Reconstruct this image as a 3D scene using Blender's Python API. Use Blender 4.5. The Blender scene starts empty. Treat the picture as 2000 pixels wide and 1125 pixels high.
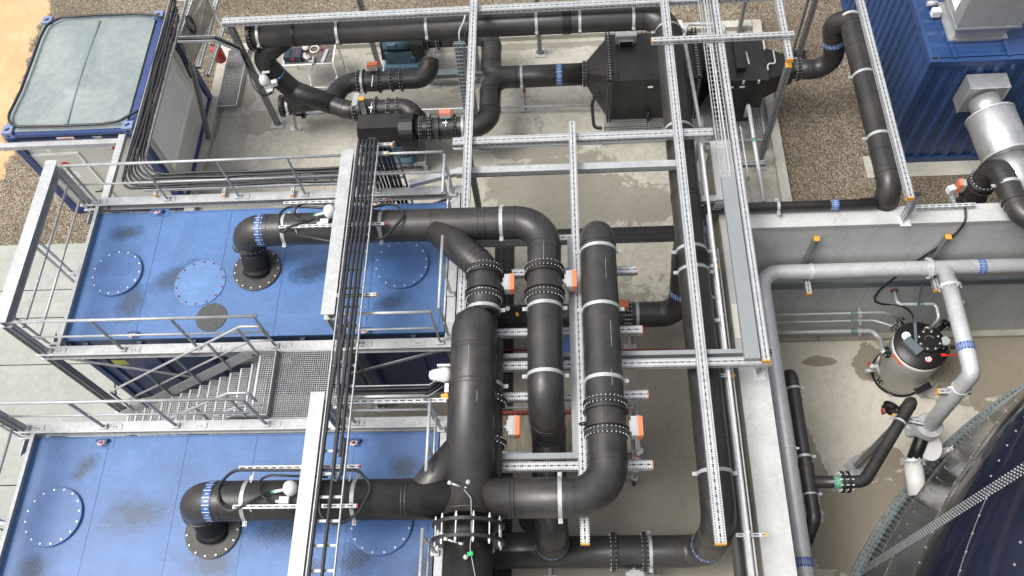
import bpy, math, random
from mathutils import Vector, Matrix
random.seed(7)
V = Vector
COL = bpy.context.scene.collection
# ---------------------------------------------------------------- camera model
FPX, PITCH, ROLL, YAW, CH = 1673.99, 0.497957, -0.150304, 0.140793, 15.0
MR = Matrix.Rotation(YAW, 3, 'Z') @ Matrix.Rotation(PITCH, 3, 'X') @ Matrix.Rotation(ROLL, 3, 'Z')
MRT = MR.transposed()
CAM = V((0, 0, CH))
def P(px, py, z):
    d = MR @ V(((px-1000)/FPX, -(py-562.5)/FPX, -1))
    return CAM + d*((z-CH)/d.z)
def pj(p):
    c = MRT @ (V(p)-CAM)
    return (1000-FPX*c.x/c.z, 562.5+FPX*c.y/c.z)
def solve(f, a, b):
    fa = f(a)
    for _ in range(50):
        m = (a+b)/2; fm = f(m)
        if (fm > 0) == (fa > 0): a, fa = m, fm
        else: b = m
    return a
def Yat(py, x, z): return solve(lambda y: pj((x, y, z))[1]-py, -2, 22)
def Xat(px, y, z): return solve(lambda x: pj((x, y, z))[0]-px, -20, 20)
def Zat(py, x, y): return solve(lambda z: pj((x, y, z))[1]-py, -6, 9)
def mpp(px, py, z):
    return -(MRT @ (P(px, py, z)-CAM)).z/FPX
# ---------------------------------------------------------------- materials
MATS = {}
class NT:
    def __init__(s, name):
        m = bpy.data.materials.new(name); m.use_nodes = True
        s.m = m; s.t = m.node_tree; s.n = s.t.nodes; s.l = s.t.links
        s.b = s.n['Principled BSDF']; MATS[name] = m
    def new(s, typ, **k):
        n = s.n.new(typ)
        for a, b in k.items(): setattr(n, a, b)
        return n
    def put(s, sock, v):
        if isinstance(v, bpy.types.NodeSocket): s.l.new(v, sock)
        elif v is not None: sock.default_value = v
    def math(s, op, a, b=None, c=None, clamp=False):
        n = s.new('ShaderNodeMath', operation=op, use_clamp=clamp)
        s.put(n.inputs[0], a); s.put(n.inputs[1], b); s.put(n.inputs[2], c); return n.outputs[0]
    def coord(s, which='Object'):
        return s.new('ShaderNodeTexCoord').outputs[which]
    def pos(s): return s.new('ShaderNodeNewGeometry').outputs['Position']
    def sep(s, v):
        n = s.new('ShaderNodeSeparateXYZ'); s.l.new(v, n.inputs[0]); return n.outputs
    def mapv(s, v, scale=(1, 1, 1), rot=(0, 0, 0), loc=(0, 0, 0)):
        n = s.new('ShaderNodeMapping'); s.l.new(v, n.inputs[0])
        n.inputs['Scale'].default_value = scale; n.inputs['Rotation'].default_value = rot; n.inputs['Location'].default_value = loc
        return n.outputs[0]
    def noise(s, v, scale, detail=3, rough=.55, dist=0):
        n = s.new('ShaderNodeTexNoise'); s.l.new(v, n.inputs['Vector'])
        n.inputs['Scale'].default_value = scale; n.inputs['Detail'].default_value = detail
        n.inputs['Roughness'].default_value = rough; n.inputs['Distortion'].default_value = dist
        return n.outputs['Fac']
    def voro(s, v, scale, feature='F1', out='Distance'):
        n = s.new('ShaderNodeTexVoronoi', feature=feature); s.l.new(v, n.inputs['Vector']); n.inputs['Scale'].default_value = scale
        return n.outputs[out]
    def ramp(s, f, stops):
        n = s.new('ShaderNodeValToRGB'); s.l.new(f, n.inputs[0]); e = n.color_ramp.elements
        while len(e) < len(stops): e.new(0.5)
        for q, (p, c) in zip(e, stops):
            q.position = p; q.color = (c, c, c, 1) if isinstance(c, (int, float)) else (*c, 1)
        return n.outputs[0]
    def mix(s, f, a, b, mode='MIX'):
        n = s.new('ShaderNodeMix', data_type='RGBA', blend_type=mode)
        s.put(n.inputs[0], f)
        for i, v in ((6, a), (7, b)):
            if isinstance(v, tuple): v = (*v[:3], 1)
            s.put(n.inputs[i], v)
        return n.outputs[2]
    def bump(s, h, strength=.3, dist=.01):
        n = s.new('ShaderNodeBump'); n.inputs['Strength'].default_value = strength; n.inputs['Distance'].default_value = dist
        s.l.new(h, n.inputs['Height']); s.l.new(n.outputs[0], s.b.inputs['Normal'])
    def set(s, color=None, rough=None, metal=None, spec=None, coat=None):
        for k, v in (('Base Color', color), ('Roughness', rough), ('Metallic', metal), ('Specular IOR Level', spec), ('Coat Weight', coat)):
            if v is not None:
                if isinstance(v, tuple): v = (*v[:3], 1)
                s.put(s.b.inputs[k], v)
        return s.m
    def ellipse(s, xyz, cx, cy, rx, ry, ang, wob, amt=.5):
        """soft-edged world-space patch 0..1 (dry/wet stain) whose outline is broken up by noise wob"""
        dx = s.math('SUBTRACT', xyz[0], cx); dy = s.math('SUBTRACT', xyz[1], cy)
        c, n = math.cos(ang), math.sin(ang)
        u = s.math('DIVIDE', s.math('ADD', s.math('MULTIPLY', dx, c), s.math('MULTIPLY', dy, n)), rx)
        v = s.math('DIVIDE', s.math('SUBTRACT', s.math('MULTIPLY', dy, c), s.math('MULTIPLY', dx, n)), ry)
        d = s.math('SQRT', s.math('ADD', s.math('MULTIPLY', u, u), s.math('MULTIPLY', v, v)))
        return s.math('SUBTRACT', s.math('ADD', s.math('SUBTRACT', 1, d), s.math('MULTIPLY', wob, amt)), amt*.5)
def simple(name, col, rough=.5, metal=0, var=.12, scale=6, bump=0, coat=None, spec=None):
    m = NT(name); c = m.coord()
    f = m.noise(c, scale, 4, .6)
    k = m.ramp(f, [(.25, tuple(x*(1-var) for x in col)), (.75, tuple(min(1, x*(1+var)) for x in col))])
    r = m.math('ADD', m.math('MULTIPLY', m.noise(c, scale*2.3, 3), .25), rough-.12)
    if bump: m.bump(m.noise(c, 160, 2), bump, .003)
    return m.set(k, r, metal, spec, coat)

def hdpe(name='black_polyethylene', base=.019, rough=.36):
    m = NT(name); c = m.coord()
    f = m.noise(c, 3, 5, .65)
    col = m.ramp(f, [(.3, (base*.8, base*.8, base*.82)), (.72, (base*1.9, base*1.75, base*1.6))])
    dust = m.ramp(m.noise(c, 26, 6, .75), [(.62, 0.0), (.8, 1.0)])
    col = m.mix(m.math('MULTIPLY', dust, .14), col, (.2, .19, .17))
    film = m.ramp(m.noise(c, 1.1, 6, .75, 1.2), [(.45, 0.0), (.7, 1.0)]); col = m.mix(m.math('MULTIPLY', film, .10), col, (.16, .14, .11))
    scr = m.ramp(m.noise(m.mapv(c, (30, 2.5, 9), (.4, .2, .9)), 2.0, 3, .6), [(.66, 0.0), (.70, 1.0)]); col = m.mix(m.math('MULTIPLY', scr, .08), col, (.3, .29, .27))
    r = m.math('ADD', m.math('MULTIPLY', m.noise(c, 9, 5, .7), .32), rough-.14)
    m.bump(m.noise(c, 220, 2, .6), .10, .003)
    return m.set(col, r, 0, .5)
hdpe(); hdpe('dark_plastic_sheet', .012, .45)
hdpe('satin_black', .010, .38)
def galv(name, lo=.34, hi=.50, rough=.48, metal=.38):
    m = NT(name); c = m.coord()
    a = m.voro(c, 28, 'F1', 'Color'); a = m.sep(a)[0]
    b = m.noise(c, 5, 5, .65)
    f = m.math('ADD', m.math('MULTIPLY', a, .22), m.math('MULTIPLY', b, .85))
    col = m.ramp(f, [(.25, (lo*.93, lo*.98, lo)), (.8, (hi, hi*1.0, hi*.99))])
    st = m.ramp(m.noise(m.mapv(c, (1, 1, 1)), 2.2, 4, .7, 1.5), [(.62, 0.0), (.66, 1.0)])
    col = m.mix(m.math('MULTIPLY', st, .25), col, (lo*.55, lo*.55, lo*.55))
    r = m.math('ADD', m.math('MULTIPLY', b, .3), rough-.14)
    m.bump(m.noise(c, 60, 3), .08, .003)
    m.set(col, r, metal)
    return m
galv('galvanised_steel'); galv('dull_galvanised_steel', .22, .32, .55, .4); galv('stainless_steel', .50, .64, .42, .3); galv('bright_sheet_metal', .40, .52, .42, .7)
galv('zinc_bolt', .6, .8, .4, .4); galv('pale_galvanised_roof', .40, .52, .5, .25)
def perforated(name='perforated_steel', dash=.105, lo=.44, hi=.60):
    m = galv(name, lo, hi, .42, .45); uv = m.sep(m.coord('UV')); u, v = uv[0], uv[1]
    col = m.b.inputs['Base Color'].links[0].from_socket
    def rep(x, p): return m.math('ABSOLUTE', m.math('SUBTRACT', m.math('FRACT', m.math('DIVIDE', x, p)), .5))  # 0 at hole centre when .5 phase
    av = m.math('ABSOLUTE', v)
    dots = m.math('MULTIPLY', m.math('LESS_THAN', rep(u, .036), .23), m.math('LESS_THAN', m.math('ABSOLUTE', m.math('SUBTRACT', av, .052)), .0085))
    d1 = m.math('MULTIPLY', m.math('LESS_THAN', rep(u, dash), .25), m.math('LESS_THAN', av, .011))
    d2 = m.math('MULTIPLY', m.math('LESS_THAN', rep(m.math('ADD', u, dash/2), dash), .09), m.math('LESS_THAN', av, .009))
    h = m.math('MAXIMUM', dots, m.math('MAXIMUM', d1, d2))
    c2 = m.mix(h, col, (.02, .022, .024))
    m.set(c2, None, m.math('MULTIPLY', m.math('SUBTRACT', 1, h), .45))
perforated(); perforated('perforated_steel_shaded', .105, .22, .32)  # second call: girder steel darkened, shade of the upright posts put into colour
def slotted(name='slotted_white_rail'):
    m = galv(name, .48, .62, .45, .3); uv = m.sep(m.coord('UV')); u, v = uv[0], uv[1]
    col = m.b.inputs['Base Color'].links[0].from_socket
    f = m.math('ABSOLUTE', m.math('SUBTRACT', m.math('FRACT', m.math('DIVIDE', u, .11)), .5))
    h = m.math('MULTIPLY', m.math('LESS_THAN', f, .32), m.math('LESS_THAN', m.math('ABSOLUTE', v), .009))
    m.set(m.mix(h, col, (.03, .03, .03)))
slotted()
def concrete(name, lo, hi, stains=(), wet=(.17, .155, .12), scale=1.0, grain=1, streak=False, drystains=()):
    m = NT(name); p = m.pos(); x = m.sep(p)
    big = m.noise(p, .55*scale, 6, .65, .4); fine = m.noise(p, 9*scale, 6, .7); sp = m.noise(p, 70, 3, .7)
    f = m.math('ADD', m.math('MULTIPLY', big, .62), m.math('MULTIPLY', fine, .38))
    col = m.ramp(f, [(.32, lo), (.5, tuple((a+b)/2 for a, b in zip(lo, hi))), (.66, hi)])
    sc = m.ramp(m.noise(m.mapv(p, (1, 1, 1), (0, 0, .6)), 3.2, 8, .75, 2.2), [(.56, 0.0), (.7, 1.0)])
    col = m.mix(m.math('MULTIPLY', sc, .35), col, tuple(min(1, c*1.28) for c in hi))
    pit = m.ramp(m.noise(p, 5.5, 6, .8, .8), [(.63, 0.0), (.72, 1.0)])
    col = m.mix(m.math('MULTIPLY', pit, .3), col, tuple(c*.55 for c in lo))
    mott = m.ramp(m.noise(p, 2.3, 7, .8, 1.0), [(.36, 1.0), (.5, 0.0)]); col = m.mix(m.math('MULTIPLY', mott, .30), col, tuple(c*.72 for c in lo))
    crk = m.new('ShaderNodeTexVoronoi', feature='DISTANCE_TO_EDGE'); dv_ = m.new('ShaderNodeVectorMath', operation='ADD'); nn = m.new('ShaderNodeTexNoise'); nn.inputs['Scale'].default_value = 1.7; nn.inputs['Detail'].default_value = 6; m.l.new(p, nn.inputs['Vector']); m.l.new(p, dv_.inputs[0]); m.l.new(nn.outputs['Color'], dv_.inputs[1]); m.l.new(dv_.outputs[0], crk.inputs['Vector']); crk.inputs['Scale'].default_value = .33
    cf = m.math('MULTIPLY', m.math('LESS_THAN', crk.outputs['Distance'], .0035), m.math('GREATER_THAN', m.noise(p, .6, 3), .52)); col = m.mix(m.math('MULTIPLY', cf, .45*grain), col, tuple(c*.35 for c in lo))
    spk = m.ramp(m.noise(p, 38, 2, .5), [(.68, 0.0), (.75, 1.0)])
    col = m.mix(m.math('MULTIPLY', spk, .35*grain), col, tuple(c*.45 for c in lo))
    rough = m.math('ADD', m.math('MULTIPLY', fine, .25), .62)
    if streak:
        s2 = m.ramp(m.noise(m.mapv(p, (6, 6, .5)), 1.4, 5, .7), [(.5, 0.0), (.75, 1.0)])
        col = m.mix(m.math('MULTIPLY', s2, .4), col, tuple(c*.6 for c in lo))
    wob = m.noise(p, 2.1, 9, .74, .7)
    w = None
    for s_ in stains:
        e = m.ellipse(x, *s_, wob, 1.9)
        w = e if w is None else m.math('MAXIMUM', w, e)
    if w is not None:
        wf = m.ramp(w, [(.02, 0.0), (.07, 1.0)])
        edge = m.ramp(w, [(0, 0.0), (.035, 1.0), (.11, 0.0)])
        wc = m.mix(.8, col, wet)
        col = m.mix(m.math('MULTIPLY', wf, .85), col, wc)
        col = m.mix(m.math('MULTIPLY', edge, .35), col, (.10, .085, .06))
        rough = m.math('SUBTRACT', rough, m.math('MULTIPLY', wf, .36))
    m.bump(m.math('ADD', fine, m.math('MULTIPLY', sp, .5)), .25, .01)
    return m.set(col, rough, 0)
# ---------------------------------------------------------------- mesh building
def frame(ax, up=None):
    ax = V(ax).normalized()
    u = V(up) if up else (V((0, 0, 1)) if abs(ax.z) < .95 else V((0, 1, 0)))
    s = ax.cross(u).normalized(); u = s.cross(ax).normalized()
    return ax, s, u
class MB:
    def __init__(s): s.v = []; s.f = []; s.uv = []; s.mi = []; s.sm = []; s.k = 0
    def face(s, idx, uv=None, sm=False):
        s.f.append(tuple(idx)); s.uv.append(uv or [(0, 0)]*len(idx)); s.mi.append(s.k); s.sm.append(sm)
    def mat(s, k): s.k = k; return s
    def bar(s, a, b, w, h, up=None, cap=True):
        a, b = V(a), V(b); ax, sd, u = frame(b-a, up); L = (b-a).length; n = len(s.v)
        for p in (a, b):
            for i, j in ((-1, -1), (1, -1), (1, 1), (-1, 1)): s.v.append(p+sd*(i*w/2)+u*(j*h/2))
        for q, wd in (((0, 1, 5, 4), w), ((1, 2, 6, 5), h), ((2, 3, 7, 6), w), ((3, 0, 4, 7), h)):
            s.face([n+i for i in q], [(0, -wd/2), (0, wd/2), (L, wd/2), (L, -wd/2)])
        if cap:
            s.face([n+3, n+2, n+1, n]); s.face([n+4, n+5, n+6, n+7])
        return s
    def box(s, c, sx, sy, sz, rz=0, rot=None):
        R = rot or Matrix.Rotation(rz, 3, 'Z'); c = V(c); n = len(s.v)
        for z in (-1, 1):
            for i, j in ((-1, -1), (1, -1), (1, 1), (-1, 1)): s.v.append(c+R @ V((i*sx/2, j*sy/2, z*sz/2)))
        for q, (a, b) in (((0, 1, 5, 4), (sx, sz)), ((1, 2, 6, 5), (sy, sz)), ((2, 3, 7, 6), (sx, sz)), ((3, 0, 4, 7), (sy, sz)), ((3, 2, 1, 0), (sx, sy)), ((4, 5, 6, 7), (sx, sy))):
            s.face([n+i for i in q], [(0, 0), (a, 0), (a, b), (0, b)])
        return s
    def bb(s, x0, x1, y0, y1, z0, z1): return s.box(((x0+x1)/2, (y0+y1)/2, (z0+z1)/2), abs(x1-x0), abs(y1-y0), abs(z1-z0))
    def rings(s, R, seg, closed=False, us=None, sm=True):
        """R: list of (centre, side, up, radius_side, radius_up)"""
        n = len(s.v)
        for c, sd, u, ra, rb in R:
            for k in range(seg):
                t = 2*math.pi*k/seg; s.v.append(c+sd*(math.cos(t)*ra)+u*(math.sin(t)*rb))
        for i in range(len(R)-1):
            u0, u1 = (us[i], us[i+1]) if us else (i, i+1)
            for k in range(seg):
                k2 = (k+1) % seg
                s.face([n+i*seg+k, n+i*seg+k2, n+(i+1)*seg+k2, n+(i+1)*seg+k], [(u0, k/seg), (u0, (k+1)/seg), (u1, (k+1)/seg), (u1, k/seg)], sm)
        return n
    def tube(s, path, r, seg=24, cap=True, sm=True):
        path = [V(p) for p in path]; rr = r if isinstance(r, (list, tuple)) else [r]*len(path)
        T = []
        for i in range(len(path)):
            a = path[max(i-1, 0)]; b = path[min(i+1, len(path)-1)]
            if 0 < i < len(path)-1: t = (path[i]-a).normalized()+(b-path[i]).normalized()
            else: t = b-a
            T.append(t.normalized())
        ax, sd, u = frame(T[0]); R = []; us = []; L = 0
        for i, p in enumerate(path):
            if i:
                q = T[i-1].rotation_difference(T[i]); sd = q @ sd; u = q @ u; L += (p-path[i-1]).length
            k = 1.0
            if 0 < i < len(path)-1:
                co = (path[i]-path[i-1]).normalized().dot((path[i+1]-path[i]).normalized())
                k = 1/math.sqrt(max(.3, (1+co)/2))
                if k < 1.0005: k = 1
            R.append((p, sd.copy(), u.copy(), rr[i]*(1 if k == 1 else min(k, 1.15)), rr[i]*(1 if k == 1 else min(k, 1.15)))); us.append(L)
        n = s.rings(R, seg, us=us, sm=sm)
        if cap:
            s.face([n+k for k in range(seg)][::-1]); m = n+(len(path)-1)*seg; s.face([m+k for k in range(seg)])
        return s
    def cyl(s, a, b, r, seg=24, r2=None, sm=True):
        return s.tube([a, b], [r, r if r2 is None else r2], seg, True, sm)
    def rev(s, base, axis, prof, seg=32, sm=True, up=None):
        """solid of revolution; prof = [(h, r)...] along axis"""
        ax, sd, u = frame(axis, up); base = V(base)
        R = [(base+ax*h, sd, u, max(r, 1e-4), max(r, 1e-4)) for h, r in prof]
        n = s.rings(R, seg, sm=sm)
        if prof[0][1] > 1e-3: s.face([n+k for k in range(seg)][::-1])
        m = n+(len(prof)-1)*seg
        if prof[-1][1] > 1e-3: s.face([m+k for k in range(seg)])
        return s
    def band(s, c, axis, r, w, t=.006, seg=32):
        """open collar of width w round a pipe of radius r"""
        ax = V(axis).normalized(); c = V(c)
        return s.rev(c-ax*(w/2), ax, [(0, r), (0, r+t), (w, r+t), (w, r)], seg, sm=False)
    def bolts(s, c, axis, R, n, r=.011, L=.07, ph=0, seg=6):
        ax, sd, u = frame(axis); c = V(c)
        for k in range(n):
            t = 2*math.pi*(k+.5)/n+ph; p = c+sd*(math.cos(t)*R)+u*(math.sin(t)*R)
            s.cyl(p-ax*(L/2), p+ax*(L/2), r, seg, sm=False)
        return s
    def sph(s, c, rx, ry=None, rz=None, seg=16, rot=None):
        ry = ry or rx; rz = rz or rx; n = len(s.v); c = V(c); R = rot or Matrix.Identity(3); h = seg//2
        for i in range(h+1):
            a = math.pi*i/h
            for k in range(seg):
                t = 2*math.pi*k/seg
                s.v.append(c+R @ V((rx*math.sin(a)*math.cos(t), ry*math.sin(a)*math.sin(t), rz*math.cos(a))))
        for i in range(h):
            for k in range(seg):
                k2 = (k+1) % seg
                s.face([n+i*seg+k, n+(i+1)*seg+k, n+(i+1)*seg+k2, n+i*seg+k2], None, True)
        return s
    def loft(s, A, B, cap=True):
        n = len(s.v); k = len(A); s.v += [V(p) for p in A]+[V(p) for p in B]
        for i in range(k):
            j = (i+1) % k; s.face([n+i, n+j, n+k+j, n+k+i], [(0, 0), (1, 0), (1, 1), (0, 1)])
        if cap: s.face([n+i for i in range(k)][::-1]); s.face([n+k+i for i in range(k)])
        return s
    def prism(s, poly, off):
        off = V(off); return s.loft(poly, [V(p)+off for p in poly])
    def torus(s, c, axis, R, r, seg=28, k=8, a0=0, a1=2*math.pi):
        ax, sd, u = frame(axis); c = V(c)
        pts = [c+sd*(math.cos(a0+(a1-a0)*i/seg)*R)+u*(math.sin(a0+(a1-a0)*i/seg)*R) for i in range(seg+1)]
        return s.tube(pts, r, k)
    def build(s, name, mats, parent=None, loc=None):
        mats = mats if isinstance(mats, (list, tuple)) else [mats]
        if parent is not None:
            o_ = V(parent['_o'])
        else:
            if loc is None:
                xs = [p.x for p in s.v]; ys = [p.y for p in s.v]
                loc = V(((min(xs)+max(xs))/2, (min(ys)+max(ys))/2, min(p.z for p in s.v)))
            o_ = V(loc)
        me = bpy.data.meshes.new(name); me.from_pydata([tuple(p-o_) for p in s.v], [], s.f)
        for m in mats: me.materials.append(MATS[m] if isinstance(m, str) else m)
        me.polygons.foreach_set('material_index', s.mi); me.polygons.foreach_set('use_smooth', s.sm)
        uvl = me.uv_layers.new(name='uv'); flat = []
        for u in s.uv:
            for a in u: flat += [a[0], a[1]]
        uvl.data.foreach_set('uv', flat)
        me.update()
        o = bpy.data.objects.new(name, me); COL.objects.link(o); o['_o'] = tuple(o_)
        if parent is not None: o.parent = parent
        else: o.location = o_
        return o
def tag(o, label, cat, group=None, kind=None):
    if label: o['label'] = label
    if cat: o['category'] = cat
    if group: o['group'] = group
    if kind: o['kind'] = kind
    return o
def T(name, label, cat, loc, group=None):
    o = bpy.data.objects.new(name, None); COL.objects.link(o); o.location = V(loc); o['_o'] = tuple(V(loc))
    return tag(o, label, cat, group)
def dup(o, d, label=None, parent=None):
    """copy a thing with its parts, moved by d"""
    c = o.copy(); COL.objects.link(c)
    if parent is None:
        c.location = V(o.location)+V(d)
        if label: c['label'] = label
    else: c.parent = parent
    for ch in list(o.children): dup(ch, d, None, c)
    return c
def fillet(pts, rad, n=10):
    """polyline with rounded corners"""
    pts = [V(p) for p in pts]; out = [pts[0]]
    for i in range(1, len(pts)-1):
        r = rad[i-1] if isinstance(rad, (list, tuple)) else rad
        a, p, b = pts[i-1], pts[i], pts[i+1]; d1 = (a-p).normalized(); d2 = (b-p).normalized()
        ang = d1.angle(d2)
        if ang > math.pi-.03 or r <= 0: out.append(p); continue
        t = min(r/math.tan(ang/2), (a-p).length*.98, (b-p).length*.98); rr = t*math.tan(ang/2)
        c = p+(d1+d2).normalized()*(rr/math.sin(ang/2))
        p1 = p+d1*t; p2 = p+d2*t; v1 = p1-c; v2 = p2-c; tot = v1.angle(v2); axn = v1.cross(v2).normalized()
        for k in range(n+1): out.append(c+Matrix.Rotation(tot*k/n, 3, axn) @ v1)
    out.append(pts[-1])
    res = [out[0]]
    for p in out[1:]:
        if (p-res[-1]).length > 1e-4: res.append(p)
    return res
# ---------------------------------------------------------------- pipe kit
BLK, GAL, BOLT = 'black_polyethylene', 'galvanised_steel', 'zinc_bolt'
def pipe(root, pts, r, bend=0, seg=28, name='pipe_section', mat=BLK, seams=True, ends=True, n=12, closed_end=True):
    path = fillet(pts, bend, n) if bend else [V(p) for p in pts]
    m = MB().tube(path, r, seg, closed_end)
    if seams and bend:
        w = m
        for i in range(1, len(pts)-1):
            p = V(pts[i]); rr = bend[i-1] if isinstance(bend, (list, tuple)) else bend
            for q in (pts[i-1], pts[i+1]):
                d = V(q)-p; ang = (V(pts[i-1])-p).angle(V(pts[i+1])-p)
                t = rr/math.tan(ang/2)
                if d.length > t+.03:
                    c = p+d.normalized()*t
                    w.band(c, d, r-.001, .014, .009); w.band(c+d.normalized()*.10, d, r-.001, .010, .006)
    return m.build(name, mat, root)
def seam(root, c, ax, r, mat=BLK): return MB().band(c, ax, r-.001, .014, .009).build('weld_seam', mat, root)
def flange(root, c, ax, r, n=20, w=.035, t=.055, gap=.0, bolt=.0095, mat=BLK, L=None):
    ax = V(ax).normalized(); c = V(c)
    o = MB()
    for s_ in (-1, 1): o.rev(c+ax*(s_*(gap/2+w/2))-ax*(w/2-.002), ax, [(0, r-.01), (0, r+t-.006), (.005, r+t), (w-.009, r+t), (w-.004, r+t-.006), (w-.004, r-.01)], 36, sm=False)
    o.mat(1).bolts(c, ax, r+t*.58, n, bolt, L or (2*w+gap+.022)); f = o.build('flange', [mat, BOLT], root)
    return f
def clamp(root, c, ax, r, w=.055, side=None, drop=0):
    """galvanised saddle clamp; side = direction of the lugs"""
    ax = V(ax).normalized(); c = V(c); s_ = V(side) if side else ax.cross(V((0, 0, 1))).normalized()
    m = MB().band(c, ax, r-.002, w, .011, 36)
    for k in (-1, 1):
        p = c+s_*(k*(r+.035)); u = ax.cross(s_)
        m.bar(p-s_*.04, p+s_*.04, w*1.05, .022, up=u if abs(u.z) > .1 else None)
        m.cyl(p+u*.03, p-u*.03, .012, 8, sm=False)
        if drop: m.bar(p, p-V((0, 0, drop)), .03, .012)
    return m.build('clamp', GAL, root)
def labelband(root, c, ax, r, w=.11, mat='blue_label'):
    return MB().band(c, ax, r, w, .004, 40).build('label_band', mat, root)
def bellows(root, a, b, r, n=7, mat='satin_black'):
    a, b = V(a), V(b); L = (b-a).length; pr = []
    for i in range(n*2+1): pr.append((L*i/(2*n), r+(.022 if i % 2 else 0)))
    return MB().rev(a, b-a, pr, 32).build('bellows', mat, root)
def actuator(root, c, out, along, s=1.0, mat='orange_plastic'):
    """rotary valve drive: grey housing, orange cover; out = away from the pipe, along = pipe direction"""
    out = V(out).normalized(); al = V(along).normalized(); up = out.cross(al); c = V(c)
    R = Matrix((al, up, out)).transposed()
    a = MB(); a.cyl(c, c+out*.09*s, .035*s, 12)
    a.box(c+out*.06*s, .16*s, .14*s, .03*s, rot=R); h = a.build('mounting_bracket', 'galvanised_steel', root)
    q = MB().box(c+out*.115*s, .28*s, .17*s, .09*s, rot=R).box(c+out*.115*s, .24*s, .19*s, .05*s, rot=R); v = q.build('actuator_housing', 'grey_plastic', root)
    cv = MB(); A = []; B = []; 
    for i, j in ((-1, -1), (1, -1), (1, 1), (-1, 1)):
        A.append(c+out*.16*s+al*(i*.15*s)+up*(j*.095*s)); B.append(c+out*.23*s+al*(i*.135*s)+up*(j*.08*s))
    cv.loft(A, B).build('actuator_cover', mat, root)
    return v
def valve(root, c, ax, r, L=.40, mat=BLK):
    ax = V(ax).normalized(); c = V(c)
    m = MB().rev(c-ax*(L/2), ax, [(0, r), (0, r+.05), (.014, r+.05), (.014, r+.006), (L-.014, r+.006), (L-.014, r+.05), (L, r+.05), (L, r)], 36, sm=False)
    return m.build('valve_body', mat, root)
def beam(name, label, a, b, w=.125, h=.10, mat='perforated_steel', caps='yellow_cap', group=None, endplates=(0, 0), cat='beam'):
    """hollow perforated girder as a thing, with coloured end caps"""
    a, b = V(a), V(b); t = T(name, label, cat, (a+b)/2, group)
    MB().bar(a, b, w, h).build('beam_profile', mat, t)
    d = (b-a).normalized()
    for e, p, s_ in ((endplates[0], a, -1), (endplates[1], b, 1)):
        if e: MB().bar(p+d*(s_*.002), p+d*(s_*.016), w*.98, h*.98).build('end_cap', caps, t)
    return t
# ---------------------------------------------------------------- more materials
def ppaint(name, top, rough=.35, diamond=True, stains=()):
    m = NT(name); p = m.pos(); x = m.sep(p)
    b = m.noise(p, 1.3, 5, .6); f2 = m.noise(p, 14, 4, .7)
    col = m.ramp(m.math('ADD', m.math('MULTIPLY', b, .7), m.math('MULTIPLY', f2, .3)), [(.3, tuple(c*.78 for c in top)), (.7, tuple(c*1.25 for c in top))])
    streak = m.ramp(m.noise(m.mapv(p, (.7, 3.5, 1), (0, 0, .5)), 1.5, 5, .7, .8), [(.52, 0.0), (.72, 1.0)])
    col = m.mix(m.math('MULTIPLY', streak, .22), col, tuple(min(1, c*1.7+.03) for c in top))
    blot = m.ramp(m.noise(p, .9, 7, .8, 1.3), [(.40, 1.0), (.56, 0.0)]); col = m.mix(m.math('MULTIPLY', blot, .34), col, tuple(c*.62 for c in top))
    scuf = m.ramp(m.noise(p, 5, 8, .85, .6), [(.60, 0.0), (.72, 1.0)]); col = m.mix(m.math('MULTIPLY', scuf, .22), col, (.22, .25, .27))
    r = m.math('ADD', m.math('MULTIPLY', f2, .22), rough-.08)
    wob = m.noise(p, 4, 6, .75, .5); grit = m.noise(p, 60, 4, .8); w = None
    for s_ in stains:
        e = m.ellipse(x, s_[0], s_[1], s_[2]*1.35, s_[3]*1.5, s_[4], wob, 1.7); w = e if w is None else m.math('MAXIMUM', w, e)
    if w is not None:
        wf = m.ramp(w, [(.0, 0.0), (.10, .55), (.5, 1.0)]); core = m.ramp(m.math('ADD', w, m.math('MULTIPLY', grit, .5)), [(.62, 0.0), (.85, 1.0)])
        col = m.mix(m.math('MULTIPLY', wf, .75), col, tuple(c*.5 for c in top))
        col = m.mix(m.math('MULTIPLY', core, .55), col, (.035, .04, .045))
        r = m.math('SUBTRACT', r, m.math('MULTIPLY', wf, .12))
    if diamond:
        def lz(rot, sc):
            v = m.sep(m.mapv(p, (sc, sc, 1), (0, 0, rot)))
            fx = m.math('FRACT', v[0]); fy = m.math('FRACT', v[1])
            ck = m.math('ABSOLUTE', m.math('SUBTRACT', m.math('MODULO', m.math('ADD', m.math('FLOOR', m.math('ADD', v[0], 1000)), m.math('FLOOR', m.math('ADD', v[1], 1000))), 2), 0))
            a = m.math('ABSOLUTE', m.math('SUBTRACT', fx, .5)); b_ = m.math('ABSOLUTE', m.math('SUBTRACT', fy, .5))
            A = m.math('MULTIPLY', m.math('LESS_THAN', a, .13), m.math('LESS_THAN', b_, .42))
            B = m.math('MULTIPLY', m.math('LESS_THAN', b_, .13), m.math('LESS_THAN', a, .42))
            return m.math('ADD', m.math('MULTIPLY', A, ck), m.math('MULTIPLY', B, m.math('SUBTRACT', 1, ck)))
        h = lz(.785, 20)
        col = m.mix(m.math('MULTIPLY', h, .18), col, tuple(min(1, c*2.2+.02) for c in top))
        m.bump(h, .55, .006)
    else: m.bump(f2, .1, .004)
    return m.set(col, r, 0)
def ws(px, py, z, rx, ry, ang=0):
    p = P(px, py, z); return (p.x, p.y, rx, ry, ang)
TZ = 2.65
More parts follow.
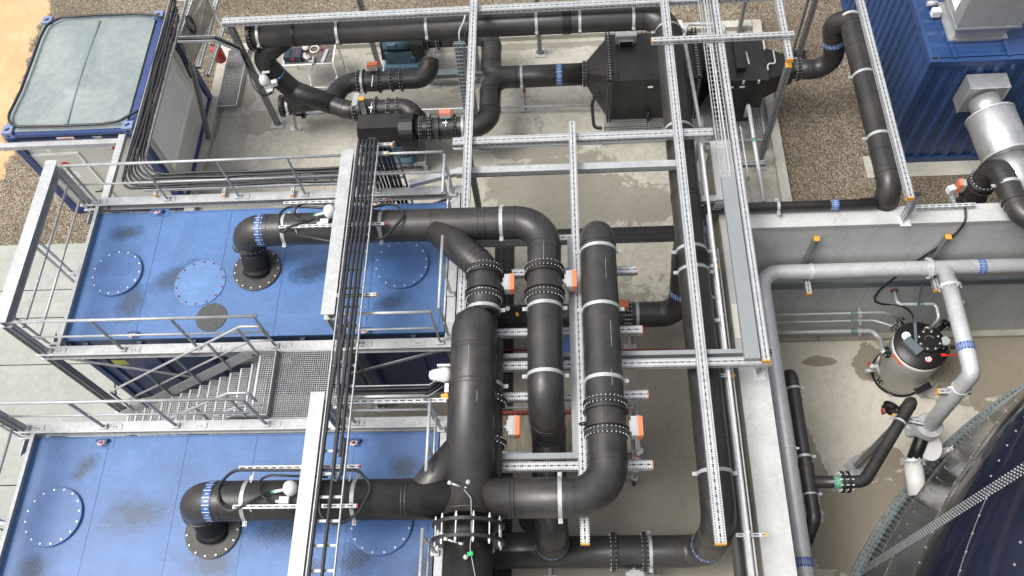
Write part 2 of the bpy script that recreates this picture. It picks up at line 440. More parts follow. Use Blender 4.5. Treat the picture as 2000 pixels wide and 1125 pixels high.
tst = [ws(350, 540, TZ, .42, .17, .5), ws(610, 530, TZ, .36, .15, .2), ws(255, 590, TZ, .2, .3), ws(765, 590, TZ, .25, .12, .3), ws(265, 1005, TZ, .42, .2, 0), ws(165, 915, TZ, .22, .1, .9), ws(65, 1110, TZ, .2, .16, .2),
       ws(560, 1030, TZ, .45, .2, .1), ws(840, 925, TZ, .22, .14), ws(790, 915, TZ, .2, .16), ws(410, 1100, TZ, .3, .2), ws(840, 1110, TZ, .25, .16), ws(250, 455, TZ, .3, .12, .2), ws(700, 1090, TZ, .3, .2), ws(600, 1110, TZ, .2, .12)]
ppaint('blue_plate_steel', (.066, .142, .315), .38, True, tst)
ppaint('blue_hatch_paint', (.060, .135, .31), .34, False)
ppaint('pale_blue_hatch_paint', (.095, .19, .385), .4, False)
ppaint('shaded_side_blue', (.016, .055, .17), .3, False)  # container blue again, side shade put into the colour, plate top kept bright
ppaint('office_frame_blue', (.026, .052, .18), .4, False)
ppaint('container_blue', (.018, .050, .145), .30, False)
simple('cream_panel', (.64, .625, .56), .5, 0, .05, 3)
simple('cream_trim', (.86, .85, .80), .45, 0, .04)
simple('window_shutter', (.86, .86, .83), .5, 0, .04)
simple('white_plastic', (.62, .63, .62), .4, 0, .05); simple('grey_plastic', (.36, .37, .37), .45); simple('pale_grey_duct', (.24, .26, .265), .42, .2, .08, 2)
simple('orange_plastic', (.72, .20, .09), .45, 0, .08); simple('yellow_cap', (.72, .34, .05), .5, 0, .1); simple('red_plastic', (.55, .03, .02), .4)
simple('pale_red_plastic', (.6, .2, .14), .5); simple('pink_ring_paint', (.75, .42, .36), .5); simple('rubber_cable', (.018, .019, .021), .45, 0, .2, 12, .2)
simple('white_marker', (.88, .88, .87), .5, 0, .03); simple('green_label', (.05, .3, .13), .45); simple('red_oxide_steel', (.23, .045, .035), .55, 0, .3, 9)
simple('teal_machine_paint', (.055, .105, .14), .4, 0, .2, 9); simple('motor_blue', (.02, .04, .09), .4); simple('yellow_sticker', (.62, .55, .10), .5)
simple('tank_grey_paint', (.72, .72, .69), .4, 0, .06, 3); simple('gasket_black', (.008, .008, .008), .55); simple('dark_slot', (.004, .004, .005), .8)
simple('case_blue', (.018, .035, .06), .5); simple('clear_bag', (.55, .45, .42), .35, 0, .35, 30); simple('green_wire', (.02, .35, .12), .5); simple('polyester_box', (.45, .45, .43), .5)
simple('warm_grey_hatch', (.05, .052, .052), .6, 0, .5, 40, .4); simple('blue_grey_steel', (.16, .20, .22), .45, .3, .15, 5)
simple('black_text', (.03, .03, .03), .6); simple('navy_text', (.01, .03, .08), .5)
def label(name, col):
    m = NT(name); uv = m.sep(m.coord('UV')); v = m.math('MULTIPLY', uv[1], 17)
    f = m.math('FRACT', v); st = m.math('LESS_THAN', f, .09)
    tx = m.math('MULTIPLY', m.math('LESS_THAN', m.math('ABSOLUTE', m.math('SUBTRACT', f, .55)), .13), m.math('LESS_THAN', m.math('ABSOLUTE', m.math('SUBTRACT', uv[0], 1.5)), .22))
    m.set(m.mix(m.math('MAXIMUM', st, m.math('MULTIPLY', tx, .35)), col, (.75, .77, .8)), .4)
label('blue_label', (.03, .09, .28)); label('green_label_band', (.03, .22, .10))
m = NT('woven_panel'); c = m.coord(); m.bump(m.noise(c, 120, 2), .2, .003)   # backing board of the tool frame
m.set(m.ramp(m.noise(c, 4, 5, .7), [(.3, (.20, .17, .13)), (.7, (.42, .38, .31))]), .18, .0, .6)
m = NT('planks'); c = m.coord(); xx = m.sep(c)
st = m.noise(m.mapv(c, (14, .7, 1)), 3, 6, .7)
m.set(m.ramp(st, [(.3, (.17, .145, .10)), (.55, (.36, .32, .24)), (.75, (.5, .46, .36))]), .75); m.bump(st, .3, .004)
m = NT('ply_board'); c = m.coord(); m.set(m.ramp(m.noise(c, 12, 5, .7), [(.3, (.06, .05, .045)), (.7, (.14, .12, .11))]), .6)
# enamelled tank shell, glossy midnight blue
m = NT('enamel_shell'); p = m.pos()
m.set(m.ramp(m.noise(p, .8, 4, .6), [(.3, (.006, .008, .016)), (.7, (.014, .018, .034))]), m.math('ADD', m.math('MULTIPLY', m.noise(p, 3, 4), .12), .06), 0, .22)
m = NT('weathered_ring_steel'); p = m.pos()
m.set(m.ramp(m.noise(p, 5, 6, .75), [(.3, (.13, .15, .145)), (.6, (.26, .30, .29)), (.8, (.38, .41, .39))]), .6, .1)
# ground materials
m = NT('gravel'); p = m.pos(); x = m.sep(p)
cell = m.new('ShaderNodeTexVoronoi', feature='F1'); m.l.new(m.mapv(p, (1, 1, 1)), cell.inputs['Vector']); cell.inputs['Scale'].default_value = 30
cr = m.sep(cell.outputs['Color'])[0]
cell2 = m.new('ShaderNodeTexVoronoi', feature='F1'); m.l.new(p, cell2.inputs['Vector']); cell2.inputs['Scale'].default_value = 46
c2 = m.sep(cell2.outputs['Color'])[1]
big = m.noise(p, .5, 4, .6)
k = m.math('ADD', m.math('MULTIPLY', cr, .55), m.math('MULTIPLY', c2, .45))
col = m.ramp(k, [(.1, (.12, .095, .065)), (.36, (.20, .16, .11)), (.55, (.27, .22, .155)), (.72, (.34, .29, .215)), (.9, (.46, .42, .34))])
col = m.mix(m.ramp(big, [(.4, 0.0), (.62, .5)]), col, (.13, .095, .055))
hole = m.ramp(cell.outputs['Distance'], [(.35, 1.0), (.8, .42)])
col = m.mix(1.0, col, hole, 'MULTIPLY')
a = P(95, 0, 0); b = P(15, 320, 0); nx, ny = -(b.y-a.y), (b.x-a.x); L = math.hypot(nx, ny); nx /= L; ny /= L
dd = m.math('ADD', m.math('MULTIPLY', m.math('SUBTRACT', x[0], a.x), nx), m.math('MULTIPLY', m.math('SUBTRACT', x[1], a.y), ny))
sgn = 1 if ((P(0, 100, 0).x-a.x)*nx+(P(0, 100, 0).y-a.y)*ny) > 0 else -1
wob = m.noise(p, 1.2, 7, .75, .5)
sm_ = m.math('ADD', m.math('MULTIPLY', dd, sgn), m.math('MULTIPLY', m.math('SUBTRACT', wob, .5), 2.2))
mask = m.ramp(sm_, [(.0, 0.0), (.14, 1.0)])
sand = m.ramp(m.math('ADD', m.math('MULTIPLY', m.noise(p, 1.1, 6, .7), .6), m.math('MULTIPLY', m.noise(p, 30, 4, .7), .4)), [(.35, (.42, .26, .13)), (.65, (.60, .41, .23))])
m.set(m.mix(mask, col, sand), .85)
m.bump(m.math('MULTIPLY', m.math('ADD', m.math('MULTIPLY', cell.outputs['Distance'], -1), m.math('MULTIPLY', m.noise(p, 50, 3), .3)), m.math('SUBTRACT', 1, m.math('MULTIPLY', mask, .85))), .9, .03)
SL = (.30, .30, .25); SH = (.50, .49, .44)
concrete('slab_concrete', (.22, .21, .17), (.45, .43, .37), [ws(1090, 380, 0, 1.6, 1.15, 0), ws(1250, 400, 0, .9, .5, 0), ws(1040, 290, 0, 1.1, .35, 0), ws(505, 240, 0, .45, .35), ws(470, 180, 0, .35, .5, .6), ws(560, 215, 0, .5, .1, .3),
   ws(1150, 900, 0, 4.2, 3.6, 0), ws(905, 175, 0, .35, .09, .1), ws(1000, 92, .0, 3.6, .10, 0), ws(430, 215, 0, .1, 1.5, -.05), ws(620, 118, 0, .7, .13, .1), ws(1420, 340, 0, .35, 1.2, 0), ws(350, 400, 0, .6, .4, 0)])
concrete('kerb_concrete', (.33, .31, .26), (.52, .50, .44), [ws(1000, 60, 0, 6, .06, 0)], (.3, .24, .16))
concrete('pavement_concrete', (.24, .25, .22), (.38, .39, .35), [])
concrete('wall_cap_concrete', (.36, .365, .355), (.50, .505, .49), (), scale=2, grain=.4)
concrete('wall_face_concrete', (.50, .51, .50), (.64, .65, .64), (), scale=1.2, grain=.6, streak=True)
concrete('rough_wall_concrete', (.20, .185, .15), (.36, .34, .28), (), scale=2)
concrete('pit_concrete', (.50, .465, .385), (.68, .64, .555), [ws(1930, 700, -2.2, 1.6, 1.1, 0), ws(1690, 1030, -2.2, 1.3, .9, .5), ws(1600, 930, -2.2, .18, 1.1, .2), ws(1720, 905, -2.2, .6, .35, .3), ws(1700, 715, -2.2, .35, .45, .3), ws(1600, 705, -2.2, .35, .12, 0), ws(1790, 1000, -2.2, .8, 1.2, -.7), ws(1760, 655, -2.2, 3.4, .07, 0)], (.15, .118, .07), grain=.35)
# ---------------------------------------------------------------- ground and walls
GY = P(60, 478, 0).y            # gravel / paving edge
def poly_sheet(name, rects, z0, z1, mat):
    m = MB()
    for (x0, x1, y0, y1) in rects: m.bb(x0, x1, y0, y1, z0, z1)
    o = m.build(name, mat); return tag(o, None, None, None, 'structure')
WX0, WX1 = 2.615, 3.067            # left pit wall
WY0, WY1 = 7.874, 8.23            # rear pit wall
ZT, ZP = 2.3, -2.2
m = MB()
for q in ((-60, 60, GY+.01, 70), (-60, -8.05, -40, GY+.01)):
    m.bb(q[0], q[1], q[2], q[3], -.6 if 0 else -.3, -.05)
poly = m
# gravel: everything except the slab, the paving and the pit
G = MB()
for (x0, x1, y0, y1) in ((-70, -8.05, GY, 80), (-8.05, 4.5, 14.75, 80), (4.5, 70, WY1-.02, 80), (WX1-.02, 4.5, WY1-.02, 9.85), (-70, -9.6-12, -40, GY), (21, 70, -40, WY1-.02), (3.0, 21, -60, -24)):
    G.bb(x0, x1, y0, y1, -.30, -.03)
tag(G.build('gravel_ground', 'gravel'), None, None, None, 'structure')
S = MB(); S.bb(-8.05, 4.5, 9.85, 14.75, -.28, 0); S.bb(-8.05, WX0+.05, -30, 9.85, -.28, 0); S.bb(WX0+.05, WX1+.02, WY1, 9.85, -.28, 0)
tag(S.build('concrete_slab', 'slab_concrete'), None, None, None, 'structure')
ys = [P(30, v, 0).y for v in (478, 568, 622, 713, 830, 948, 1080)]+[1.2, -2, -6, -12, -24]
S = MB()
for a, b in zip(ys, ys[1:]):
    for i, x0 in enumerate((-12.6, -15.6, -18.6, -21.6)):
        S.bb(x0+.02 if i else x0, x0+(2.98 if i else 4.545), b+.012, a-.012, -.28, random.uniform(-.004, .004))
tag(S.build('paving_slabs', 'pavement_concrete'), None, None, None, 'structure')
K = MB(); K.bar((-8.1, 9.9, .05), (-8.1, 14.85, .05), .22, .16, cap=True); K.bar((-7.99, 14.78, .052), (4.35, 14.78, .052), .2, .16); K.bar((4.46, 14.88, .05), (4.46, WY1+.0, .05), .2, .16)
tag(K.build('slab_kerb', 'kerb_concrete'), None, None, None, 'structure')
# pit
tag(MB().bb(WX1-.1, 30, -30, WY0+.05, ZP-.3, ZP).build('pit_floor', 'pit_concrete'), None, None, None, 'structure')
w = T('retaining_wall', 'long concrete wall between the slab and the sunken pit, grey pipe on its right side', 'wall', ((WX0+WX1)/2, 3, 0))
MB().bb(WX0+.01, (WX0+WX1)/2, -30, P(1395, 275, ZT).y-.01, ZP, ZT-.05).mat(1).bb((WX0+WX1)/2+.001, WX1-.004, -30, P(1395, 275, ZT).y-.01, ZP, ZT-.05).build('wall_body', ['rough_wall_concrete', 'wall_face_concrete'], w)  # unseen pit-side half made paler to bounce light into the pit
MB().bb(WX0, WX1+.0, -30, P(1395, 275, ZT).y, ZT-.05, ZT).build('wall_cap', 'wall_cap_concrete', w)
w = T('retaining_wall', 'concrete wall behind the pit, in front of the gravel, bright flat top', 'wall', (8, WY0, 0))
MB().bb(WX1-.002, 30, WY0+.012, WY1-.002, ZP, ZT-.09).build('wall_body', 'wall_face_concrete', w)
MB().bb(WX1+.002, 30, WY0, WY1, ZT-.09, ZT+.002).build('wall_cap', 'wall_cap_concrete', w)
lz = Zat(556, 5.0, WY0)
MB().bb(WX1+.004, 30, WY0-.03, WY0+.02, lz-.1, lz+.08).build('dark_strip', 'blue_grey_steel', w)
kz = ZP+.14
MB().bb(WX1, 30, WY0-.12, WY0+.03, ZP, ZP+.10).build('wall_footing', 'kerb_concrete', w)
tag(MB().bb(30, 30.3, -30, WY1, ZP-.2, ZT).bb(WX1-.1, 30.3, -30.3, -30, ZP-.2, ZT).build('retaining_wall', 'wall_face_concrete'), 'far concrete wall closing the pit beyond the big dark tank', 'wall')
G2 = None
# floor drains : real gratings in dark troughs
def drain(label, x0, x1, y0, y1, along):
    t = T('floor_drain', label, 'drain', ((x0+x1)/2, (y0+y1)/2, 0))
    MB().bb(x0, x1, y0, y1, .002, .005).build('drain_trough', 'dark_slot', t)
    g = MB(); fr = .02
    g.bb(x0, x1, y0, y0+fr, .004, .014); g.bb(x0, x1, y1-fr, y1, .004, .014); g.bb(x0, x0+fr, y0+fr, y1-fr, .004, .014); g.bb(x1-fr, x1, y0+fr, y1-fr, .004, .014)
    if along == 'x':
        n = int((x1-x0)/.04)
        for i in range(1, n): xx = x0+(x1-x0)*i/n; g.bb(xx-.007, xx+.007, y0+fr, y1-fr, .005, .013)
        for k in (1/3, 2/3): yy = y0+(y1-y0)*k; g.bb(x0+fr, x1-fr, yy-.012, yy+.012, .006, .012)
    else:
        n = int((y1-y0)/.055)
        for i in range(1, n): yy = y0+(y1-y0)*i/n; g.bb(x0+fr, x1-fr, yy-.009, yy+.009, .005, .013)
        for k in (1/3, 2/3): xx = x0+(x1-x0)*k; g.bb(xx-.012, xx+.012, y0+fr, y1-fr, .006, .012)
    g.build('drain_grate', 'satin_black', t)
yd = P(1200, 460, 0).y
drain('wide dark drain grating crossing the slab behind the tall pipes', P(905, 460, 0).x, P(1320, 460, 0).x+.2, yd-.19, yd+.19, 'x')
xd = P(986, 480, 0).x
drain('long dark drain grating running under the pipe supports', xd-.2, xd+.2, 1.0, yd-.2, 'y')
# ---------------------------------------------------------------- blue containers with plated tops
def container_tank(label, y0, y1, hatches, drum=None, front=True):
    x0, x1 = -8.42, -2.03
    t = T('blue_process_container', label, 'container', ((x0+x1)/2, (y0+y1)/2, 0))
    b = MB(); b.bb(x0+.02, x1-.02, y0+.02, y1-.02, .02, TZ-.05); b.build('container_body', 'shaded_side_blue', t)
    for x in [x0+.35+i*.92 for i in range(7)]:
        MB().loft([(x-.05, y0+.02, .12), (x+.05, y0+.02, .12), (x+.05, y0+.02, TZ-.12), (x-.05, y0+.02, TZ-.12)], [(x-.03, y0-.02, .14), (x+.03, y0-.02, .14), (x+.03, y0-.02, TZ-.14), (x-.03, y0-.02, TZ-.14)]).build('side_rib', 'shaded_side_blue', t)
    for xx in (x0, x1-.12): MB().bb(xx, xx+.12, y0-.015, y0+.1, .02, TZ-.06).build('corner_post', 'shaded_side_blue', t)
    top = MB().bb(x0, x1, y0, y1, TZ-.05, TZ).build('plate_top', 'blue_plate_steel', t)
    w = MB()
    for f in (.195, .39, .56, .80): 
        xx = x0+(x1-x0)*f; w.bb(xx-.003, xx+.003, y0+.01, y1-.03, TZ, TZ+.003)
    w.bb(x0+.01, x1-.01, y1-.03, y1-.024, TZ, TZ+.003); w.bb(x1-.09, x1-.084, y0+.02, y1-.03, TZ, TZ+.003)
    w.build('plate_joint', 'shaded_side_blue', t)
    for (px, py, rr, mat, n) in hatches:
        c = P(px, py, TZ); h = MB().rev(c, (0, 0, 1), [(0, rr), (.04, rr), (.045, rr-.004), (.046, rr-.01)] if mat != 'pale_blue_hatch_paint' else [(0, rr), (.012, rr), (.014, rr-.004)], 48, sm=False)
        h.mat(1).bolts(c+V((0, 0, .035 if mat != 'pale_blue_hatch_paint' else .01)), (0, 0, 1), rr-.035, n, .015, .045).build('manhole_cover', [mat, BOLT if mat != 'pale_blue_hatch_paint' else 'red_oxide_steel'], t)
    return t
HR = .44
c1 = container_tank('blue container with a pale and a dark round hatch cover, under the upper walkway frame', 5.88, 8.38, [(230, 535, HR, 'blue_hatch_paint', 15), (391, 553, HR, 'pale_blue_hatch_paint', 14), (785, 518, HR+.02, 'blue_hatch_paint', 16)])
c = P(413, 620, TZ); MB().rev(c, (0, 0, 1), [(0, .26), (.012, .26), (.013, .25)], 40, sm=False).build('rubber_cover', 'warm_grey_hatch', c1)
c2 = container_tank('blue container at the bottom left of the picture, wet patches on its top', 1.55, 4.22, [(106, 1010, HR, 'blue_hatch_paint', 16), (745, 1022, HR+.02, 'blue_hatch_paint', 16)])
def lug(c, t, flip=1, mark=True):
    if mark: MB().bb(c.x-.17, c.x+.17, c.y-.10*flip, c.y+.06*flip, TZ+.001, TZ+.006).build('doubler_plate', 'blue_hatch_paint', t)
    MB().bar(c+V((-.08, 0, .03)), c+V((.08, 0, .03)), .06, .05).cyl(c+V((-.1, 0, .04)), c+V((.1, 0, .04)), .016, 8).build('lug_block', 'shaded_side_blue', t)
    MB().torus(c+V((0, -.045, .065)), (0, .7, 1), .045, .015, 20, 8).build('lifting_ring', 'pink_ring_paint', t)
for px, py, t in ((312, 414, c1), (737, 398, c1), (262, 653, c1), (715, 645, c1), (203, 862, c2), (694, 862, c2)):
    lug(P(px, py, TZ), t, 1, py in (414, 862))
# side decals on the front of the upper container
def decal(mat, px0, py0, px1, py1, yface, parent, name='sticker'):
    a = V((Xat(px0, yface, solve(lambda z: pj((P(px0, py0, 1).x, yface, z))[1]-py0, 0, TZ)), yface, 0))
    return a
def onface(px, py, y):   # point of the vertical plane y=const seen at a pixel
    d = MR @ V(((px-1000)/FPX, -(py-562.5)/FPX, -1)); k = y/d.y; return CAM+d*k
yf = 5.845
a = onface(216, 704, yf); b = onface(249, 710, yf)
MB().bb(a.x, b.x+.02, yf-.004, yf+.002, b.z-.03, a.z).build('warning_sticker', 'yellow_sticker', c1)
a = onface(440, 692, yf)
bd = MB().bb(a.x, a.x+1.05, yf-.004, yf+.002, a.z-.42, a.z+.05).build('name_board', 'white_plastic', c1)
MB().rev((a.x+.22, yf-.004, a.z-.16), (0, -1, 0), [(0, .12), (.003, .12)], 28, sm=False).build('round_emblem', 'navy_text', c1)
MB().rev((a.x+.19, yf-.008, a.z-.13), (0, -1, 0), [(0, .09), (.003, .09)], 28, sm=False).build('round_emblem', 'white_marker', c1)
def text(s, loc, size, rot, mat, parent=None, name='lettering', ext=.002, align='LEFT'):
    cu = bpy.data.curves.new(name, 'FONT'); cu.body = s; cu.size = size; cu.extrude = ext; cu.align_x = align; cu.resolution_u = 2
    o = bpy.data.objects.new(name, cu); me = bpy.data.meshes.new_from_object(o); bpy.data.objects.remove(o)
    me.materials.clear(); me.materials.append(MATS[mat]); me.transform(rot.to_4x4())
    n = bpy.data.objects.new(name, me); COL.objects.link(n); n['_o'] = (0, 0, 0)
    if parent: n.parent = parent; n.location = V(loc)-V(parent['_o'])
    else: n.location = V(loc)
    return n
RF = Matrix.Rotation(math.pi/2, 3, 'X')   # text standing upright, facing -y
text('OHIA', (a.x+.50, yf-.008, a.z-.20), .26, RF, 'navy_text', c1)
text('WWW', (a.x+.14, yf-.008, a.z-.38), .075, RF, 'navy_text', c1)
# ---------------------------------------------------------------- galvanised walkway frames
def ubeam(m, a, b, w=.16, h=.16, t=.012, side=0):
    """I / channel shaped girder"""
    a, b = V(a), V(b); u = V((0, 0, 1))
    m.bar(a+u*(h/2-t/2), b+u*(h/2-t/2), w, t); m.bar(a-u*(h/2-t/2), b-u*(h/2-t/2), w, t); m.bar(a, b, t, h-2*t, cap=True)
    return m
def footed_post(t, x, y, z1, w=.12):
    m = MB(); d = w/2
    m.bar((x-d+.006, y, .02), (x-d+.006, y, z1), .012, w, up=(0, 1, 0)) if 0 else None
    m.bb(x-d, x-d+.012, y-d, y+d, .02, z1); m.bb(x+d-.012, x+d, y-d, y+d, .02, z1); m.bb(x-d+.012, x+d-.012, y-.006, y+.006, .02, z1)
    m.bb(x-.13, x+.13, y-.13, y+.13, .0, .02)
    return m.build('post', GAL, t)
ZB = 2.75; ZH = 3.95
def wframe(label, yb, yf_, group=None):
    t = T('walkway_frame', label, 'steel frame', (-5.2, (yb+yf_)/2, 0))
    xL, xM, xR = -8.6, -3.56, -1.92
    for y in (yb, yf_):
        MB_ = ubeam(MB(), (xL-.1, y, ZB-.06), (xR+.1, y, ZB-.06), .17, .16); MB_.build('walkway_beam', GAL, t)
    for x, z in ((xL, ZH), (xM, ZH)):
        ubeam(MB(), (x, yf_-.05, z-.09), (x, yb+.05, z-.09), .20, .18).build('top_beam', GAL, t)
    ubeam(MB(), (xL+.22, yf_+.07, ZB-.06), (xL+.22, yb-.07, ZB-.06), .06, .14).build('side_channel', GAL, t)
    ubeam(MB(), (xR, yf_+.07, ZB-.06), (xR, yb-.07, ZB-.06), .14, .14).build('side_channel', GAL, t)
    for x in (xL, xM, xR):
        for y in (yb, yf_):
            footed_post(t, x, y, ZB-.14 if x == xR else ZH-.18 if x != xM else ZH-.18)
    # braces and cross bracing
    BR = []
    for y in (yb, yf_): 
        BR += [((xL+.25, y-.05, ZB-.15), (xL+2.6, y-.05, ZB-1.35)), ((xR-.1, y-.05, ZB-.15), (xR-2.3, y-.05, ZB-1.3))]
    BR += [((xL+.1, yb-.1, .5), (xL+.1, yf_+.1, ZB-.3)), ((xL+.08, yf_+.1, .5), (xL+.08, yb-.1, ZB-.3))]
    for a, b in BR: MB().bar(a, b, .02, .065).build('brace', GAL, t)
    # rail bars on the left end: two long tubes seen beside the top beam, on cross arms
    r = MB()
    for (dx, z) in ((.02, ZB+.55), (.12, ZB-.05)):
        pass
    r.cyl((xL+.05, yf_+.1, ZB+.70), (xL+.05, yb-.1, ZB+.70), .021, 10); r.cyl((xL+.05, yf_+.1, ZB+.28), (xL+.05, yb-.1, ZB+.28), .021, 10)
    for k in (.05, .5, .95):
        y = yf_+(yb-yf_)*k
        for dy in ((-.06, .06) if k == .5 else (0,)): r.bar((xL+.05, y+dy, ZH-.19), (xL+.05, y+dy, ZB-.3), .05, .016)
        r.bar((xL, y, ZB+.0), (xL+.24, y, ZB+.0), .05, .012)
    r.build('end_guard_rail', GAL, t)
    g = MB()
    g.loft([(xL+.03, yf_+.08, ZB-.1), (xL+.03, yf_+.42, ZB-.1), (xL+.03, yf_+.08, ZB-.45)], [(xL+.042, yf_+.08, ZB-.1), (xL+.042, yf_+.42, ZB-.1), (xL+.042, yf_+.08, ZB-.45)]); g.build('gusset_plate', GAL, t); g = MB()
    g.loft([(xL+.03, yb-.08, ZB-.1), (xL+.03, yb-.42, ZB-.1), (xL+.03, yb-.08, ZB-.45)], [(xL+.042, yb-.08, ZB-.1), (xL+.042, yb-.42, ZB-.1), (xL+.042, yb-.08, ZB-.45)])
    g.build('gusset_plate', GAL, t)
    # bolted splice plates along the beams
    for y in (yb, yf_):
        for x in (-8.3, -7.05, -5.7, -4.55, -3.25, -2.4):
            s_ = MB(); s_.bb(x-.09, x+.09, y-.045, y+.045, ZB+.02, ZB+.03)
            for dx in (-.05, .0): s_.cyl((x+dx, y-.01, ZB+.03), (x+dx, y-.01, ZB+.045), .014, 6, sm=False)
            s_.build('splice_plate', GAL, t)
    return t
YF1, YB1, YB2 = 5.64, 8.56, 4.33
wframe('galvanised walkway frame round the upper blue container', YB1, YF1)
wframe('galvanised walkway frame round the bottom left blue container', YB2, 1.4)
# ---------------------------------------------------------------- handrails
def handrail(label, a, b, zb, h=1.1, posts=4, mid=.55, lean=0, ext=(0, 0), group=None, pl=None):
    a, b = V(a), V(b); t = T('handrail', label, 'handrail', (a+b)/2+V((0, 0, zb)), group); u = V((0, 0, 1)); d = (b-a).normalized()
    A, B = a+u*(zb+h), b+u*(zb+h)
    MB().cyl(A-d*ext[0], B+d*ext[1], .024, 12).build('top_rail', GAL, t)
    MB().cyl(a+u*(zb+mid), b+u*(zb+mid), .018, 10).build('middle_rail', GAL, t)
    ps = pl or [a+(b-a)*((i+.0)/(posts-1)) for i in range(posts)]
    for p in ps:
        p = V(p); MB().bar(p+u*(zb+.01), p+u*(zb+h-.02), .045, .02, up=d).box(p+u*(zb+.045), .12, .09, .012).build('post', GAL, t)
    return t
handrail('handrail on the front edge of the upper container frame, left of the stair', (-8.55, YF1+.0, 0), (-4.66, YF1, 0), ZB, pl=[(-8.5, YF1, 0), (-7.25, YF1, 0), (-6.0, YF1, 0), (-4.72, YF1, 0)])
handrail('short handrail between the cable ladder and the tall pipes, upper container', (-3.38, YF1, 0), (-2.03, YF1, 0), ZB, pl=[(-3.36, YF1, 0), (-2.06, YF1, 0)])
handrail('long handrail on the rear edge of the upper container, in front of the office', (-8.45, YB1, 0), (-3.62, YB1, 0), ZB, pl=[(-8.4, YB1, 0), (-7.1, YB1, 0), (-5.8, YB1, 0), (-4.6, YB1, 0)])
handrail('rear handrail of the upper container right of the cable ladder', (-3.45, YB1, 0), (-2.0, YB1, 0), ZB, pl=[(-3.3, YB1, 0), (-2.02, YB1, 0)])
handrail('handrail across the foot of the stair, rear edge of the lower container frame', (-9.3, YB2, 0), (-4.63, YB2, 0), ZB, pl=[(-8.5, YB2, 0), (-7.25, YB2, 0), (-6.1, YB2, 0), (-4.68, YB2, 0)])
handrail('short handrail beside the white head sensor, lower container frame', (-3.35, YB2, 0), (-2.05, YB2, 0), ZB, pl=[(-3.3, YB2, 0), (-2.08, YB2, 0)])
handrail('end handrail at the right end of the upper container, front half', (-1.93, YF1+.05, 0), (-1.93, 6.95, 0), ZB, pl=[(-1.93, YF1+.1, 0), (-1.93, 6.5, 0)])
handrail('end handrail at the right end of the upper container, rear half', (-1.97, 7.75, 0), (-1.97, 8.5, 0), ZB, pl=[(-1.97, 8.0, 0), (-1.97, 8.45, 0)])
handrail('end handrail at the right end of the lower container, behind the big manifold', (-1.98, 3.25, 0), (-1.98, 4.28, 0), ZB, pl=[(-1.98, 3.6, 0), (-1.98, 4.2, 0)])
handrail('end handrail at the bottom edge beside the flange of the big manifold', (-1.98, 1.0, 0), (-1.98, 2.5, 0), ZB, pl=[(-1.98, 1.4, 0), (-1.98, 2.4, 0)])
# ---------------------------------------------------------------- stair and landing
st = T('grating_staircase', 'grating stair with landing between the two blue containers', 'staircase', (-5.8, 5, 0))
LX0, LX1, LY0, LY1 = -4.66, -3.50, 4.44, 5.54
def grate(m, x0, x1, y0, y1, z, px=.034, py=.034, h=.03):
    nx = max(2, int((x1-x0)/px)); ny = max(2, int((y1-y0)/py))
    for i in range(nx+1): x = x0+(x1-x0)*i/nx; m.bb(x-.0025, x+.0025, y0, y1, z-h, z)
    for i in range(ny+1): y = y0+(y1-y0)*i/ny; m.bb(x0, x1, y-.0025, y+.0025, z-.012, z+.002)
g = MB(); grate(g, LX0, LX1, LY0, LY1, ZB); g.build('landing_grating', GAL, st)
f = MB(); f.bb(LX0-.012, LX0, LY0, LY1, ZB-.1, ZB+.12); f.bb(LX0, LX1, LY0-.012, LY0, ZB-.1, ZB+.01); f.bb(LX0, LX1, LY1, LY1+.012, ZB-.1, ZB+.01); f.build('landing_frame', GAL, st)
NS = 15; run = (LX0-(-8.35))/NS; rise = ZB/(NS+.6)
for i in range(NS):
    x1 = LX0-run*i-.01; z = ZB-rise*(i+ (0 if i else 0)) - (rise if i else .0)
    if i == 0: z = ZB-.02
    g = MB(); grate(g, x1-run-.03, x1-.012, LY0+.04, LY1-.04, z); g.bb(x1-run-.06, x1-run-.03, LY0+.04, LY1-.04, z-.035, z+.004); g.build('tread', GAL, st)
for y in (LY0+.015, LY1-.015):
    m = MB(); a = V((LX0, y, ZB+.02)); b = V((LX0-.45, y, ZB+.02)); c = V((-8.45, y, .12))
    m.bar(a, b, .012, .2, cap=True); m.bar(b, c, .012, .22); m.build('stringer', GAL, st)
for y, nm in ((LY0+.02, 'a'), (LY1-.02, 'b')):
    zt_ = 1.0; off = V((0, 0, zt_)); top = V((LX0-.28, y, ZB)); bot = V((-8.2, y, .25)); d = (bot-top).normalized()
    h1 = MB().tube(fillet([top+V((.30, 0, zt_-.32)), top+V((.30, 0, zt_)), top+V((0, 0, zt_)), bot+V((0, 0, zt_)), bot+V((0, 0, .1))], .05, 4), .022, 10).build('stair_rail', GAL, st)
    MB().tube([top+V((.34, 0, .50)), top+V((0, 0, .50)), bot+V((0, 0, .50))], .018, 10).build('stair_rail', GAL, st)
    for k in (.02, .22, .45, .68, .9):
        p = top+(bot-top)*k; MB().bar(p+V((0, 0, -.05)), p+V((0, 0, .98)), .045, .018, up=(1, 0, 0)).build('baluster', GAL, st)
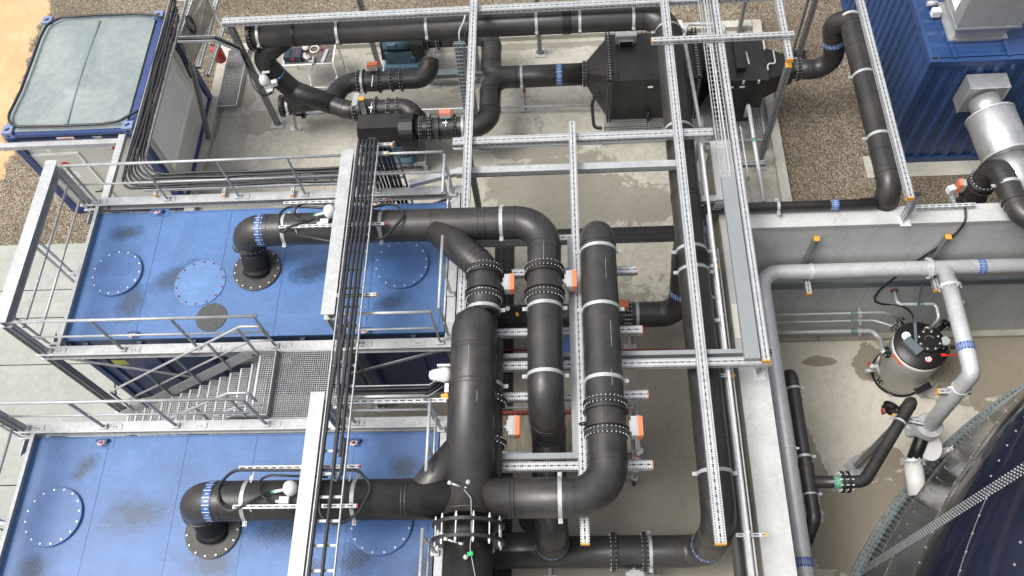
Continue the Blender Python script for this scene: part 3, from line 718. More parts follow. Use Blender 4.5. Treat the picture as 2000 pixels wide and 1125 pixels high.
# ---------------------------------------------------------------- perforated girders of the pipe bridge
Z1, Z2 = 3.08, 3.19   # centres of the cross girders / of the long girders
Z1T = Z1+.05
BY = lambda py, px, z=Z1T: P(px, py, z)
def gx(label, px0, px1, py, z=Z1, w=.13, ends=(0, 0), pxr=None, **k):
    q = P((px0+px1)/2, py, z+.05); y = q.y
    return beam('perforated_girder', label, (Xat(px0, y, z), y, z), (Xat(px1, y, z), y, z), w, endplates=ends, **k)
def gy(label, px, py0, py1, z=Z2, w=.14, ends=(0, 0), **k):
    q = P(px, (py0+py1)/2, z+.05); x = q.x
    return beam('perforated_girder', label, (x, Yat(py0, x, z), z), (x, Yat(py1, x, z), z), w, endplates=ends, **k)
A = gx('rear girder along the top of the picture, above the long header pipe', 435, 1560, 13, w=.15)
gx('rear cross girder in front of the black filter box', 885, 1392, 266, w=.15)
gx('cross girder on slim posts over the three tall pipes, joined to the cable tray end', 968, 1503, 709, w=.13, ends=(0, 1))
gx('short cross girder under the elbow of the upper tank pipe', 905, 1128, 466, z=Z1-.02, w=.11)
sup = []
for i, (a, b, y, lb) in enumerate(((1000, 1243, 529, 'first cantilever girder from the top, level with the orange valve drives'), (968, 1253, 646, 'second cantilever girder, just above the blue container edge'), (966, 1264, 772, 'third cantilever girder, above the trolley with planks'), (955, 1273, 909, 'lowest cantilever girder, in front of the trolley with planks'))):
    gx(lb, a, b, y, w=.125, ends=(0, 1), caps='pale_red_plastic', group='cantilever girders carrying the tall pipes')
gy('long girder left of the pipe bend, crossing the rear header pipe', 913, -40, 640, w=.14)
gy('middle girder between the second and third tall pipe, orange end cap at the bottom', 1130, 240, 1062, w=.125, ends=(0, 1))
gy('long girder above the right header pipe, running the full height of the picture', 1351, -40, 1062, w=.15, ends=(0, 1))
gy('girder carrying the cable tray, orange cap at its near end', 1444, -40, 705, w=.12, ends=(0, 1))
gy('girder above the descending pipe beside the blue container, orange cap at its end', 1726, -40, 388, w=.12, ends=(0, 1))
gy('short girder between the tray and the inclined post, orange cap', 1529, -40, 118, w=.12, ends=(0, 1))
q = P(1415, 70, Z2+.16); beam('perforated_girder', 'upper cross girder above the filter outlet, orange cap on its left end', (Xat(1274, q.y, Z2+.11), q.y, Z2+.11), (Xat(1550, q.y, Z2+.11), q.y, Z2+.11), .11, .09, endplates=(1, 0))
q = P(1440, 318, .95); beam('perforated_girder', 'low cross girder carrying the thin steel pipes at the slab corner', (P(1435, 318, .95).x, q.y, .9), (P(1495, 318, .95).x, q.y, .9), .11, .09)
# plain channel girders
def chan(label, a, b, w=.13, h=.11, name='plain_girder'):
    t = T(name, label, 'beam', (V(a)+V(b))/2); MB().bar(a, b, w, h).build('girder_profile', GAL, t)
    MB().bar(V(a)-V((0, 0, h/2+.021)), V(b)-V((0, 0, h/2+.021)), w*.8, .04).build('lower_strut', 'perforated_steel', t); return t
q0 = P(890, 336, 3.0); q1 = P(1325, 318, 3.0)
tb = chan('plain grey girder crossing above the wet slab, rear of the middle girder', (q0.x, q1.y, 2.95), (q1.x, q1.y, 2.95))
MB().bar((q0.x, q1.y, 2.95), (P(800, 362, 2.9).x, P(800, 362, 2.9).y, 2.93), .1, .1).build('bent_end', GAL, tb)
q = P(1355, 388, 2.6); chan('short plain bracket girder between the right header pipe and the tray', (q.x, q.y, 2.55), (P(1420, 386, 2.6).x, q.y, 2.55), .11, .1)
# smooth cable duct strips beside the middle girder
t = T('flat_cable_duct', 'grey smooth duct strip bent round the lower part of the middle girder', 'cable duct', P(1120, 800, 3.2))
x = P(1121, 800, 3.24).x; y0, y1 = Yat(466, x, 3.22), Yat(895, x, 3.22)
MB().bb(x-.035, x+.04, y1, y0, 3.17, 3.23).build('duct_run', 'pale_grey_duct', t)
xl = P(978, 893, 3.24).x; MB().bb(xl, x-.037, y1, y1+.08, 3.17, 3.23).build('duct_run', 'pale_grey_duct', t)
t = T('flat_cable_duct', 'thin grey duct on the cross girder over the tall pipes', 'cable duct', P(1300, 698, 3.2))
yy = P(1200, 700, 3.16).y; MB().bb(P(970, 700, 3.16).x, P(1455, 690, 3.16).x, yy+.05, yy+.12, 3.0, 3.15).build('duct_run', 'pale_grey_duct', t)
# posts carrying the bridge
def post(label, x, y, z0, z1, w=.11, foot=True, cap=None, lean=(0, 0), rz=0):
    t = T('support_post', label, 'post', (x, y, z0)); 
    MB().bar((x, y, z0+.01), (x+lean[0], y+lean[1], z1), w, w, up=(0, 1, 0)).build('post_profile', 'perforated_steel_shaded', t)
    if foot:
        f = MB().box((x, y, z0+.012), .28, .26, .02, rz); 
        for i, j in ((-1, -1), (1, -1), (1, 1), (-1, 1)): f.cyl((x+i*.1, y+j*.09, z0+.02), (x+i*.1, y+j*.09, z0+.05), .014, 6, sm=False)
        f.build('foot_plate', GAL, t)
        gz = MB()
        for i in (-1, 1): gz.loft([(x+i*w/2, y-.004, z0+.02), (x+i*(w/2+.07), y-.004, z0+.02), (x+i*w/2, y-.004, z0+.14)], [(x+i*w/2, y+.004, z0+.02), (x+i*(w/2+.07), y+.004, z0+.02), (x+i*w/2, y+.004, z0+.14)])
        gz.build('foot_gusset', GAL, t)
    if cap: MB().box((x+lean[0], y+lean[1], z1+.012), w, w, .02).build('end_cap', 'yellow_cap', t)
    return t
# ---------------------------------------------------------------- black process pipes
ZU = 3.50; X1 = V((1, 0, 0)); Y1 = V((0, 1, 0)); U1 = V((0, 0, 1))
# (1) long header: rear run, right run, drop and lower return
ZM = 2.62; yT = P(800, 55, ZM).y; xM = P(1367, 650, ZM).x; ZL = .85
yLo = P(1150, 1078, ZL).y; yMend = yLo
hd = T('long_header_pipe', 'long black header pipe along the rear and down the right side under the girder', 'pipe', (0, yT, ZM))
R1 = .25
xa = Xat(494, yT, ZM)
pipe(hd, [(xa, yT, ZM), (xM, yT, ZM), (xM, yMend, ZM), (xM, yMend, ZL), (Xat(950, yLo, ZL), yLo, ZL)], R1, [.48, .34, .36])
flange(hd, (xa-.03, yT, ZM), X1, R1, 24, t=.05); clamp(hd, (xa+.16, yT, ZM), X1, R1)
for px in (662, 835, 1048, 1132, 1236): clamp(hd, (Xat(px, yT, ZM), yT, ZM), X1, R1)
for px in (575, 578, 930): seam(hd, (Xat(px, yT, ZM), yT, ZM), X1, R1)
bellows(hd, (Xat(1098, yT, ZM), yT, ZM), (Xat(1115, yT, ZM), yT, ZM), R1, 7)
for py in (62, 255, 492, 532, 705, 925): clamp(hd, (xM, Yat(py, xM, ZM), ZM), Y1, R1)
for py in (383, 390, 705, 860): seam(hd, (xM, Yat(py, xM, ZM), ZM), Y1, R1)
bellows(hd, (xM, Yat(500, xM, ZM), ZM), (xM, Yat(524, xM, ZM), ZM), R1, 8)
labelband(hd, (xM, yMend, 1.30), U1, R1, .10)
for px in (1197, 1258): flange(hd, (Xat(px, yLo, ZL), yLo, ZL), X1, R1, 24)
valve(hd, (Xat(1229, yLo, ZL), yLo, ZL), X1, R1, .42); clamp(hd, (Xat(1269, yLo, ZL), yLo, ZL), X1, R1)
actuator(hd, (Xat(1237, yLo, ZL), yLo-R1, ZL), (0, -1, 0), X1)
# stand-pipe and lower cross header
yL2 = P(1150, 617, ZL).y; yR = Yat(470, xM, ZM)
lo = T('lower_cross_header', 'black pipe low over the slab behind the tall pipes, rising to the right header', 'pipe', (0, yL2, 0))
pipe(lo, [(Xat(955, yL2, ZL), yL2, ZL), (xM-.02, yL2, ZL), (xM-.02, yR, ZM-.55), (xM-.02, yR+.05, ZM-.1)], .235, [.40, .2])
for px in (1222, 1229): flange(lo, (Xat(px, yL2, ZL), yL2, ZL), X1, .235, 20, t=.03, w=.02)
clamp(lo, (Xat(1244, yL2, ZL), yL2, ZL), X1, .235); clamp(lo, (Xat(1034, yL2, ZL), yL2, ZL), X1, .235)
dr = (V((xM-.02, yR, ZM-.55))-V((xM-.02, yL2, ZL))).normalized(); labelband(lo, V((xM-.02, yL2, ZL))+dr*.55, dr, .237, .1)
actuator(lo, (Xat(1212, yL2, ZL), yL2+.02, ZL+.235), U1, X1, .9)
MB().rev((Xat(994, yL2, ZL), yL2+.05, ZL+.22), (0, -.2, 1), [(0, .02), (.08, .02), (.08, .045), (.11, .045)], 14).build('small_gauge', 'stainless_steel', lo)
MB().box((Xat(1012, yL2, ZL), yL2-.05, ZL+.235), .05, .07, .02, .4).build('tag_plate', 'yellow_cap', lo)
# (2) pipe from the upper container
MATS['hdpe_flange'] = hdpe('hdpe_flange', .03, .5)
R2 = .285; RB = .44
y2 = P(700, 444, ZU).y; c = P(474, 447, ZU); c.y = y2; c.x = Xat(487, y2, ZU-.3)
t2 = T('upper_tank_pipe', 'black pipe rising from the upper blue container, splitting towards the big manifold', 'pipe', c)
# the stub stands on the container below the elbow
x2 = P(1064, 600, ZU).x
def stub(t, cx, cy, bx, by):
    b0 = V((bx, by, TZ)); top = V((cx, cy, TZ+.50)); ax = (top-b0-U1*.05).normalized(); L = (top-b0).length
    MB().rev(b0, U1, [(0, .41), (.03, .41), (.034, .40)], 48, sm=False).mat(1).bolts(b0+U1*.03, U1, .375, 15, .014, .045).build('base_flange', ['hdpe_flange', BOLT], t)
    pr = [(.03, .26), (.06, .225)]
    for i in range(6): pr += [(.09+i*.05, .228), (.115+i*.05, .205)]
    pr += [(L-.07, .235), (L, .24)]
    MB().rev(b0-U1*.03, ax, pr, 40).build('rubber_bellows', 'satin_black', t)
    flange(t, top-ax*.04, ax, .245, 22, t=.05, w=.03)
q_ = P(503, 527, TZ); stub(t2, c.x, y2, q_.x, q_.y)
xe2 = P(1064, 443, ZU).x
yd2 = Yat(795, x2, ZU); yv2 = P(1080, 1062, 1.2).y
ydr = 4.28
pipe(t2, [(c.x, y2, TZ+.48), (c.x, y2, ZU), (x2, y2, ZU), (x2, ydr, ZU), (x2, ydr-.02, 2.2), (x2, yv2, 2.2), (x2, yv2, ZL), (x2-1.2, yv2-.02, ZL)], R2-.03 if 0 else .262, [.36, .46, .44, .30, .34, .30])
labelband(t2, (Xat(514, y2, ZU), y2, ZU), X1, .262, .12)
labelband(t2, (x2, yv2, 1.3), U1, .262, .07)
for px in (948, 980): (clamp if px == 980 else seam)(t2, (Xat(px, y2, ZU), y2, ZU), X1, .262)
for px in (560, 845, 935): seam(t2, (Xat(px, y2, ZU), y2, ZU), X1, .262)
for px in (560, 748): clamp(t2, (Xat(px, y2, ZU), y2, ZU), X1, .262, side=Y1)
yy = lambda py, x: Yat(py, x, ZU)
for py in (528, 583): flange(t2, (x2, yy(py, x2), ZU), Y1, .262, 30, t=.045)
valve(t2, (x2, yy(556, x2), ZU), Y1, .262, .30)
actuator(t2, (x2+.262, yy(550, x2), ZU), X1, Y1, 1.0)
for py in (603, 735): clamp(t2, (x2, yy(py, x2), ZU), Y1, .262)
# branch to the manifold
xm = P(925, 720, ZU).x; xb = P(946, 560, ZU).x; xs = Xat(845, y2, ZU)
bp = [(xs, y2, ZU), (xb, y2-(xb-xs)*.98, ZU), (xb, yy(615, xb), ZU)]
pipe(t2, bp, .245, [.45], name='branch_section')
for py in (530, 583): flange(t2, (xb, yy(py, xb), ZU), Y1, .245, 30, t=.045)
valve(t2, (xb, yy(557, xb), ZU), Y1, .245, .30)
actuator(t2, (xb+.245, yy(556, xb), ZU), X1, Y1, .95)
clamp(t2, (xb, yy(607, xb), ZU), Y1, .25)
# (3) big manifold
RM = .345
mf = T('big_manifold_pipe', 'thickest black pipe running to the bottom edge with an open bolted coupling', 'pipe', (xm, 4, ZU))
m = MB(); P3 = [(V((xb, yy(615, xb), ZU)), .25), (V((xb*.75+xm*.25, yy(622, xb), ZU)), .27), (V((xm*.8+xb*.2, yy(634, xm), ZU)), .33), (V((xm, yy(648, xm), ZU)), RM), (V((xm-.01, yy(1010, xm), ZU)), RM)]
m.tube([p for p, r in P3], [r for p, r in P3], 40).build('pipe_section', BLK, mf)
for py in (683, 690, 752, 760, 1000): seam(mf, (xm, yy(py, xm), ZU), Y1, RM)
yc0, yc1 = yy(1026, xm), yy(1058, xm)
m = MB().tube([(xm, yc1+.02, ZU), (xm, -1.5, ZU)], RM-.015, 40).build('pipe_section', BLK, mf)
cr_ = MB()
for y_ in (yc0, yc1): cr_.rev((xm, y_-.03, ZU), Y1, [(0, RM-.04), (0, RM+.14), (.045, RM+.14), (.045, RM-.04)], 44, sm=False)
MB().rev((xm, yc1, ZU), Y1, [(0, RM-.015), (yc0-yc1, RM-.015)], 40).build('inner_sleeve', 'gasket_black', mf)
cr_.mat(1).bolts((xm, (yc0+yc1)/2, ZU), Y1, RM+.095, 12, .010, yc0-yc1+.18).bolts((xm, yc0+.04, ZU), Y1, RM+.095, 12, .018, .04).bolts((xm, yc1-.05, ZU), Y1, RM+.095, 12, .018, .04).build('bolted_coupling', ['dark_plastic_sheet', BOLT], mf)
for py in (955, 1098):
    MB().sph((xm+.02, yy(py, xm), ZU+RM), .035, .035, .03).build('sampling_plug', 'grey_plastic', mf)
for py, dx in ((963, -.08), (1070, -.1)):
    p = V((xm+dx, yy(py, xm), ZU+RM-.02)); MB().cyl(p, p+V((-.12, .03, .06)), .014, 8).cyl(p+V((-.12, .03, .06)), p+V((-.16, .04, .08)), .026, 8).cyl(p+V((.02, .0, -.01)), p+V((.08, -.02, .01)), .018, 8).build('screw_probe', BOLT, mf)
pa = V((xm-.03, yy(970, xm), ZU+RM+.02)); MB().tube(fillet([pa, pa+V((.1, -.12, .02)), pa+V((.12, -.6, .03)), pa+V((.1, -.75, -.02)), pa+V((.22, -1.3, -.05))], .1, 5), .006, 6).build('probe_wire', 'grey_plastic', mf)
MB().box(pa+V((.11, -.83, .02)), .07, .05, .03, .2).build('wire_clip', 'green_wire', mf)
# side valve half hidden right of the manifold
for py in (778, 860): flange(mf, (xm+.14, yy(py, xm), ZU-.18), Y1, .30, 28, t=.045)
MB().tube([(xm+.14, yy(660, xm), ZU-.18), (xm+.14, yy(930, xm), ZU-.18)], .28, 32).build('pipe_section', BLK, mf)
actuator(mf, (xm+.44, yy(828, xm), ZU-.16), X1, Y1, 1.0)
clamp(mf, (xm+.14, yy(747, xm), ZU-.18), Y1, .28)
# (4) third tall pipe joining the pipe of the lower container
x3 = P(1178, 700, ZU).x; y3 = P(800, 975, ZU).y; c4x = Xat(392, y3, ZU-.3)
t3 = T('third_tall_pipe', 'black pipe standing alone behind, rounded top, bending left at the bottom', 'pipe', (x3, 5, ZU))
yt3 = Yat(452, x3, ZU)
pipe(t3, [(x3, yt3, 1.0), (x3, yt3, ZU), (x3, y3, ZU), (xm+.2, y3, ZU)], .272, [.27, .48])
for py in (492, 605, 745): clamp(t3, (x3, yy(py, x3), ZU), Y1, .272)
for py in (790, 850): flange(t3, (x3, yy(py, x3), ZU), Y1, .272, 30, t=.045)
valve(t3, (x3, yy(822, x3), ZU), Y1, .272, .27); actuator(t3, (x3+.272, yy(836, x3), ZU), X1, Y1, 1.0)
p = V((x3-.272, yy(828, x3), ZU+.02)); MB().cyl(p, p-X1*.07, .03, 12).sph(p-X1*.09, .022).build('shaft_stub', 'satin_black', t3)
clamp(t3, (Xat(1094, y3, ZU), y3, ZU), X1, .272, side=Y1)
seam(t3, (Xat(1004, y3, ZU), y3, ZU), X1, .272); seam(t3, (Xat(997, y3, ZU), y3, ZU), X1, .272)
# (5) pipe of the lower container
t5 = T('lower_tank_pipe', 'black pipe rising from the bottom left blue container into the big manifold', 'pipe', (c4x, y3, TZ))
q_ = P(417, 1036, TZ); stub(t5, c4x, y3, q_.x, q_.y)
pipe(t5, [(c4x, y3, TZ+.48), (c4x, y3, ZU), (xm-.2, y3, ZU)], .275, [.36])
labelband(t5, (Xat(418, y3, ZU), y3, ZU), X1, .275, .12)
for px in (485, 696): clamp(t5, (Xat(px, y3, ZU), y3, ZU), X1, .275, side=Y1)
for px in (790, 797): seam(t5, (Xat(px, y3, ZU), y3, ZU), X1, .275)
xw = Xat(830, y3, ZU); yw = yy(895, xm)
MB().tube([(xw-.18, y3-.1, ZU), (xm-.05, yw+.25, ZU)], .235, 32).build('mitred_branch', BLK, t5)
# sensor heads with strut rails and cable loops on the tank pipes
def sensor_set(yc, pxs, lab, px_head):
    z = ZU+.20
    for j, (dy, p0, p1) in enumerate(((.42, pxs[0], pxs[1]), (-.17, pxs[2], pxs[3]))):
        y = yc+dy; zz = ZU+.34 if j else ZU+.14
        r = T('slotted_rail', 'slotted rail %s the pipe %s' % (('behind', 'on top of')[j], lab), 'rail', (Xat(p0, y, zz), y, zz))
        MB().bar((Xat(p0, y, zz), y, zz), (Xat(p1, y, zz), y, zz), .052, .03).build('rail_profile', 'slotted_white_rail', r)
        MB().bar((Xat(p1, y, zz)+.001, y, zz), (Xat(p1, y, zz)+.02, y, zz), .05, .03).build('end_cap', 'red_plastic', r)
        for px in (p0+30, p1-15): x = Xat(px, y, zz); MB().bar((x, y, zz-.02), (x, yc+(.2 if dy > 0 else -.2), ZU+.2), .02, .006).build('rail_strap', BOLT, r)
    hx = Xat(px_head, yc, ZU+.45); h = T('white_sensor_head', 'white domed sensor head on the pipe %s' % lab, 'sensor', (hx, yc+.05, ZU+.28))
    B = V((hx, yc+.05, ZU+.30))
    MB().rev(B, (.12, .1, 1), [(0, .05), (.03, .09), (.1, .10), (.17, .085), (.21, .05), (.222, .0)], 20).build('dome', 'white_plastic', h)
    MB().cyl(B-V((.0, 0, .05)), B+V((0, 0, .02)), .045, 12).build('neck', 'grey_plastic', h)
    MB().box(B+V((-.08, -.13, -.0)), .13, .09, .08).cyl(B+V((-.2, -.14, 0)), B+V((-.12, -.14, 0)), .02, 8).cyl(B+V((-.05, 0, .08)), B+V((-.22, -.02, .05)), .022, 8).build('terminal_box', 'white_plastic', h)
    MB().cyl(B+V((-.22, -.02, .05)), B+V((-.25, -.02, .045)), .024, 8).build('green_gland', 'green_wire', h)
    return B
B1 = sensor_set(y2, (554, 757, 545, 750), 'of the upper container', 640)
B2 = sensor_set(y3, (467, 702, 455, 696), 'of the lower container', 562)
def loop(label, pts, r=.021, rad=.2, zoff=0, mat='rubber_cable'):
    t = MB().tube(fillet([P(*p) for p in pts], rad, 8), r, 8).build('looped_cable', mat); return tag(t, label, 'cable')
z = ZU+.36
loop('black cable looped round the sensor of the upper container pipe', [(615, 428, z), (560, 445, z), (548, 470, z-.1), (545, 420, z-.1), (560, 402, z-.15), (700, 410, z-.1), (770, 396, z-.1), (792, 420, z-.05), (750, 466, z+.0), (650, 472, z), (560, 455, z+.02)], rad=.18)
loop('thinner black cable loop beside the sensor of the upper container', [(600, 432, z), (572, 425, z), (582, 398, z-.12), (660, 400, z-.12), (745, 412, z-.05)], .016, .1)
loop('black cable looped round the sensor of the lower container pipe', [(525, 962, z), (478, 985, z), (450, 1004, z), (430, 985, z-.05), (424, 950, z-.1), (455, 918, z-.15), (560, 918, z-.12), (700, 918, z-.1), (728, 950, z-.05), (700, 1002, z), (660, 1028, z), (625, 1010, z), (622, 945, z)], rad=.2)
loop('thinner black cable loop beside the sensor of the lower container', [(530, 982, z), (508, 965, z), (505, 935, z-.1), (530, 928, z-.1), (640, 932, z-.08)], .016, .1)
for t_, x_, p0_, p1_, r_, dx in ((mf, xm, 690, 752, RM, -.04), (t3, x3, 520, 560, .272, .09), (t3, x3, 640, 690, .272, .12), (t3, x3, 735, 765, .272, .1), (t2, x2, 488, 520, .262, 0.0), (mf, xm, 780, 800, RM, .1)):
    h_ = math.sqrt(r_*r_-dx*dx)+.001; MB().bar((x_+dx, yy(p0_, x_), ZU+h_), (x_+dx, yy(p1_, x_), ZU+h_), .0035, .002).build('chalk_line', 'grey_plastic', t_)
simple('casting_blue', (.16, .21, .38), .5, 0, .15, 8)
# ---------------------------------------------------------------- office container (left)
def onx(px, py, x):
    d = MR @ V(((px-1000)/FPX, -(py-562.5)/FPX, -1)); return CAM+d*((x-CAM.x)/d.x)
OX0, OX1, OY0, OY1, OZ = -10.72, -8.17, 10.24, 13.26, 2.70
of = T('office_container', 'cream site office with blue frame, closed door and shuttered window', 'container', ((OX0+OX1)/2, (OY0+OY1)/2, 0))
b = MB().bb(OX0+.05, OX1-.05, OY0+.05, OY1-.05, .12, OZ-.12); b.build('wall_panels', 'cream_panel', of)
def rail(name, a, b_, w, h): MB().bar(a, b_, w, h).build(name, 'office_frame_blue', of)
for x in (OX0+.06, OX1-.06):
    for y in (OY0+.06, OY1-.06): MB().bb(x-.08, x+.08, y-.08, y+.08, 0, OZ-.12).build('corner_post', 'office_frame_blue', of)
for z, h in ((.09, .18), (OZ-.12, .20)):
    for y in (OY0+.05, OY1-.05): rail('frame_rail', (OX0+.14, y, z), (OX1-.14, y, z), .12, h)
    for x in (OX0+.05, OX1-.05): rail('frame_rail', (x, OY0+.14, z), (x, OY1-.14, z), .12, h)
MB().bb(OX0+.2, OX1-.2, OY0-.014, OY0-.008, OZ-.15, OZ-.11).build('recess_slot', 'dark_slot', of)
# roof with a gentle rise
R = MB(); nx, ny = 12, 12
for j in range(ny+1):
    for i in range(nx+1):
        u, v_ = i/nx, j/ny
        R.v.append(V((OX0+.01+(OX1-OX0-.16)*u, OY0+.05+(OY1-OY0-.07)*v_, OZ-.008+.05*math.sin(math.pi*u)*math.sin(math.pi*v_)+.004*math.sin(9*u+7*v_))))
for j in range(ny):
    for i in range(nx): a = j*(nx+1)+i; R.face((a, a+1, a+nx+2, a+nx+1), None, True)
m = NT('roof_patina'); p_ = m.pos()
f = m.math('ADD', m.math('MULTIPLY', m.noise(p_, 1.1, 7, .7, .8), .6), m.math('MULTIPLY', m.noise(p_, 7, 6, .75), .4))
cc = m.ramp(f, [(.3, (.16, .19, .19)), (.5, (.23, .27, .265)), (.7, (.33, .36, .35))])
edge = m.ramp(m.noise(p_, 2.2, 8, .8, 1.5), [(.58, 0.0), (.62, 1.0), (.68, 0.0)])
m.set(m.mix(m.math('MULTIPLY', edge, .35), cc, (.14, .17, .17)), m.math('ADD', m.math('MULTIPLY', f, .3), .25), .15)
R.build('roof_sheet', 'roof_patina', of)
xm_ = (OX0+OX1)/2-.02
MB().bar((xm_-.03, OY0+.12, OZ+.0), (xm_-.03, (OY0+OY1)/2, OZ+.045), .03, .03).bar((xm_-.03, (OY0+OY1)/2, OZ+.045), (xm_-.03, OY1-.14, OZ+.0), .03, .03).build('roof_seam', 'blue_grey_steel', of)
for x in (OX0+.09, OX1-.09):
    for y in (OY0+.08, OY1-.08):
        q = MB().box((x, y, OZ-.03), .20, .19, .15); o_ = q.build('corner_casting', 'casting_blue', of)
        MB().box((x, y, OZ+.047), .09, .045, .004, .5).build('casting_slot', 'dark_slot', o_); MB().box((x, OY0-.017 if y < 11 else y, OZ-.04), .06, .004, .04).build('casting_slot', 'dark_slot', o_)
# door
yd_ = OY0+.05
dk = [onface(px, py, yd_) for px, py in ((57, 300), (150, 293), (215, 372))]
dx0, dx1 = dk[0].x, dk[1].x; dz1 = dk[0].z; dz0 = .16
fr = MB(); fr.bb(dx0, dx0+.05, yd_-.03, yd_+.0, dz0, dz1); fr.bb(dx1-.05, dx1, yd_-.03, yd_, dz0, dz1); fr.bb(dx0+.05, dx1-.05, yd_-.03, yd_, dz1-.05, dz1); fr.build('door_frame', 'cream_trim', of)
dr_ = MB().bb(dx0+.052, dx1-.052, yd_-.022, yd_+.01, dz0, dz1-.052).build('door', 'cream_panel', of)
h = onface(197, 370, yd_-.03); MB().cyl((h.x+.04, yd_-.02, h.z), (h.x+.04, yd_-.08, h.z), .012, 8).bar((h.x+.04, yd_-.08, h.z), (h.x-.10, yd_-.085, h.z), .022, .022).build('handle', 'gasket_black', dr_)
s = onface(130, 322, yd_-.03); MB().rev((s.x, yd_-.022, s.z), (0, -1, 0), [(0, .10), (.003, .10)], 28, sm=False).build('warning_sign', 'white_marker', dr_)
MB().rev((s.x, yd_-.026, s.z), (0, -1, 0), [(0, .078), (0, .10), (.003, .10), (.003, .078)], 28, sm=False).box((s.x, yd_-.028, s.z), .17, .003, .016, rot=Matrix.Rotation(.785, 3, 'Y')).build('prohibition_ring', 'red_plastic', dr_)
hd_ = MB().box((s.x, yd_-.025, s.z-.02), .06, .003, .06)
for k in range(4): hd_.box((s.x-.023+k*.0155, yd_-.025, s.z+.035), .010, .003, .055)
hd_.box((s.x+.04, yd_-.025, s.z-.0), .04, .003, .012, rot=Matrix.Rotation(-.7, 3, 'Y')); hd_.build('hand_symbol', 'black_text', dr_)
s2 = onface(141, 338, yd_-.03); MB().bb(s2.x-.13, s2.x+.13, yd_-.026, yd_-.021, s2.z-.16, s2.z+.02).build('paper_notice', 'white_marker', dr_)
MB().bb(s2.x-.09, s2.x+.09, yd_-.029, yd_-.027, s2.z-.05, s2.z-.04).bb(s2.x-.06, s2.x+.06, yd_-.029, yd_-.027, s2.z-.10, s2.z-.09).build('notice_text', 'grey_plastic', dr_)
# number and sticker on the top rail
a = onface(180, 268, OY0-.012); text('15081', (a.x, OY0-.016, a.z-.03), .085, RF, 'white_marker', of)
a = onface(128, 270, OY0-.012); MB().bb(a.x-.17, a.x+.17, OY0-.016, OY0-.011, a.z-.035, a.z+.035).build('rail_sticker', 'white_marker', of); MB().bb(a.x-.15, a.x+.13, OY0-.019, OY0-.017, a.z-.02, a.z-.0).build('sticker_text', 'red_plastic', of)
a = onface(97, 287, yd_); MB().cyl((a.x, yd_-.0, a.z), (a.x, yd_-.08, a.z), .05, 14).build('door_lamp', 'cream_trim', of)
a = onface(224, 284, yd_-.0); MB().box((a.x, yd_-.05, a.z), .12, .08, .07).build('red_socket', 'red_plastic', of); MB().box((a.x-.03, yd_-.1, a.z+.02), .05, .04, .1, .4).build('socket_flap', 'cream_trim', of)
# window with shutter on the right side
wx = OX1-.05
ww = [onx(px, py, wx) for px, py in ((334, 114), (377, 183), (336, 332), (291, 265))]
wy0 = (ww[2].y+ww[3].y)/2; wy1 = (ww[0].y+ww[1].y)/2; wz1 = (ww[0].z+ww[3].z)/2; wz0 = (ww[1].z+ww[2].z)/2
wf = MB(); wf.bb(wx-.01, wx+.04, wy0, wy0+.06, wz0, wz1).bb(wx-.01, wx+.04, wy1-.06, wy1, wz0, wz1).bb(wx-.01, wx+.04, wy0+.06, wy1-.06, wz1-.06, wz1).bb(wx-.01, wx+.04, wy0+.06, wy1-.06, wz0, wz0+.06)
wo = wf.build('window', 'cream_trim', of)
sh = MB(); n = 26
for i in range(n): z = wz0+.06+(wz1-wz0-.12)*(i+.5)/n; sh.bb(wx, wx+.018, wy0+.06, wy1-.06, z-(wz1-wz0)/n*.43, z+(wz1-wz0)/n*.43)
sh.bb(wx-.008, wx+.006, wy0+.06, wy1-.06, wz0+.06, wz1-.06); sh.build('roller_shutter', 'window_shutter', wo)
# hose on the roof
ho = [(62, 258), (22, 246), (30, 215), (90, 50), (110, 38), (180, 30), (300, 30), (328, 45)]
pts = [P(12+6, 225, OZ+.06), P(16, 243, OZ+.06), P(60, 247, OZ+.05), P(210, 243, OZ+.05), P(270, 217, OZ+.1)]
path = [P(*q, OZ+.07) for q in ((275, 214), (262, 220), (232, 237), (200, 242), (120, 246), (30, 247), (16, 238), (18, 222), (40, 178), (62, 120), (78, 75), (92, 46), (120, 34), (190, 29), (265, 27), (300, 29), (322, 36))]
tag(MB().tube(fillet(path, .3, 5), .026, 8).build('black_hose', 'rubber_cable'), 'black hose lying round the edge of the site office roof', 'hose')
# strut girders in front of the office
y = OY0-.12; z = OZ-.22
a, b_ = P(0, 288, z), P(245, 268, z)
t = T('strut_girder', 'flat galvanised girder running along the office front under its roof edge', 'beam', a); MB().bar((-11.6, y, z), (b_.x, y, z), .11, .10).build('girder_profile', GAL, t)
a, b_ = P(247, 262, 2.68), P(208, 372, 2.90)
t = T('strut_girder', 'galvanised girder from the office roof corner down to the walkway, under the cables', 'beam', b_); MB().bar((-8.36, P(247, 262, 2.66).y, 2.62), (-8.36, YB1-.0, 2.62), .13, .09).box((-8.36, YB1+.0, 2.655), .22, .18, .03).build('girder_profile', GAL, t)
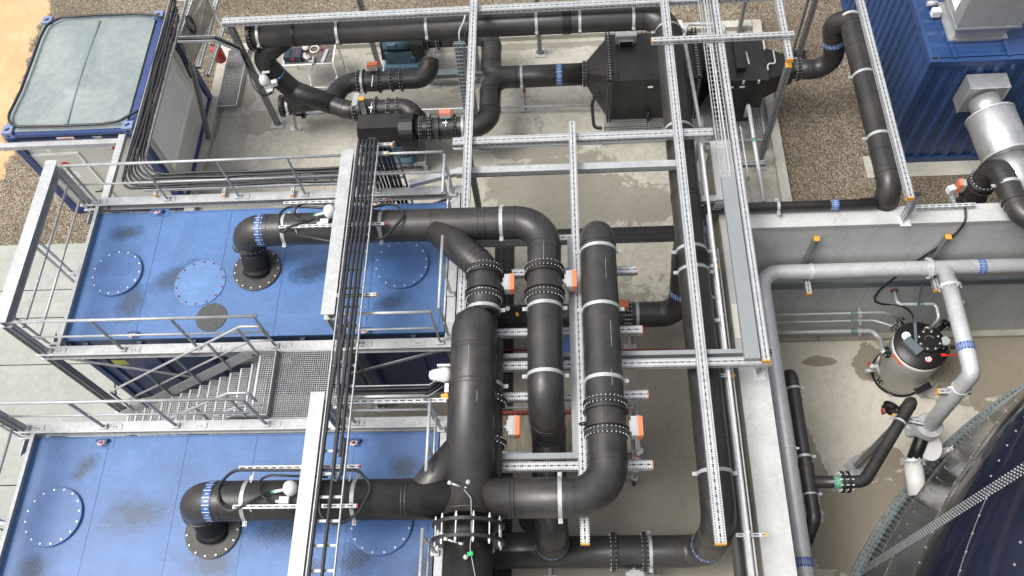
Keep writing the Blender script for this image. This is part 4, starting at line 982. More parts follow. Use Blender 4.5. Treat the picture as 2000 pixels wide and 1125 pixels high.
# ---------------------------------------------------------------- cable ladders
def ladder(name, label, a, b, w, rung=.30, rails=True, sd=None):
    a, b = V(a), V(b); d = (b-a).normalized(); s_ = d.cross(U1).normalized(); t = T(name, label, 'cable ladder', a)
    m = MB()
    for k in (-1, 1): m.bar(a+s_*(k*w/2), b+s_*(k*w/2), .014, .06)
    n = int((b-a).length/rung)
    for i in range(n+1): p = a+d*(i*rung+.1) if i*rung+.1 < (b-a).length else b; m.bar(p-s_*(w/2-.01)-U1*.015, p+s_*(w/2-.01)-U1*.015, .035, .015)
    m.build('ladder_frame', GAL, t); return t
ZC = 2.86
xa0 = (P(243, 300, ZC).x+P(335, 20, ZC).x)/2; xa1 = (P(283, 300, ZC).x+P(362, 20, ZC).x)/2
yA0 = P(300, 330, ZC).y; XC = (xa0+xa1)/2; WC = max(.34, abs(xa1-xa0))
ladder('cable_ladder', 'cable ladder full of black cables along the right edge of the office roof', (XC, yA0+.25, ZC), (XC, 13.7, ZC), WC)
yH = (P(450, 335, ZC).y+P(450, 368, ZC).y)/2
ladder('cable_ladder', 'cable ladder full of black cables behind the long rear handrail', (XC+.3, yH, ZC), (-3.2, yH, ZC), WC)
def jig(pts, amp, step=.35, zamp=.006):
    out = [V(pts[0])]
    for a, b in zip(pts, pts[1:]):
        a, b = V(a), V(b); n = max(1, int((b-a).length/step)); d = (b-a).normalized(); s_ = d.cross(U1) if abs(d.z) < .8 else X1
        for i in range(1, n+1):
            k = 0 if i == n else random.uniform(-amp, amp); out.append(a+(b-a)*(i/n)+s_*k+U1*(random.uniform(-zamp, zamp) if i < n else 0))
    return out
def smooth(p, it=2):
    for _ in range(it):
        q = [p[0]]
        for a, b in zip(p, p[1:]): q += [a*.75+b*.25, a*.25+b*.75]
        q.append(p[-1]); p = q
    return p
nC = 8
for i in range(nC):
    f = (i+.5)/nC-.5; lay = i % 2
    x = XC+f*(WC-.05); yy_ = yH+f*(WC-.05); z = ZC+.03+lay*.028
    end = [(-3.15, yy_, z), (-3.05+.02*i, yy_, z-.12), (-3.05+.02*i, yy_, 1.9)] if i > 3 else [(-3.3, yy_, z)]
    path = fillet([(x, 13.6-.1*i, z), (x, yy_, z), (-3.3, yy_, z)], .24+.05*(i), 8)
    pp = [path[0]]+jig([path[0], path[1]], .024, .45)[1:]+path[2:-1]+jig([path[-2], path[-1]], .022, .5)[1:]
    o = MB().tube(smooth(pp, 1), (.026, .019, .024, .028, .021, .025, .017, .024)[i], 8).build('bundle_cable', 'rubber_cable'); tag(o, 'one of the black cables laid side by side from the office to the walkway post', 'cable', 'black cables on the rear cable ladders')
# upper ladder across both frames
ZD = ZH+.10
bx = lambda px, py: P(px, py, ZD).x
xl0 = (bx(690, 300)+bx(650, 700)+bx(604, 1120))/3; xr0 = (bx(737, 300)+bx(697, 700)+bx(653, 1120))/3
XD, WD = (xl0+xr0)/2, xr0-xl0; yD1 = Yat(282, XD, ZD)
ladder('cable_ladder', 'long cable ladder with drooping cables crossing both blue containers', (XD, .6, ZD), (XD, yD1, ZD), WD, .31)
ends = [-.2, 3.2, 2.8, -.5, 3.6]
for i in range(5):
    x = XD-WD/2+.05+(WD-.1)*i/4; z = ZD+.035
    ye = (1.2, 3.15, 4.8, .4, 3.4)[i]
    xe = XD+( -.14, .02, -.05, .03, .1)[i]
    mid1 = XD+(-.13, -.10, -.02, .05, .10)[i]; 
    pts = [(x+.0, yD1+.12, 2.2), (x, yD1+.10, ZD-.05), (x, yD1+.03, z+.05), (x, yD1-.12, z+.02), (x+.01, yD1-1.2, z), (x-.02, yD1-1.9, z), (mid1, yD1-2.9, z), (mid1+(.04, .02, -.02, -.01, .0)[i], 4.9, z), (xe, 4.0 if ye < 4 else 5.3, z), (xe, ye, z)]
    if i == 1: pts += [(xe+.06, ye-.1, z), (xe+.12, ye, z), (xe+.12, ye+.5, z)]
    o = MB().tube(smooth([V(p) for p in pts], 2), .025, 8).build('bundle_cable', 'rubber_cable')
    tag(o, 'one of the black cables drooping along the long cable ladder above the containers', 'cable', 'black cables on the long upper ladder')
for k, (py, px1) in enumerate(((285, 765), (302, 757), (340, 780))):
    z = (ZD-.1, ZD-.1, 3.2)[k]; a = P(700, py, z)
    t = T('strut_rail', ('topmost strut arm holding the cable ladder head', 'second strut arm at the cable ladder head', 'lowest strut arm at the cable ladder head, longest')[k], 'rail', a)
    b_ = (Xat(px1, a.y, z), a.y, z); MB().bar(a, b_, .05, .05).build('rail_profile', 'slotted_white_rail', t); MB().bar(b_, V(b_)+V((.02, 0, 0)), .052, .052).build('end_cap', 'yellow_cap', t)
for py, z, nm in ((578, ZD-.1, 'strut arm under the cable ladder at the front edge of the upper container'),):
    a = P(655, py, z); b_ = V((Xat(733, a.y, z), a.y, z)); t = T('strut_rail', nm, 'rail', a); MB().bar(a, b_, .05, .05).build('rail_profile', 'slotted_white_rail', t); MB().bar(b_, b_+V((.02, 0, 0)), .052, .052).build('end_cap', 'yellow_cap', t)
# vertical ladder dropping at the head
t = T('cable_ladder', 'steep cable ladder with cables dropping behind the walkway post', 'cable ladder', P(745, 345, 1.8))
m = MB()
for k in (-.13, .13): m.bar((-2.95+k, yD1+.15, 3.9), (-2.95+k, yD1+.15, .9), .03, .03)
for i in range(11): m.bar((-3.08, yD1+.15, .95+.28*i), (-2.82, yD1+.15, .95+.28*i), .03, .02)
m.build('ladder_frame', 'blue_grey_steel', t)
for k in range(3): tag(MB().tube(smooth([V((-3.05+.07*k, yD1+.10, 3.9)), V((-3.05+.07*k, yD1+.09, 2.4)), V((-3.03+.07*k, yD1+.05, 1.2)), V((-3.3, yD1+.02, .6))], 2), .03, 8).build('bundle_cable', 'rubber_cable'), 'one of the thick cables dropping down the steep ladder behind the post', 'cable', 'cables on the steep ladder')
# small cable tray to the white sensor head beside the manifold
ySm = YB2+.42; z = 2.98
t = T('slim_cable_tray', 'slim cable tray with two cables running from the long ladder to the white head sensor', 'cable tray', (-3.2, ySm, z))
p0, p1, p2 = V((-3.3, ySm, z)), V((Xat(838, ySm, z), ySm, z)), V((Xat(868, ySm+.12, z), ySm+.16, z))
for dy in (-.09, .09): MB().tube([p0+Y1*dy, p1+Y1*dy, p2+Y1*dy], .012, 6).build('tray_rail', GAL, t)
for dy in (-.04, .03): MB().tube([p0+Y1*dy+U1*.02, p1+Y1*dy+U1*.02, p2+Y1*dy+U1*.02], .02, 8).build('tray_cable', 'rubber_cable', t)
z = ZB+.95; q = P(770, 784, z); t = T('strut_girder', 'toothed strut rail in front of the slim cable tray above the short handrail', 'rail', q); MB().bar((Xat(660, q.y, z), q.y, z), (Xat(872, q.y, z), q.y, z), .06, .05).build('rail_profile', 'slotted_white_rail', t)
h = T('white_sensor_head', 'white cone-shaped sensor head sticking out left of the big manifold', 'sensor', P(865, 732, 3.3)); c = P(880, 732, 3.35)
MB().rev(c, (-1, 0, 0), [(0, .10), (.05, .11), (.12, .115), (.125, .105), (.26, .085), (.31, .06), (.325, .0)], 24).build('dome', 'white_plastic', h)
MB().box(c+V((-.02, -.2, -.05)), .12, .14, .1).box(c+V((-.1, .14, 0)), .2, .03, .1).cyl(c+V((.02, 0, 0)), c+V((.2, 0, 0)), .05, 12).build('terminal_box', 'white_plastic', h)
MB().box(c+V((-.08, -.33, -.06)), .1, .1, .06, .2).build('yellow_gland', 'yellow_cap', h)
MB().tube(smooth([c+V((-.02, -.3, -.08)), c+V((.02, -.5, -.1)), c+V((.06, -.8, -.2)), c+V((.05, -1.1, -.5))]), .016, 8).build('sensor_cable', 'rubber_cable', h)
# ---------------------------------------------------------------- tool frame / panel with fire extinguisher at the top left
fx = P(385, 60, 2.4)
t = T('panel_rack', 'steel rack with a woven grey board beside the office, top left', 'rack', (-7.9, 13.6, 0))
p = [P(354, 92, 1.9), P(398, 90, 1.9), P(420, -20, 1.9), P(372, -20, 1.9)]
q = [P(372, -30, 2.9), P(415, -30, 2.9), P(353, 90, 2.0), P(400, 95, 2.0)]
xb0 = onx(355, 60, -8.0)
for (a0, a1, zz0, zz1, w_) in (((375, 0), (349, 72), 2.8, 2.8, .07), ((416, 28), (388, 132), 2.3, 2.3, .09), ((435, 58), (406, 148), 2.1, 2.1, .08)):
    a, b_ = P(*a0, zz0), P(*a1, zz1); MB().bar(a+(a-b_)*.3, b_, w_, .06).build('rack_bar', 'perforated_steel', t)
a, b_ = P(404, -5, 2.6), P(418, 28, 2.3); MB().bar(a, b_, .08, .08).bar(b_, P(437, 58, 2.1), .05, .05).bar(P(437, 60, 2.1), P(462, 72, 1.6), .05, .04).build('rack_arm', GAL, t)
a, b_ = P(366, 90, 2.3), V((-8.02, 12.05, .12)); MB().bar(a, b_, .09, .09).build('rack_leg', 'perforated_steel_shaded', t)
A_ = [P(376, -12, 2.72), P(404, -12, 2.66), P(417, 27, 2.34), P(376, 130, 2.3), P(352, 72, 2.74)]
MB().prism(A_, (0, 0, -.015)).build('woven_board', 'woven_panel', t)
t = T('grating_platform', 'small grating step between the office and the slab kerb', 'platform', P(410, 160, .2))
g = MB(); gx0, gx1 = -8.12, -7.25; p_ = P(410, 100, .25); p2_ = P(390, 200, .25)
gx0, gx1 = P(385, 150, .25).x, P(440, 130, .25).x-.02
grate(g, OX1+.03, OX1+.62, p2_.y, p_.y+.3, .12, .045, .045); g.build('grating_mesh', GAL, t)
f = MB().bb(OX1+.03, OX1+.62, p2_.y-.03, p2_.y-.002, .05, .12).bb(OX1+.622, OX1+.64, p2_.y, p_.y+.3, .05, .12); f.build('platform_edge', GAL, t)
t = T('fire_extinguisher', 'red fire extinguisher leaning at the slab corner, top left', 'fire extinguisher', P(430, 118, .3))
a, b_ = P(432, 116, .35), P(417, 86, .95)
MB().rev(a, b_-a, [(0, .09), (.02, .13), ((b_-a).length*.55, .13), ((b_-a).length*.72, .11), ((b_-a).length*.85, .04)], 20).build('cylinder_body', 'red_plastic', t)
k = a+(b_-a)*.82; MB().cyl(k-(b_-a)*.04, k+(b_-a)*.12, .022, 10).bar(k, k+V((-.1, .05, .03)), .03, .02).build('valve_head', 'gasket_black', t)
# cable tray with thick black cable from the office to the first bridge post
z = 2.95; t = T('slim_cable_tray', 'slim tray with one black cable crossing from the office ladder to the first bridge post', 'cable tray', P(400, 75, z))
pp = [P(347, 76, z), P(420, 74, z), P(468, 95, 2.6), P(478, 118, 2.1)]
MB().tube(fillet(pp, .08, 4), .03, 8).build('tray_cable', 'rubber_cable', t)
for d in (.06, -.06): 
    m = MB()
    for a, b_ in zip(pp, pp[1:]): m.bar(a+V((.0, d, -.02)), b_+V((0, d, -.02)), .012, .05)
    m.build('tray_rail', GAL, t)
tag(MB().tube(smooth([P(478, 118, 2.1), P(486, 140, 1.9), P(492, 165, 1.8), P(508, 186, 1.7), P(530, 185, 1.6), P(536, 170, 1.55)], 2), .018, 8).build('looped_cable', 'rubber_cable'), 'slack black cable hanging from the first bridge post to the white dome', 'cable')
tag(MB().tube(smooth([P(480, 118, 2.1), P(488, 136, 1.9), P(508, 150, 1.8), P(512, 168, 1.7), P(505, 182, 1.7), P(515, 190, 1.65), P(534, 178, 1.6)], 2), .014, 8).build('looped_cable', 'rubber_cable'), 'thin black cable coiled beside the white dome at the first bridge post', 'cable')
# yellow-capped strut stubs on the rear walkway beam
for px, lb in ((303, 'left'), (437, 'middle'), (571, 'right')):
    q = P(px, 381, ZB+.08); t = T('strut_stub', '%s one of three yellow-capped strut stubs on the rear walkway beam' % lb, 'bracket', q)
    MB().bar(q, q+Y1*.30, .05, .05).build('stub_profile', 'slotted_white_rail', t); MB().bar(q-Y1*.02, q-Y1*.001, .055, .05).build('end_cap', 'yellow_cap', t)
o = MB(); q = onx(352, 55, OX1+.12); o.torus((XC+WC/2+.12, 12.9, 2.70), (1, .1, .2), .16, .02, 24, 8); o.torus((XC+WC/2+.16, 12.86, 2.68), (1, .2, .1), .14, .018, 24, 8); tag(o.build('cable_coil', 'rubber_cable'), 'black cable coil hanging behind the office cable ladder', 'cable')
pw = [onx(px, py, OX1+.03) for px, py in ((365, 105), (380, 135), (383, 165), (395, 182), (406, 192))]
tag(MB().tube(smooth(pw, 2), .008, 6).tube(smooth([p+V((.02, -.1, .05*(-1)**i)) for i, p in enumerate(pw)], 2), .008, 6).build('loose_wires', 'white_marker'), 'loose white wires hanging on the right side of the office', 'wire')
tag(MB().tube(smooth([onx(px, py, OX1+.05) for px, py in ((340, 88), (355, 110), (366, 135), (374, 152))], 2), .03, 8).build('wall_cable', 'rubber_cable'), 'thick black cable curving down the right side of the office beside the window', 'cable')
# ---------------------------------------------------------------- posts of the pipe bridge
post('perforated post at the left end of the rear header', -6.52, 12.46, 0, 3.02)
post('perforated post under the rear header, behind the Y-shaped pipe', P(1055, 105, 0).x, P(1055, 105, 0).y, 0, 2.4, .10)
post('perforated post at the slab corner under the low cross girder, orange cap on top', 4.03, 10.85, 0, Zat(112, 4.03, 10.85) if 0 else 3.0, cap=1)
post('post behind the long girder near the black fan outlet', P(940, 290, 0).x, P(940, 290, 0).y, 0, 3.0)
post('grey post left of the Y-shaped pipe, foot on the rear slab', P(938, 160, 0).x, P(938, 160, 0).y, 0, 1.9, .10, cap=1)
post('dark post between the two fans in front of the tool trolley', P(742, 135, 0).x, P(742, 135, 0).y, 0, 2.2, .1, foot=False)
for q, l in (((1566, 100), 'left'), ((1572, 103), 'right')): pass
a = P(1560, 108, 0); t = T('support_post', 'steel post standing in the gravel left of the riser, double profile', 'post', a)
MB().bar(a, (a.x-.02, a.y, 3.1), .10, .10, up=Y1).bar(a+V((-.16, 0, 0)), (a.x-.18, a.y, 3.1), .05, .08, up=Y1).build('post_profile', 'perforated_steel_shaded', t); MB().box(a+V((0, 0, .01)), .3, .26, .03).build('foot_plate', 'gasket_black', t)
a = P(1443, 62, 0); t = T('support_post', 'steel post behind the small black box, standing on the rear kerb', 'post', a); MB().bar(a, (a.x, a.y, 3.1), .09, .09, up=Y1).build('post_profile', 'perforated_steel_shaded', t)
a = V((-1.9, 9.42, 0)); post('post at the left end of the rear cross girder', -1.75, 9.42, 0, 3.0)
# bracket posts on the pit wall
def wallfoot(label, x, y, z0, z1):
    t = T('wall_bracket', label, 'bracket', (x, y, z0)); MB().bar((x, y, z0), (x, y, z1), .12, .09, up=Y1).bar((x-.045, y-.07, z0+.02), (x-.045, y-.07, z1), .012, .06, up=Y1).build('bracket_profile', 'perforated_steel', t)
    f = MB().box((x, y-.08, z0+.008), .18, .2, .016); f.cyl((x-.05, y-.12, z0+.01), (x-.05, y-.12, z0+.04), .014, 6).cyl((x+.05, y-.12, z0+.01), (x+.05, y-.12, z0+.04), .014, 6); f.build('foot_plate', BOLT, t); return t
wx_ = P(1484, 735, ZT).x; wallfoot('short bracket foot on the left pit wall under the tray girder', wx_, P(1484, 722, ZT).y, ZT, 3.0)
wallfoot('short bracket foot on the rear pit wall under the long inclined girder', P(1766, 430, ZT).x, P(1766, 425, ZT).y, ZT, 3.0)
# ---------------------------------------------------------------- cable tray on the right (wire mesh part and closed part)
zt = Z2+.06; t = T('cable_tray', 'cable tray of wire mesh behind and grey cover in front, over the left pit wall', 'cable tray', (3, 8, zt))
xt0 = P(1418, 450, zt).x-.0; cw = .32; xt0 = (P(1390, 340, zt).x+P(1466, 690, zt).x)/2; xt1 = (P(1415, 340, zt).x+P(1505, 690, zt).x)/2
ye0 = Yat(700, xt0, zt); ye1 = Yat(345, xt0, zt); xg = P(1444, 350, Z2).x-.07
xL_ = P(1442, 600, zt).x; 
MB().bb(xL_, xg-.005, ye0, ye1, zt-.10, zt+.0).build('tray_cover', 'pale_grey_duct', t)
m = MB()
for k in range(5): x = xL_+(xg-.02-xL_)*k/4; m.bar((x, ye1, zt-.05 if 0 < k < 4 else zt), (x, 13.2, zt-.05 if 0 < k < 4 else zt), .012, .012)
y = ye1
while y < 13.1: m.bar((xL_, y, zt-.055), (xg-.02, y, zt-.055), .01, .01); y += .1
for x in (xL_, xg-.02): m.bar((x, ye1, zt-.03), (x, 13.2, zt-.03), .006, .05)
m.build('tray_mesh', GAL, t)
MB().tube([(xL_+.1, ye1, zt-.03), (xL_+.12, 12, zt-.035), (xL_+.1, 13.2, zt-.03)], .014, 6).tube([(xL_+.16, ye1, zt-.03), (xL_+.15, 11, zt-.035), (xL_+.18, 13.2, zt-.03)], .018, 6).build('tray_cable', 'grey_plastic', t)
# steep wire basket down from the tray
a, b_ = P(1408, 395, 2.9), P(1372, 455, 1.0)
def basket(label, a, b_, w, mat='blue_grey_steel', fill=True):
    t = T('wire_basket_tray', label, 'cable tray', b_); a, b_ = V(a), V(b_); d = (b_-a); L = d.length; d.normalize(); m = MB()
    for k in (-1, -.4, .3, 1): m.bar(a+X1*(k*w/2), b_+X1*(k*w/2), .01, .01)
    n = int(L/.1)
    for i in range(n+1): p = a+d*(L*i/n); m.bar(p-X1*w/2, p+X1*w/2, .01, .01); 
    m.build('basket_wire', GAL, t)
    if fill: MB().bar(a-Y1*-.05, b_-Y1*-.05, w*.9, .02).build('basket_back', mat, t)
    return t
basket('steep wire basket dropping from the cable tray beside the pit wall', a, b_, .14)
basket('tall wire cable basket dropping beside the long girder near the filter pipes', P(897, 85, 2.75), P(915, 215, .9), .24)
tag(MB().tube(smooth([P(910, 12, 3.1), P(908, 40, 3.0), P(895, 62, 2.9), P(900, 90, 2.6), P(906, 150, 1.6)], 2), .02, 8).build('drop_cable', 'grey_plastic'), 'grey cable dropping from the rear girder into the tall wire basket', 'cable')
tag(MB().tube(smooth([P(916, 12, 3.1), P(916, 45, 3.0), P(908, 65, 2.9), P(908, 95, 2.6), P(912, 150, 1.6)], 2), .016, 8).build('drop_cable', 'rubber_cable'), 'black cable dropping from the rear girder into the tall wire basket', 'cable')
# thin stainless lines along the wall
def spipe(label, pts, r, bend=.1, mat='stainless_steel', cat='pipe', name='steel_pipe', seg=12):
    t = T(name, label, cat, V(pts[len(pts)//2])); MB().tube(fillet(pts, bend, 6), r, seg).build('pipe_section', mat, t); return t
s1 = spipe('bright thin steel pipe down the right side, left of the pit wall', [P(885, 290, 2.8), P(1300, 274, 2.8), P(1308, 262, 2.85), P(1312, 255, 2.85), P(1358, 254, 2.85), (P(1420, 700, 2.85).x, P(1358, 258, 2.85).y-.1, 2.85), (P(1420, 700, 2.85).x, 1.5, 2.85)], .028, .08)
xs2 = P(1404, 600, 2.4).x; s2 = spipe('wider steel pipe under the bright thin one beside the pit wall', [(xs2, P(1368, 275, 2.4).y, 1.2), (xs2, P(1368, 275, 2.4).y, 2.4), (xs2, 1.0, 2.4)], .045, .12)
xs3 = P(1418, 600, 2.6).x; s3 = spipe('thinnest steel line nearest the pit wall', [(xs3, P(1400, 480, 2.6).y, 2.5), (xs3, 1.0, 2.5)], .013, .1)
for py, l in ((521, 'first'), (627, 'second'), (735, 'third'), (1046, 'fourth')):
    z = 2.66; a = P(1365, py, z); t = T('strut_rail', '%s strut arm from the rear holding the thin steel pipes beside the wall' % l, 'rail', a)
    b_ = V((Xat(1401 if py < 600 else 1404+int((py-600)*.2), a.y, z), a.y, z)); a.x = xM+.2; MB().bar(a, b_, .05, .045).build('rail_profile', 'slotted_white_rail', t); MB().bar(b_, b_+V((.03, 0, 0)), .052, .05).build('end_cap', 'yellow_cap', t)
    MB().band((P(1420, 700, 2.85).x, a.y, 2.85), Y1, .028, .03, .012, 14).band((xs2, a.y, 2.4), Y1, .045, .03, .012, 14).build('pipe_clip', BOLT, t)
# black pipe beside the wall (riser from the pipe behind the wall)
xb_ = P(1378, 520, 2.42).x; t = T('wall_side_pipe', 'thin black pipe hugging the left pit wall, turning over the wall to the big riser', 'pipe', (xb_, 6, 2.4))
XB = P(1700, 180, 2.6).x; yBq = P(1580, 402, 2.42).y; zW = 2.42
pipe(t, [(xb_, -1, zW), (xb_, yBq, zW), (P(1712, 400, zW).x, yBq, zW)], .088, [.2], seg=20)
labelband(t, (Xat(1629, yBq, zW), yBq, zW), X1, .092, .12); clamp(t, (Xat(1519, yBq, zW), yBq, zW), X1, .092, .05)
labelband(t, (xb_, Yat(452, xb_, zW), zW), Y1, .092, .12); clamp(t, (xb_, Yat(585, xb_, zW), zW), Y1, .092)
# big riser and inclined-looking pipe beside the blue container
XB = (P(1660, 60, 2.65).x+P(1722, 270, 2.65).x)/2; RBp = .2
t = T('right_header_pipe', 'black pipe beside the blue container, rising from the filter outlet and running to the front', 'pipe', (XB, 11, 2.65))
yB0 = Yat(30, XB, 2.65); yBe = Yat(360, XB, 2.65); fo = P(1545, 135, 1.35); rr = P(1604, 118, 1.35)
pts = [fo, (rr.x+.25, fo.y-.02, 1.30), (XB-.25, yB0+.02, 2.45), (XB, yB0-.15, 2.65), (XB, yBq+.12, 2.65), (XB, yBq+.10, 2.12), (XB-.34, yBq+.08, 2.12)]
pipe(t, pts, RBp, [.36, .25, .2, .3, .22])
flange(t, fo+V((.12, 0, 0)), X1, RBp, 20, t=.04); d = (V(pts[2])-V(pts[1])).normalized(); labelband(t, V(pts[1])+d*.75, d, RBp, .1)
for py in (38, 150, 270): clamp(t, (XB, Yat(py, XB, 2.65), 2.65), Y1, RBp)
for py in (95, 300): seam(t, (XB, Yat(py, XB, 2.65), 2.65), Y1, RBp)
# steel lines rising at the slab corner
for (x0, y0, x1, y1, r, lb, z) in ((1428, 245, 1455, 395, .022, 'thin steel riser left of two at the slab corner, behind the tray girder', 1.0), (1446, 245, 1469, 395, .016, 'thinnest steel riser at the slab corner with a green band', 1.0), (1462, 205, 1492, 395, .042, 'thick steel pipe in front of the small black box, green band half way', 1.0)):
    t = spipe(lb, [P(x0, y0, 1.2)-U1*.35, P(x0, y0, 1.2), P(x1, y1, 1.2)], r, .05); dd = (P(x1, y1, 1.2)-P(x0, y0, 1.2)).normalized(); labelband(t, P(x0, y0, 1.2)+dd*(.9 if r > .03 else 1.3), dd, r+.001, .09, 'green_label_band')
spipe('steel pipe hoop rising behind the filter box and over to the tray', [P(1368, 250, 2.2), P(1336, 70, 1.9), P(1343, 47, 1.9), P(1410, 47, 1.9), P(1416, 60, 1.9), P(1408, 110, 1.2)], .035, .12)
spipe('long thin steel line crossing the rear slab behind the fan outlet', [P(570, 222, .25), P(900, 212, .25), P(1165, 205, .25)], .026, .05)
spipe('thin reddish line on the wet slab between the second and the cross girder', [P(975, 683, .05), P(1420, 683, .05)], .02, .05, 'red_oxide_steel')
# ---------------------------------------------------------------- filter box and small box
fb = T('filter_housing', 'large black filter box with tapered ends on a grating base', 'filter', (1.5, 12.6, .3))
FZ0, FZ1 = .42, 1.62; fy0 = P(1230, 157, FZ1).y; fy1 = P(1230, 66, FZ1).y
xs = [Xat(p, fy0, FZ1) for p in (1186, 1262, 1330, 1372)]
def pbox(x0, x1, name='box_section', g=0): return MB().bb(x0, x1, fy0-g, fy1+g, FZ0-g, FZ1+g)
pbox(xs[0], xs[3]+.0).build('housing_body', 'satin_black', fb)
rim = MB()
for x in (xs[0]+.03, xs[0]+.09, xs[0]+.22, xs[0]+.78, xs[0]+.86, xs[2]-.1, xs[3]-.1, xs[3]-.03):
    w_ = .03 if x < xs[0]+.12 or x > xs[3]-.12 else .02; g = .055 if w_ == .03 else .018
    rim.bb(x-w_/2, x+w_/2, fy0-g, fy1+g, FZ0-g, FZ1+g)
rim.build('stiffening_rib', 'satin_black', fb)
bt = MB()
for x in (xs[0]+.06, xs[3]-.065):
    for i in range(17):
        y = fy0+(fy1-fy0)*(i+.5)/17; bt.cyl((x-.05, y, FZ1+.033), (x+.05, y, FZ1+.033), .009, 6, sm=False)
        z = FZ0+(FZ1-FZ0)*(i+.5)/17; bt.cyl((x-.05, fy0-.033, z), (x+.05, fy0-.033, z), .009, 6, sm=False)
bt.build('rim_bolts', BOLT, fb)
zc = 1.02; yc = P(1060, 148, zc).y; xr = Xat(1144, yc, zc)
def taper(xb, xc, r, n=24):
    m = MB(); sq = [(xb, fy0, FZ0), (xb, fy1, FZ0), (xb, fy1, FZ1), (xb, fy0, FZ1)]
    # square to round transition
    A_ = []; B_ = []
    for k in range(24):
        a = 2*math.pi*(k+.5)/24; c_, s_ = math.cos(a), math.sin(a); q = max(abs(c_), abs(s_))
        A_.append(V((xb, (fy0+fy1)/2+c_/q*(fy1-fy0)/2, (FZ0+FZ1)/2+s_/q*(FZ1-FZ0)/2))); B_.append(V((xc, yc+c_*r, zc+s_*r)))
    return m.loft(A_, B_)
taper(xs[0], xr, .24).build('inlet_cone', 'satin_black', fb)
xo = Xat(1398, yc, zc); taper(xs[3], xo+.05, .25).build('outlet_cone', 'satin_black', fb)
a = P(1222, 62, FZ1+.1); MB().box((Xat(1222, fy1-.18, FZ1), fy1-.16, FZ1+.12), .42, .26, .22).box((Xat(1222, fy1-.18, FZ1), fy1-.31, FZ1+.07), .30, .06, .12).build('top_drive_box', 'grey_plastic', fb)
MB().box((Xat(1222, fy1-.18, FZ1), fy1-.345, FZ1+.07), .26, .012, .11).build('drive_front', 'gasket_black', fb)
MB().box((Xat(1322, fy1-.1, FZ1), fy1-.05, FZ1+.16), .18, .22, .2).build('junction_box', 'white_plastic', fb)
MB().box((Xat(1270, fy0, 1.4), fy0-.022, 1.42), .10, .006, .05).build('name_plate', 'white_marker', fb)
for px in (1265, 1340): x = Xat(px, fy0, FZ0); MB().cyl((x, fy0-.05, .1), (x, fy0-.05, FZ0+.2), .03, 10).sph((x, fy0-.05, FZ0+.1), .045).sph((x, fy0-.05, FZ0+.22), .035).build('drain_cock', 'gasket_black', fb)
def platform(label, x0, x1, y0, y1, z, legs=True):
    t = T('grating_platform', label, 'platform', ((x0+x1)/2, (y0+y1)/2, 0)); g = MB(); grate(g, x0, x1, y0, y1, z, .05, .05); g.build('grating_mesh', GAL, t)
    f = MB()
    f.bb(x0-.03, x1+.03, y0-.035, y0-.002, z-.1, z+.005).bb(x0-.03, x1+.03, y1+.002, y1+.035, z-.1, z+.005).bb(x0-.035, x0-.002, y0, y1, z-.1, z+.005).bb(x1+.002, x1+.035, y0, y1, z-.1, z+.005); f.build('base_frame', GAL, t)
    for x in (x0, x1):
        for y in (y0, y1): MB().bb(x-.04, x+.04, y-.04, y+.04, 0, z-.1).box((x, y, .008), .16, .16, .016).build('leg', GAL, t)
    return t
platform('grating base under the large black filter box', xs[0]-.05, xs[3]+.75, fy0-.33, fy1+.1, .40)
spipe('black drain pipe at the left foot of the filter box', [P(1160, 190, .9), P(1156, 205, .7), P(1160, 250, .35), P(1290, 250, .35)], .035, .1, 'satin_black')
# inlet Y
t = T('y_junction_pipe', 'black Y-shaped pipe collecting both fan outlets before the filter box', 'pipe', (-.5, yc, zc)); RY = .225
xj = Xat(985, yc, zc)
yl = P(870, 250, zc).y; xf0 = Xat(812, yl, zc); xe_ = P(955, 215, zc).x+.02
pipe(t, [(xj-.12, yc, zc), (xr+.01, yc, zc)], RY+.01, name='trunk_section', seams=False)
flange(t, (xr-.03, yc, zc), X1, RY, 24, t=.05); labelband(t, (Xat(1092, yc, zc), yc, zc), X1, RY+.01, .12); clamp(t, (Xat(1019, yc, zc), yc, zc), X1, RY+.01); seam(t, (Xat(1008, yc, zc), yc, zc), X1, RY+.01)
pipe(t, [(xf0+.02, yl, zc), (xe_, yl, zc), (xe_, yc, zc), (xj+.1, yc, zc)], RY, [.40, .38], name='front_branch')
yu = P(880, 72, zc).y; xu0 = P(835, 78, zc).x
pipe(t, [(xu0, yu, zc), (xe_, yu, zc), (xe_, yc, zc-.0), (xj+.1, yc, zc)], RY-.005, [.36, .36], name='rear_branch')
for px in (824, 842): flange(t, (Xat(px, yl, zc), yl, zc), X1, RY-.005, 20, t=.05, w=.025)
bellows(t, (Xat(827, yl, zc), yl, zc), (Xat(839, yl, zc), yl, zc), RY, 4)
valve(t, (Xat(873, yl, zc), yl, zc), X1, RY, .32); flange(t, (Xat(890, yl, zc), yl, zc), X1, RY, 20, t=.05, w=.025); clamp(t, (Xat(905, yl, zc), yl, zc), X1, RY)
actuator(t, (Xat(874, yl, zc), yl+.06, zc+RY), V((0, .25, 1)), X1, .85, 'pale_red_plastic')
MB().box((Xat(872, yl, zc), yl-.05, zc+RY+.01), .1, .03, .01).box((Xat(874, yl, zc), yl, zc+RY+.005), .012, .3, .012).build('white_marking', 'white_marker', t)
for px in (834, 856): flange(t, (Xat(px, yu, zc), yu, zc), X1, RY, 20, t=.05, w=.025)
actuator(t, (Xat(884, yu, zc), yu-.1, zc+RY), V((0, -.3, 1)), X1, .85, 'orange_plastic')
a = (Xat(1022, yc, zc), yc); s_ = T('pipe_stand', 'slim red-marked stand under the trunk of the Y-shaped pipe', 'stand', (a[0], a[1]-.0, 0))
